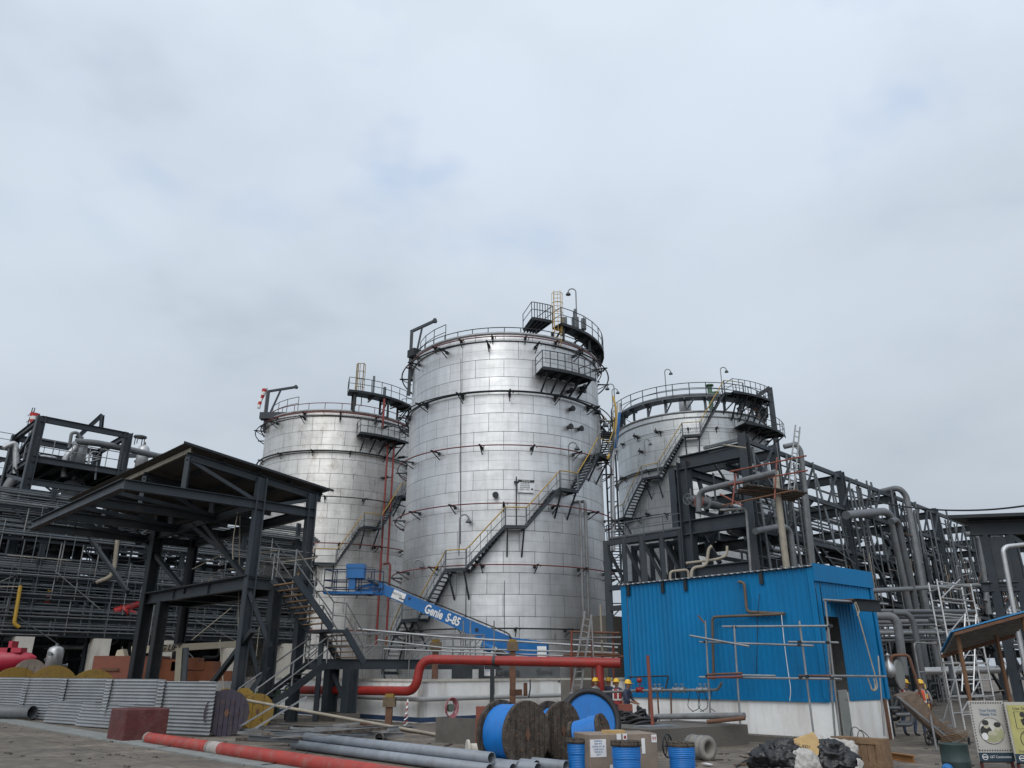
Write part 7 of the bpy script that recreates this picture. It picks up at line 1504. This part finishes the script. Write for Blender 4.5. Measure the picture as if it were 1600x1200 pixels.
for q0, q1, Y in (((1496, 993), (1516, 1110), 21.2), ((1556, 990), (1580, 1110), 22.2), ((1598, 965), (1622, 1110), 20.4)): a = aY(*q0, Y); MB().bar(a, xy(a), 0.075).build('post', OR2, lt)
# safety banners
def banner(label, x0, x1, yt, yb_, Y, bgm, fn):
    a, b = aY(x0, yt, Y), aY(x1, yt + (x1 - x0) * 0.03, Y + 0.0); ex = Vector((b.x - a.x, b.y - a.y, 0)); w = ex.length; ex.normalize(); h = a.z - aY(x0, yb_, Y).z; nrm = Vector((ex.y, -ex.x, 0)); o = xy(a, a.z - h)
    t = thing('safety_banner', label, 'banner', xy((a + b) / 2))
    MB().obox(o + ex * w / 2 + ZZ * h / 2 - nrm * 0.02, ex * w / 2, nrm * 0.012, ZZ * h / 2).build('panel', bgm, t)
    def P(u, v, z=0.004): return o + ex * (u * w) + ZZ * (v * h) + nrm * z
    fn(t, P, ex, nrm, w, h)
    f = MB()
    for u in (0.08, 0.95): p = P(u, 0.0, -0.06); f.bar(xy(p), p + ZZ * h, 0.05)
    f.bar(P(0.05, 0.0, -0.06), P(0.97, 0.0, -0.06), 0.05); f.build('stand_frame', MAROON, t); return t
NAVY = mat('banner_navy', (0.012, 0.035, 0.055), 0.6, 0, 0.1, 5); INK = mat('banner_ink', (0.03, 0.03, 0.03), 0.7); BTXT = mat('banner_blue_text', (0.03, 0.11, 0.24), 0.7); KHAKI = mat('banner_khaki', (0.33, 0.34, 0.20), 0.7); SKINP = mat('banner_skin', (0.42, 0.40, 0.31), 0.7)
def quad(P, u0, v0, u1, v1, z, m, t, name): mb = MB(); mb.prism([P(u0, v0, z), P(u1, v0, z), P(u1, v1, z), P(u0, v1, z)], P(0, 0, 0.001) - P(0, 0, 0)); return mb.build(name, m, t)
def ell(P, u, v, ru, rv, z, m, t, name, ring_=0, n=26):
    mb = MB(); pts = [P(u + ru * math.cos(2 * math.pi * i / n), v + rv * math.sin(2 * math.pi * i / n), z) for i in range(n)]
    if ring_:
        q = [P(u + ru * (1 - ring_) * math.cos(2 * math.pi * i / n), v + rv * (1 - ring_) * math.sin(2 * math.pi * i / n), z) for i in range(n)]
        mb.add(pts + q, [(i, (i + 1) % n, n + (i + 1) % n, n + i) for i in range(n)])
    else: mb.add(pts, [tuple(range(n))])
    return mb.build(name, m, t)
def logo(t, P, ex, nrm, w, h, word):
    quad(P, 0.0, 0.0, 1.0, 0.145, 0.003, NAVY, t, 'footer_print'); ell(P, 0.17, 0.075, 0.085, 0.048, 0.006, PAPER, t, 'logo_print', 0.22)
    quad(P, 0.10, 0.066, 0.24, 0.082, 0.007, PAPER, t, 'logo_print'); text(word, 0.075 * h / 1.25, P(0.61, 0.075, 0.008), ex, PAPER, t, 'lettering', None, 0.0005, width=0.60 * w)
def b1(t, P, ex, nrm, w, h):
    m = MB()
    for i in range(13):
        for v in (0.955, 0.17): m.prism([P(0.03 + i * .072, v, .005), P(0.065 + i * .072, v, .005), P(0.08 + i * .072, v + .022, .005), P(0.045 + i * .072, v + .022, .005)], nrm * 0.0006)
    for i in range(17):
        for u in (0.015, 0.955): m.prism([P(u, 0.18 + i * .046, .005), P(u + .03, 0.19 + i * .046, .005), P(u + .03, 0.21 + i * .046, .005), P(u, 0.2 + i * .046, .005)], nrm * 0.0006)
    m.build('border_print', INK, t)
    text('Your Family', 0.085, P(0.5, 0.84, 0.006), ex, BTXT, t, 'lettering', None, 0.0005, width=0.5 * w); text('Needs You', 0.085, P(0.5, 0.775, 0.006), ex, BTXT, t, 'lettering', None, 0.0005, width=0.46 * w)
    ell(P, 0.5, 0.5, 0.36, 0.22, 0.005, mat('oval_fill', (0.5, 0.49, 0.46), 0.7), t, 'picture_print'); ell(P, 0.5, 0.5, 0.36, 0.22, 0.006, INK, t, 'picture_print', 0.04)
    # generic parent with child at a table
    for (u, v, ru, rv, m_) in ((0.34, 0.49, 0.17, 0.10, INK), (0.37, 0.60, 0.085, 0.062, SKINP), (0.36, 0.635, 0.095, 0.045, INK), (0.70, 0.46, 0.14, 0.11, KHAKI), (0.69, 0.56, 0.085, 0.06, SKINP), (0.69, 0.60, 0.10, 0.045, INK), (0.50, 0.45, 0.13, 0.05, SKINP), (0.50, 0.37, 0.22, 0.06, KHAKI), (0.28, 0.41, 0.09, 0.06, PAPER)):
        b1.z = getattr(b1, 'z', 0.006) + 0.0004; ell(P, u, v, ru, rv, b1.z, m_, t, 'picture_print')
    logo(t, P, ex, nrm, w, h, 'L&T Construction')
def b2(t, P, ex, nrm, w, h):
    quad(P, 0.04, 0.145, 0.99, 0.95, 0.002, mat('banner_yellow', (0.38, 0.36, 0.14), 0.7), t, 'ground_print')
    text('Use Seat Belt', 0.085, P(0.52, 0.89, 0.006), ex, INK, t, 'lettering', None, 0.0005, width=0.66 * w); text("Don't Drink & Drive", 0.075, P(0.52, 0.185, 0.006), ex, INK, t, 'lettering', None, 0.0005, width=0.8 * w)
    q = [(0.2, 0.56), (0.8, 0.56), (0.8, 0.84), (0.2, 0.84)]; m = MB()
    for i in range(4): m.bar(P(*q[i], .006), P(*q[(i + 1) % 4], .006), 0.012, 0.002)
    m.bar(P(.42, .74, .007), P(.62, .62, .007), 0.03, 0.002); m.bar(P(.40, .64, .007), P(.66, .62, .007), 0.06, 0.002); m.bar(P(.40, .72, .007), P(.44, .62, .007), 0.10, 0.002); m.bar(P(.62, .62, .007), P(.66, .57, .007), 0.05, 0.002); m.build('pictogram_print', INK, t)
    ell(P, 0.42, 0.79, 0.075, 0.045, 0.007, INK, t, 'pictogram_print')
    ell(P, 0.5, 0.38, 0.27, 0.16, 0.006, INK, t, 'pictogram_print', 0.08); m = MB(); m.bar(P(.32, .49, .007), P(.68, .27, .007), 0.02, 0.002); m.prism([P(.43, .46, .006), P(.57, .46, .006), P(.5, .39, .006)], nrm * .001); m.bar(P(.5, .39, .006), P(.5, .31, .006), 0.012, 0.002); m.bar(P(.44, .31, .006), P(.56, .31, .006), 0.012, 0.002); m.build('pictogram_print', INK, t)
    logo(t, P, ex, nrm, w, h, 'L&T Construction')
banner('grey safety banner about family with a round picture at the lower right', 1513, 1567, 1095, 1190, 18.6, mat('banner_grey', (0.42, 0.41, 0.385), 0.7, 0, 0.06, 4), b1)
banner('yellow safety banner with seat belt pictogram at the right picture edge', 1569, 1626, 1097, 1192, 18.4, mat('banner_pale', (0.42, 0.41, 0.37), 0.7, 0, 0.06, 4), b2)

# small rubble scattered over the yard
random.seed(77); m = MB()
for k in range(260):
    px = random.uniform(0, 1600); py = random.uniform(1135, 1200); q = aZ(px, py, 0.0); r = random.uniform(0.015, 0.06); a = random.uniform(0, 6.3)
    m.obox(q + ZZ * r * 0.3, Vector((math.cos(a), math.sin(a), 0.1)) * r, Vector((-math.sin(a), math.cos(a), 0)) * r * random.uniform(.4, 1), ZZ * r * 0.4)
tag(m.build('rubble', CONCD), 'small stones and crumbs of concrete scattered on the yard', 'rubble', None, 'stuff')

for k in range(26):
    px = random.uniform(1010, 1190) if k % 2 else random.uniform(660, 760); p = aZ(px, random.uniform(1165, 1196), 0.02 + 0.01 * (k % 4)); a = random.uniform(0, 3); d = Vector((math.cos(a), math.sin(a), 0))
    single(MB().bar(p, p + d * random.uniform(0.2, 0.8), random.uniform(.03, .14), 0.02), 'timber_offcut', random.choice((WOOD, WOODB, PAPER, CARDG, RUST)), 'small offcut lying on the ground round the cable drums', 'offcut', 'offcuts round the cable drums')
# ------------------------------------------------------------------ people
def person(label, base, face, pose='stand', helmet=HELMY, vest=ORVEST, shirt=SHIRT, trousers=DENIM, h=1.70, arms=None, bend=0.0):
    """base: feet point; face: direction looked at (plan)"""
    fd = Vector((face[0], face[1], 0)).normalized(); sd = Vector((fd.y, -fd.x, 0)); b = Vector(base); k = h / 1.70
    t = thing('person', label, 'person', b, None)
    def W(x, y, z):          # x right, y forward, z up ; bending forward above the hips
        if bend and z > 0.92:
            dy, dz = y, z - 0.92; y = dy * math.cos(bend) + dz * math.sin(bend); z = 0.92 + dz * math.cos(bend) - dy * math.sin(bend)
        return Vector((x, y, z)) * k
    vs = []; es = []; rad = []
    def add(p, r, par=None, raw=False):
        vs.append(p if raw else W(*p)); rad.append(r if isinstance(r, tuple) else (r, r)); i = len(vs) - 1
        if par is not None: es.append((par, i))
        return i
    pel = add((0, 0, 0.93), (0.155, 0.115)); ab = add((0, 0.0, 1.08), (0.14, 0.105), pel); chest = add((0, 0.005, 1.27), (0.165, 0.115), ab); up = add((0, 0, 1.38), (0.12, 0.09), chest)
    neck = add((0, 0.01, 1.46), 0.052, up); j = add((0, 0.035, 1.53), (0.064, 0.075), neck); hd = add((0, 0.025, 1.60), (0.075, 0.092), j); add((0, 0.01, 1.67), (0.058, 0.07), hd)
    add((0, 0.128, 1.575), 0.014, add((0, 0.10, 1.59), 0.02, hd))          # nose
    for s in (-1, 1): add((s * 0.088, 0.0, 1.585), 0.016, hd)              # ears
    for s in (-1, 1):
        st_ = 0.03 if pose == 'stand' else 0.16 * s
        hip = add((s * 0.09, 0, 0.86), 0.098, pel); kn = add((s * 0.105, st_ + 0.02, 0.48), 0.066, hip); an = add((s * 0.11, st_ * 0.6 - 0.02, 0.10), 0.045, kn); he = add((s * 0.115, st_ * .6 + 0.03, 0.045), 0.045, an); add((s * 0.125, st_ * .6 + 0.17, 0.035), 0.036, he)
        sh = add((s * 0.185, 0, 1.37), 0.068, up); A = (arms or {}).get(s, ((s * 0.25, -0.02, 1.11), (s * 0.24, 0.12, 0.88)))
        el = add(A[0], 0.047, sh); wr = add(A[1], 0.031, el)
        wv, ev = Vector(A[1]), Vector(A[0]); d = (wv - ev).normalized(); side = Vector((0, 1, 0)) if abs(d.y) < 0.8 else Vector((1, 0, 0)); side = (side - d * side.dot(d)).normalized(); nn = d.cross(side)
        pm = add(tuple(wv + d * 0.055), (0.03, 0.03), wr)
        for q, ln in ((-0.03, 0.075), (-0.01, 0.088), (0.01, 0.082), (0.03, 0.065)):
            f1 = add(tuple(wv + d * 0.10 + side * q), 0.0095, pm); add(tuple(wv + d * (0.10 + ln * .55) + side * q * 1.15 + nn * 0.018 * s), 0.008, f1)
        th_ = add(tuple(wv + d * 0.05 + side * 0.045), 0.0105, wr); add(tuple(wv + d * 0.10 + side * 0.062 + nn * .012 * s), 0.0085, th_)
    me = bpy.data.meshes.new('b'); me.from_pydata(vs, es, []); o = bpy.data.objects.new('b', me); COL.objects.link(o)
    sk = o.modifiers.new('s', 'SKIN'); sk.use_smooth_shade = True; lay = me.skin_vertices[0].data
    for i, r in enumerate(rad): lay[i].radius = (r[0] * k, r[1] * k); lay[i].use_root = (i == 0)
    sub = o.modifiers.new('u', 'SUBSURF'); sub.levels = 1; sub.render_levels = 1
    me2 = bpy.data.meshes.new_from_object(o.evaluated_get(bpy.context.evaluated_depsgraph_get())); bpy.data.objects.remove(o)
    R = Matrix(((sd.x, fd.x, 0, 0), (sd.y, fd.y, 0, 0), (0, 0, 1, 0), (0, 0, 0, 1)))
    for m_ in (SKIN, shirt, trousers, BOOT): me2.materials.append(m_)
    wr_ = [Vector(vs[i]) for i in range(len(vs))]
    hands = [Vector((arms or {}).get(s, (None, (s * 0.24, 0.12, 0.88)))[1]) for s in (-1, 1)]; hands = [W(*p) for p in hands]; nk = W(0, 0.01, 1.45)
    for p in me2.polygons:
        c = p.center; up_ = (c - W(0, 0, 0.93)).dot((W(0, 0, 1.45) - W(0, 0, 0.93)).normalized()) / k
        near = min((c - q).length for q in hands)
        p.material_index = 0 if (near < 0.16 * k and near < (c - W(0, 0, 1.0)).length - 0.05) or up_ > 0.53 else (3 if c.z < 0.12 * k else (2 if (c.z < 0.93 * k and abs(c.x) < 0.2 * k) else 1))
    me2.transform(R); body = bpy.data.objects.new('body', me2); COL.objects.link(body); body.parent = t
    def rot(p): return b + (R.to_3x3() @ p)
    # vest as a shell round the trunk
    if vest is not None:
        m = MB(); rows = [(0.90, 0.185, 0.145), (1.0, 0.18, 0.14), (1.12, 0.178, 0.135), (1.26, 0.195, 0.145), (1.36, 0.165, 0.125), (1.42, 0.11, 0.095)]; n = 20; vv = []
        for z, rx, ry in rows:
            for i in range(n): a = 2 * math.pi * i / n; vv.append(rot(W(rx * math.cos(a), ry * math.sin(a) + 0.005, z)))
        m.add(vv, [(jj * n + i, jj * n + (i + 1) % n, (jj + 1) * n + (i + 1) % n, (jj + 1) * n + i) for jj in range(len(rows) - 1) for i in range(n)], True); vo = m.build('vest', vest, t)
        m = MB(); vv = []
        for z in (1.03, 1.085):
            for i in range(n): a = 2 * math.pi * i / n; vv.append(rot(W(0.188 * math.cos(a), 0.148 * math.sin(a) + 0.005, z)))
        m.add(vv, [(i, (i + 1) % n, n + (i + 1) % n, n + i) for i in range(n)], True)
        for s in (-1, 1): m.bar(rot(W(s * 0.09, -0.145, 1.05)), rot(W(s * 0.09, -0.12, 1.40)), 0.045, 0.012); m.bar(rot(W(s * 0.09, 0.155, 1.05)), rot(W(s * 0.09, 0.13, 1.40)), 0.045, 0.012)
        m.build('reflective_stripe', mat('reflective_silver', (0.62, 0.62, 0.58), 0.5, 0, 0.05, 5), vo)
    hc_ = rot(W(0, 0.015, 1.645)); upv = (rot(W(0, 0, 1.6)) - rot(W(0, 0, 1.5))).normalized(); m = MB()
    m.lathe(hc_, [(0.128 * k, -0.012), (0.135 * k, 0.0), (0.115 * k, 0.012), (0.112 * k, 0.05), (0.095 * k, 0.095), (0.055 * k, 0.122), (0, 0.13)], 18, upv); pk = rot(W(0, 0.14, 1.65)) ; m.obox(pk, sd * 0.07 * k, fd * 0.045 * k, ZZ * 0.007); m.build('helmet', helmet, t)
    m = MB(); m.lathe(hc_, [(0.095 * k, -0.075), (0.098 * k, -0.01)], 14, upv, a0=0); 
    for s in (-1, 1): e = MB(); e.lathe(rot(W(s * 0.032, 0.112, 1.605)), [(0, -.008), (.009, 0), (0, .008)], 8, fd); e.build('eye', BLACK, t)
    e = MB(); e.obox(rot(W(0, 0.117, 1.535)), sd * 0.024 * k, fd * 0.004, ZZ * 0.004); e.build('mouth', mat('lips', (0.12, 0.05, 0.045), 0.6), t)
    return t
person('worker in jeans and red vest bending behind the hand cart', aZ(1424, 1150), (0.9, 0.35), 'stride', HELMY, ORVEST, SHIRT, DENIM, 1.72, {1: ((0.24, 0.12, 1.12), (0.2, 0.36, 1.02)), -1: ((-0.24, 0.12, 1.12), (-0.2, 0.36, 1.02))}, 0.12)
person('worker in orange vest with white stripes right of the bending worker', aZ(1452, 1150), (0.3, 0.95), 'stand', HELMY, ORVEST, SHIRTP, DENIM, 1.70)
p = xy(aY(979, 1100, 28.4)); person('worker in dark shirt and yellow helmet at the valve manifold', p, (0.8, -0.5), 'stand', HELMY, None, SHIRT, SHIRT, 1.70, {1: ((0.24, 0.10, 1.12), (0.12, 0.34, 1.05)), -1: ((-0.24, 0.10, 1.12), (-0.1, 0.34, 1.05))}, 0.1)
p = xy(aY(965, 1100, 30.0)); person('worker with red vest left of the valve manifold worker', p, (-0.5, -0.85), 'stand', HELMY, mat('red_vest', (0.30, 0.03, 0.03), 0.8), SHIRT, SHIRT, 1.72)
p = xy(aY(931, 1100, 31.2)); person('worker in a pale shirt behind the ladder of the rusty scaffold', p, (0.7, -0.7), 'stand', HELMY, None, SHIRTP, SHIRT, 1.74)
p = xy(aY(952, 1100, 32.0)); person('worker standing farthest back under the rusty scaffold', p, (0.5, 0.7), 'stand', HELMY, None, SHIRT, DENIM, 1.74)
p = aY(77, 990, 49.6); p.z = levels[1] + 0.19; person('worker in yellow helmet on the left pipe rack walkway', R0 + V * ((p - R0).dot(V)) + U * 0.4 + ZZ * p.z, (0.8, -0.5), 'stand', HELMY, ORVEST, SHIRT, DENIM, 1.7)
p = xy(aY(452, 1090, 37.5)); person('worker with green helmet and lime vest under the steel stair', p, (0.3, -0.9), 'stand', HELMG, LIME, SHIRT, DENIM, 1.68)
t = thing('fire_point', 'red box stand next to the workers at the manifold', 'stand', xy(aY(979, 1120, 27.4)))
m = MB(); q = xy(aY(977, 1112, 27.6), 0); m.obox(q + ZZ * 0.5, XX * 0.22, YY * 0.2, ZZ * 0.5); m.build('body', RUSTR, t)
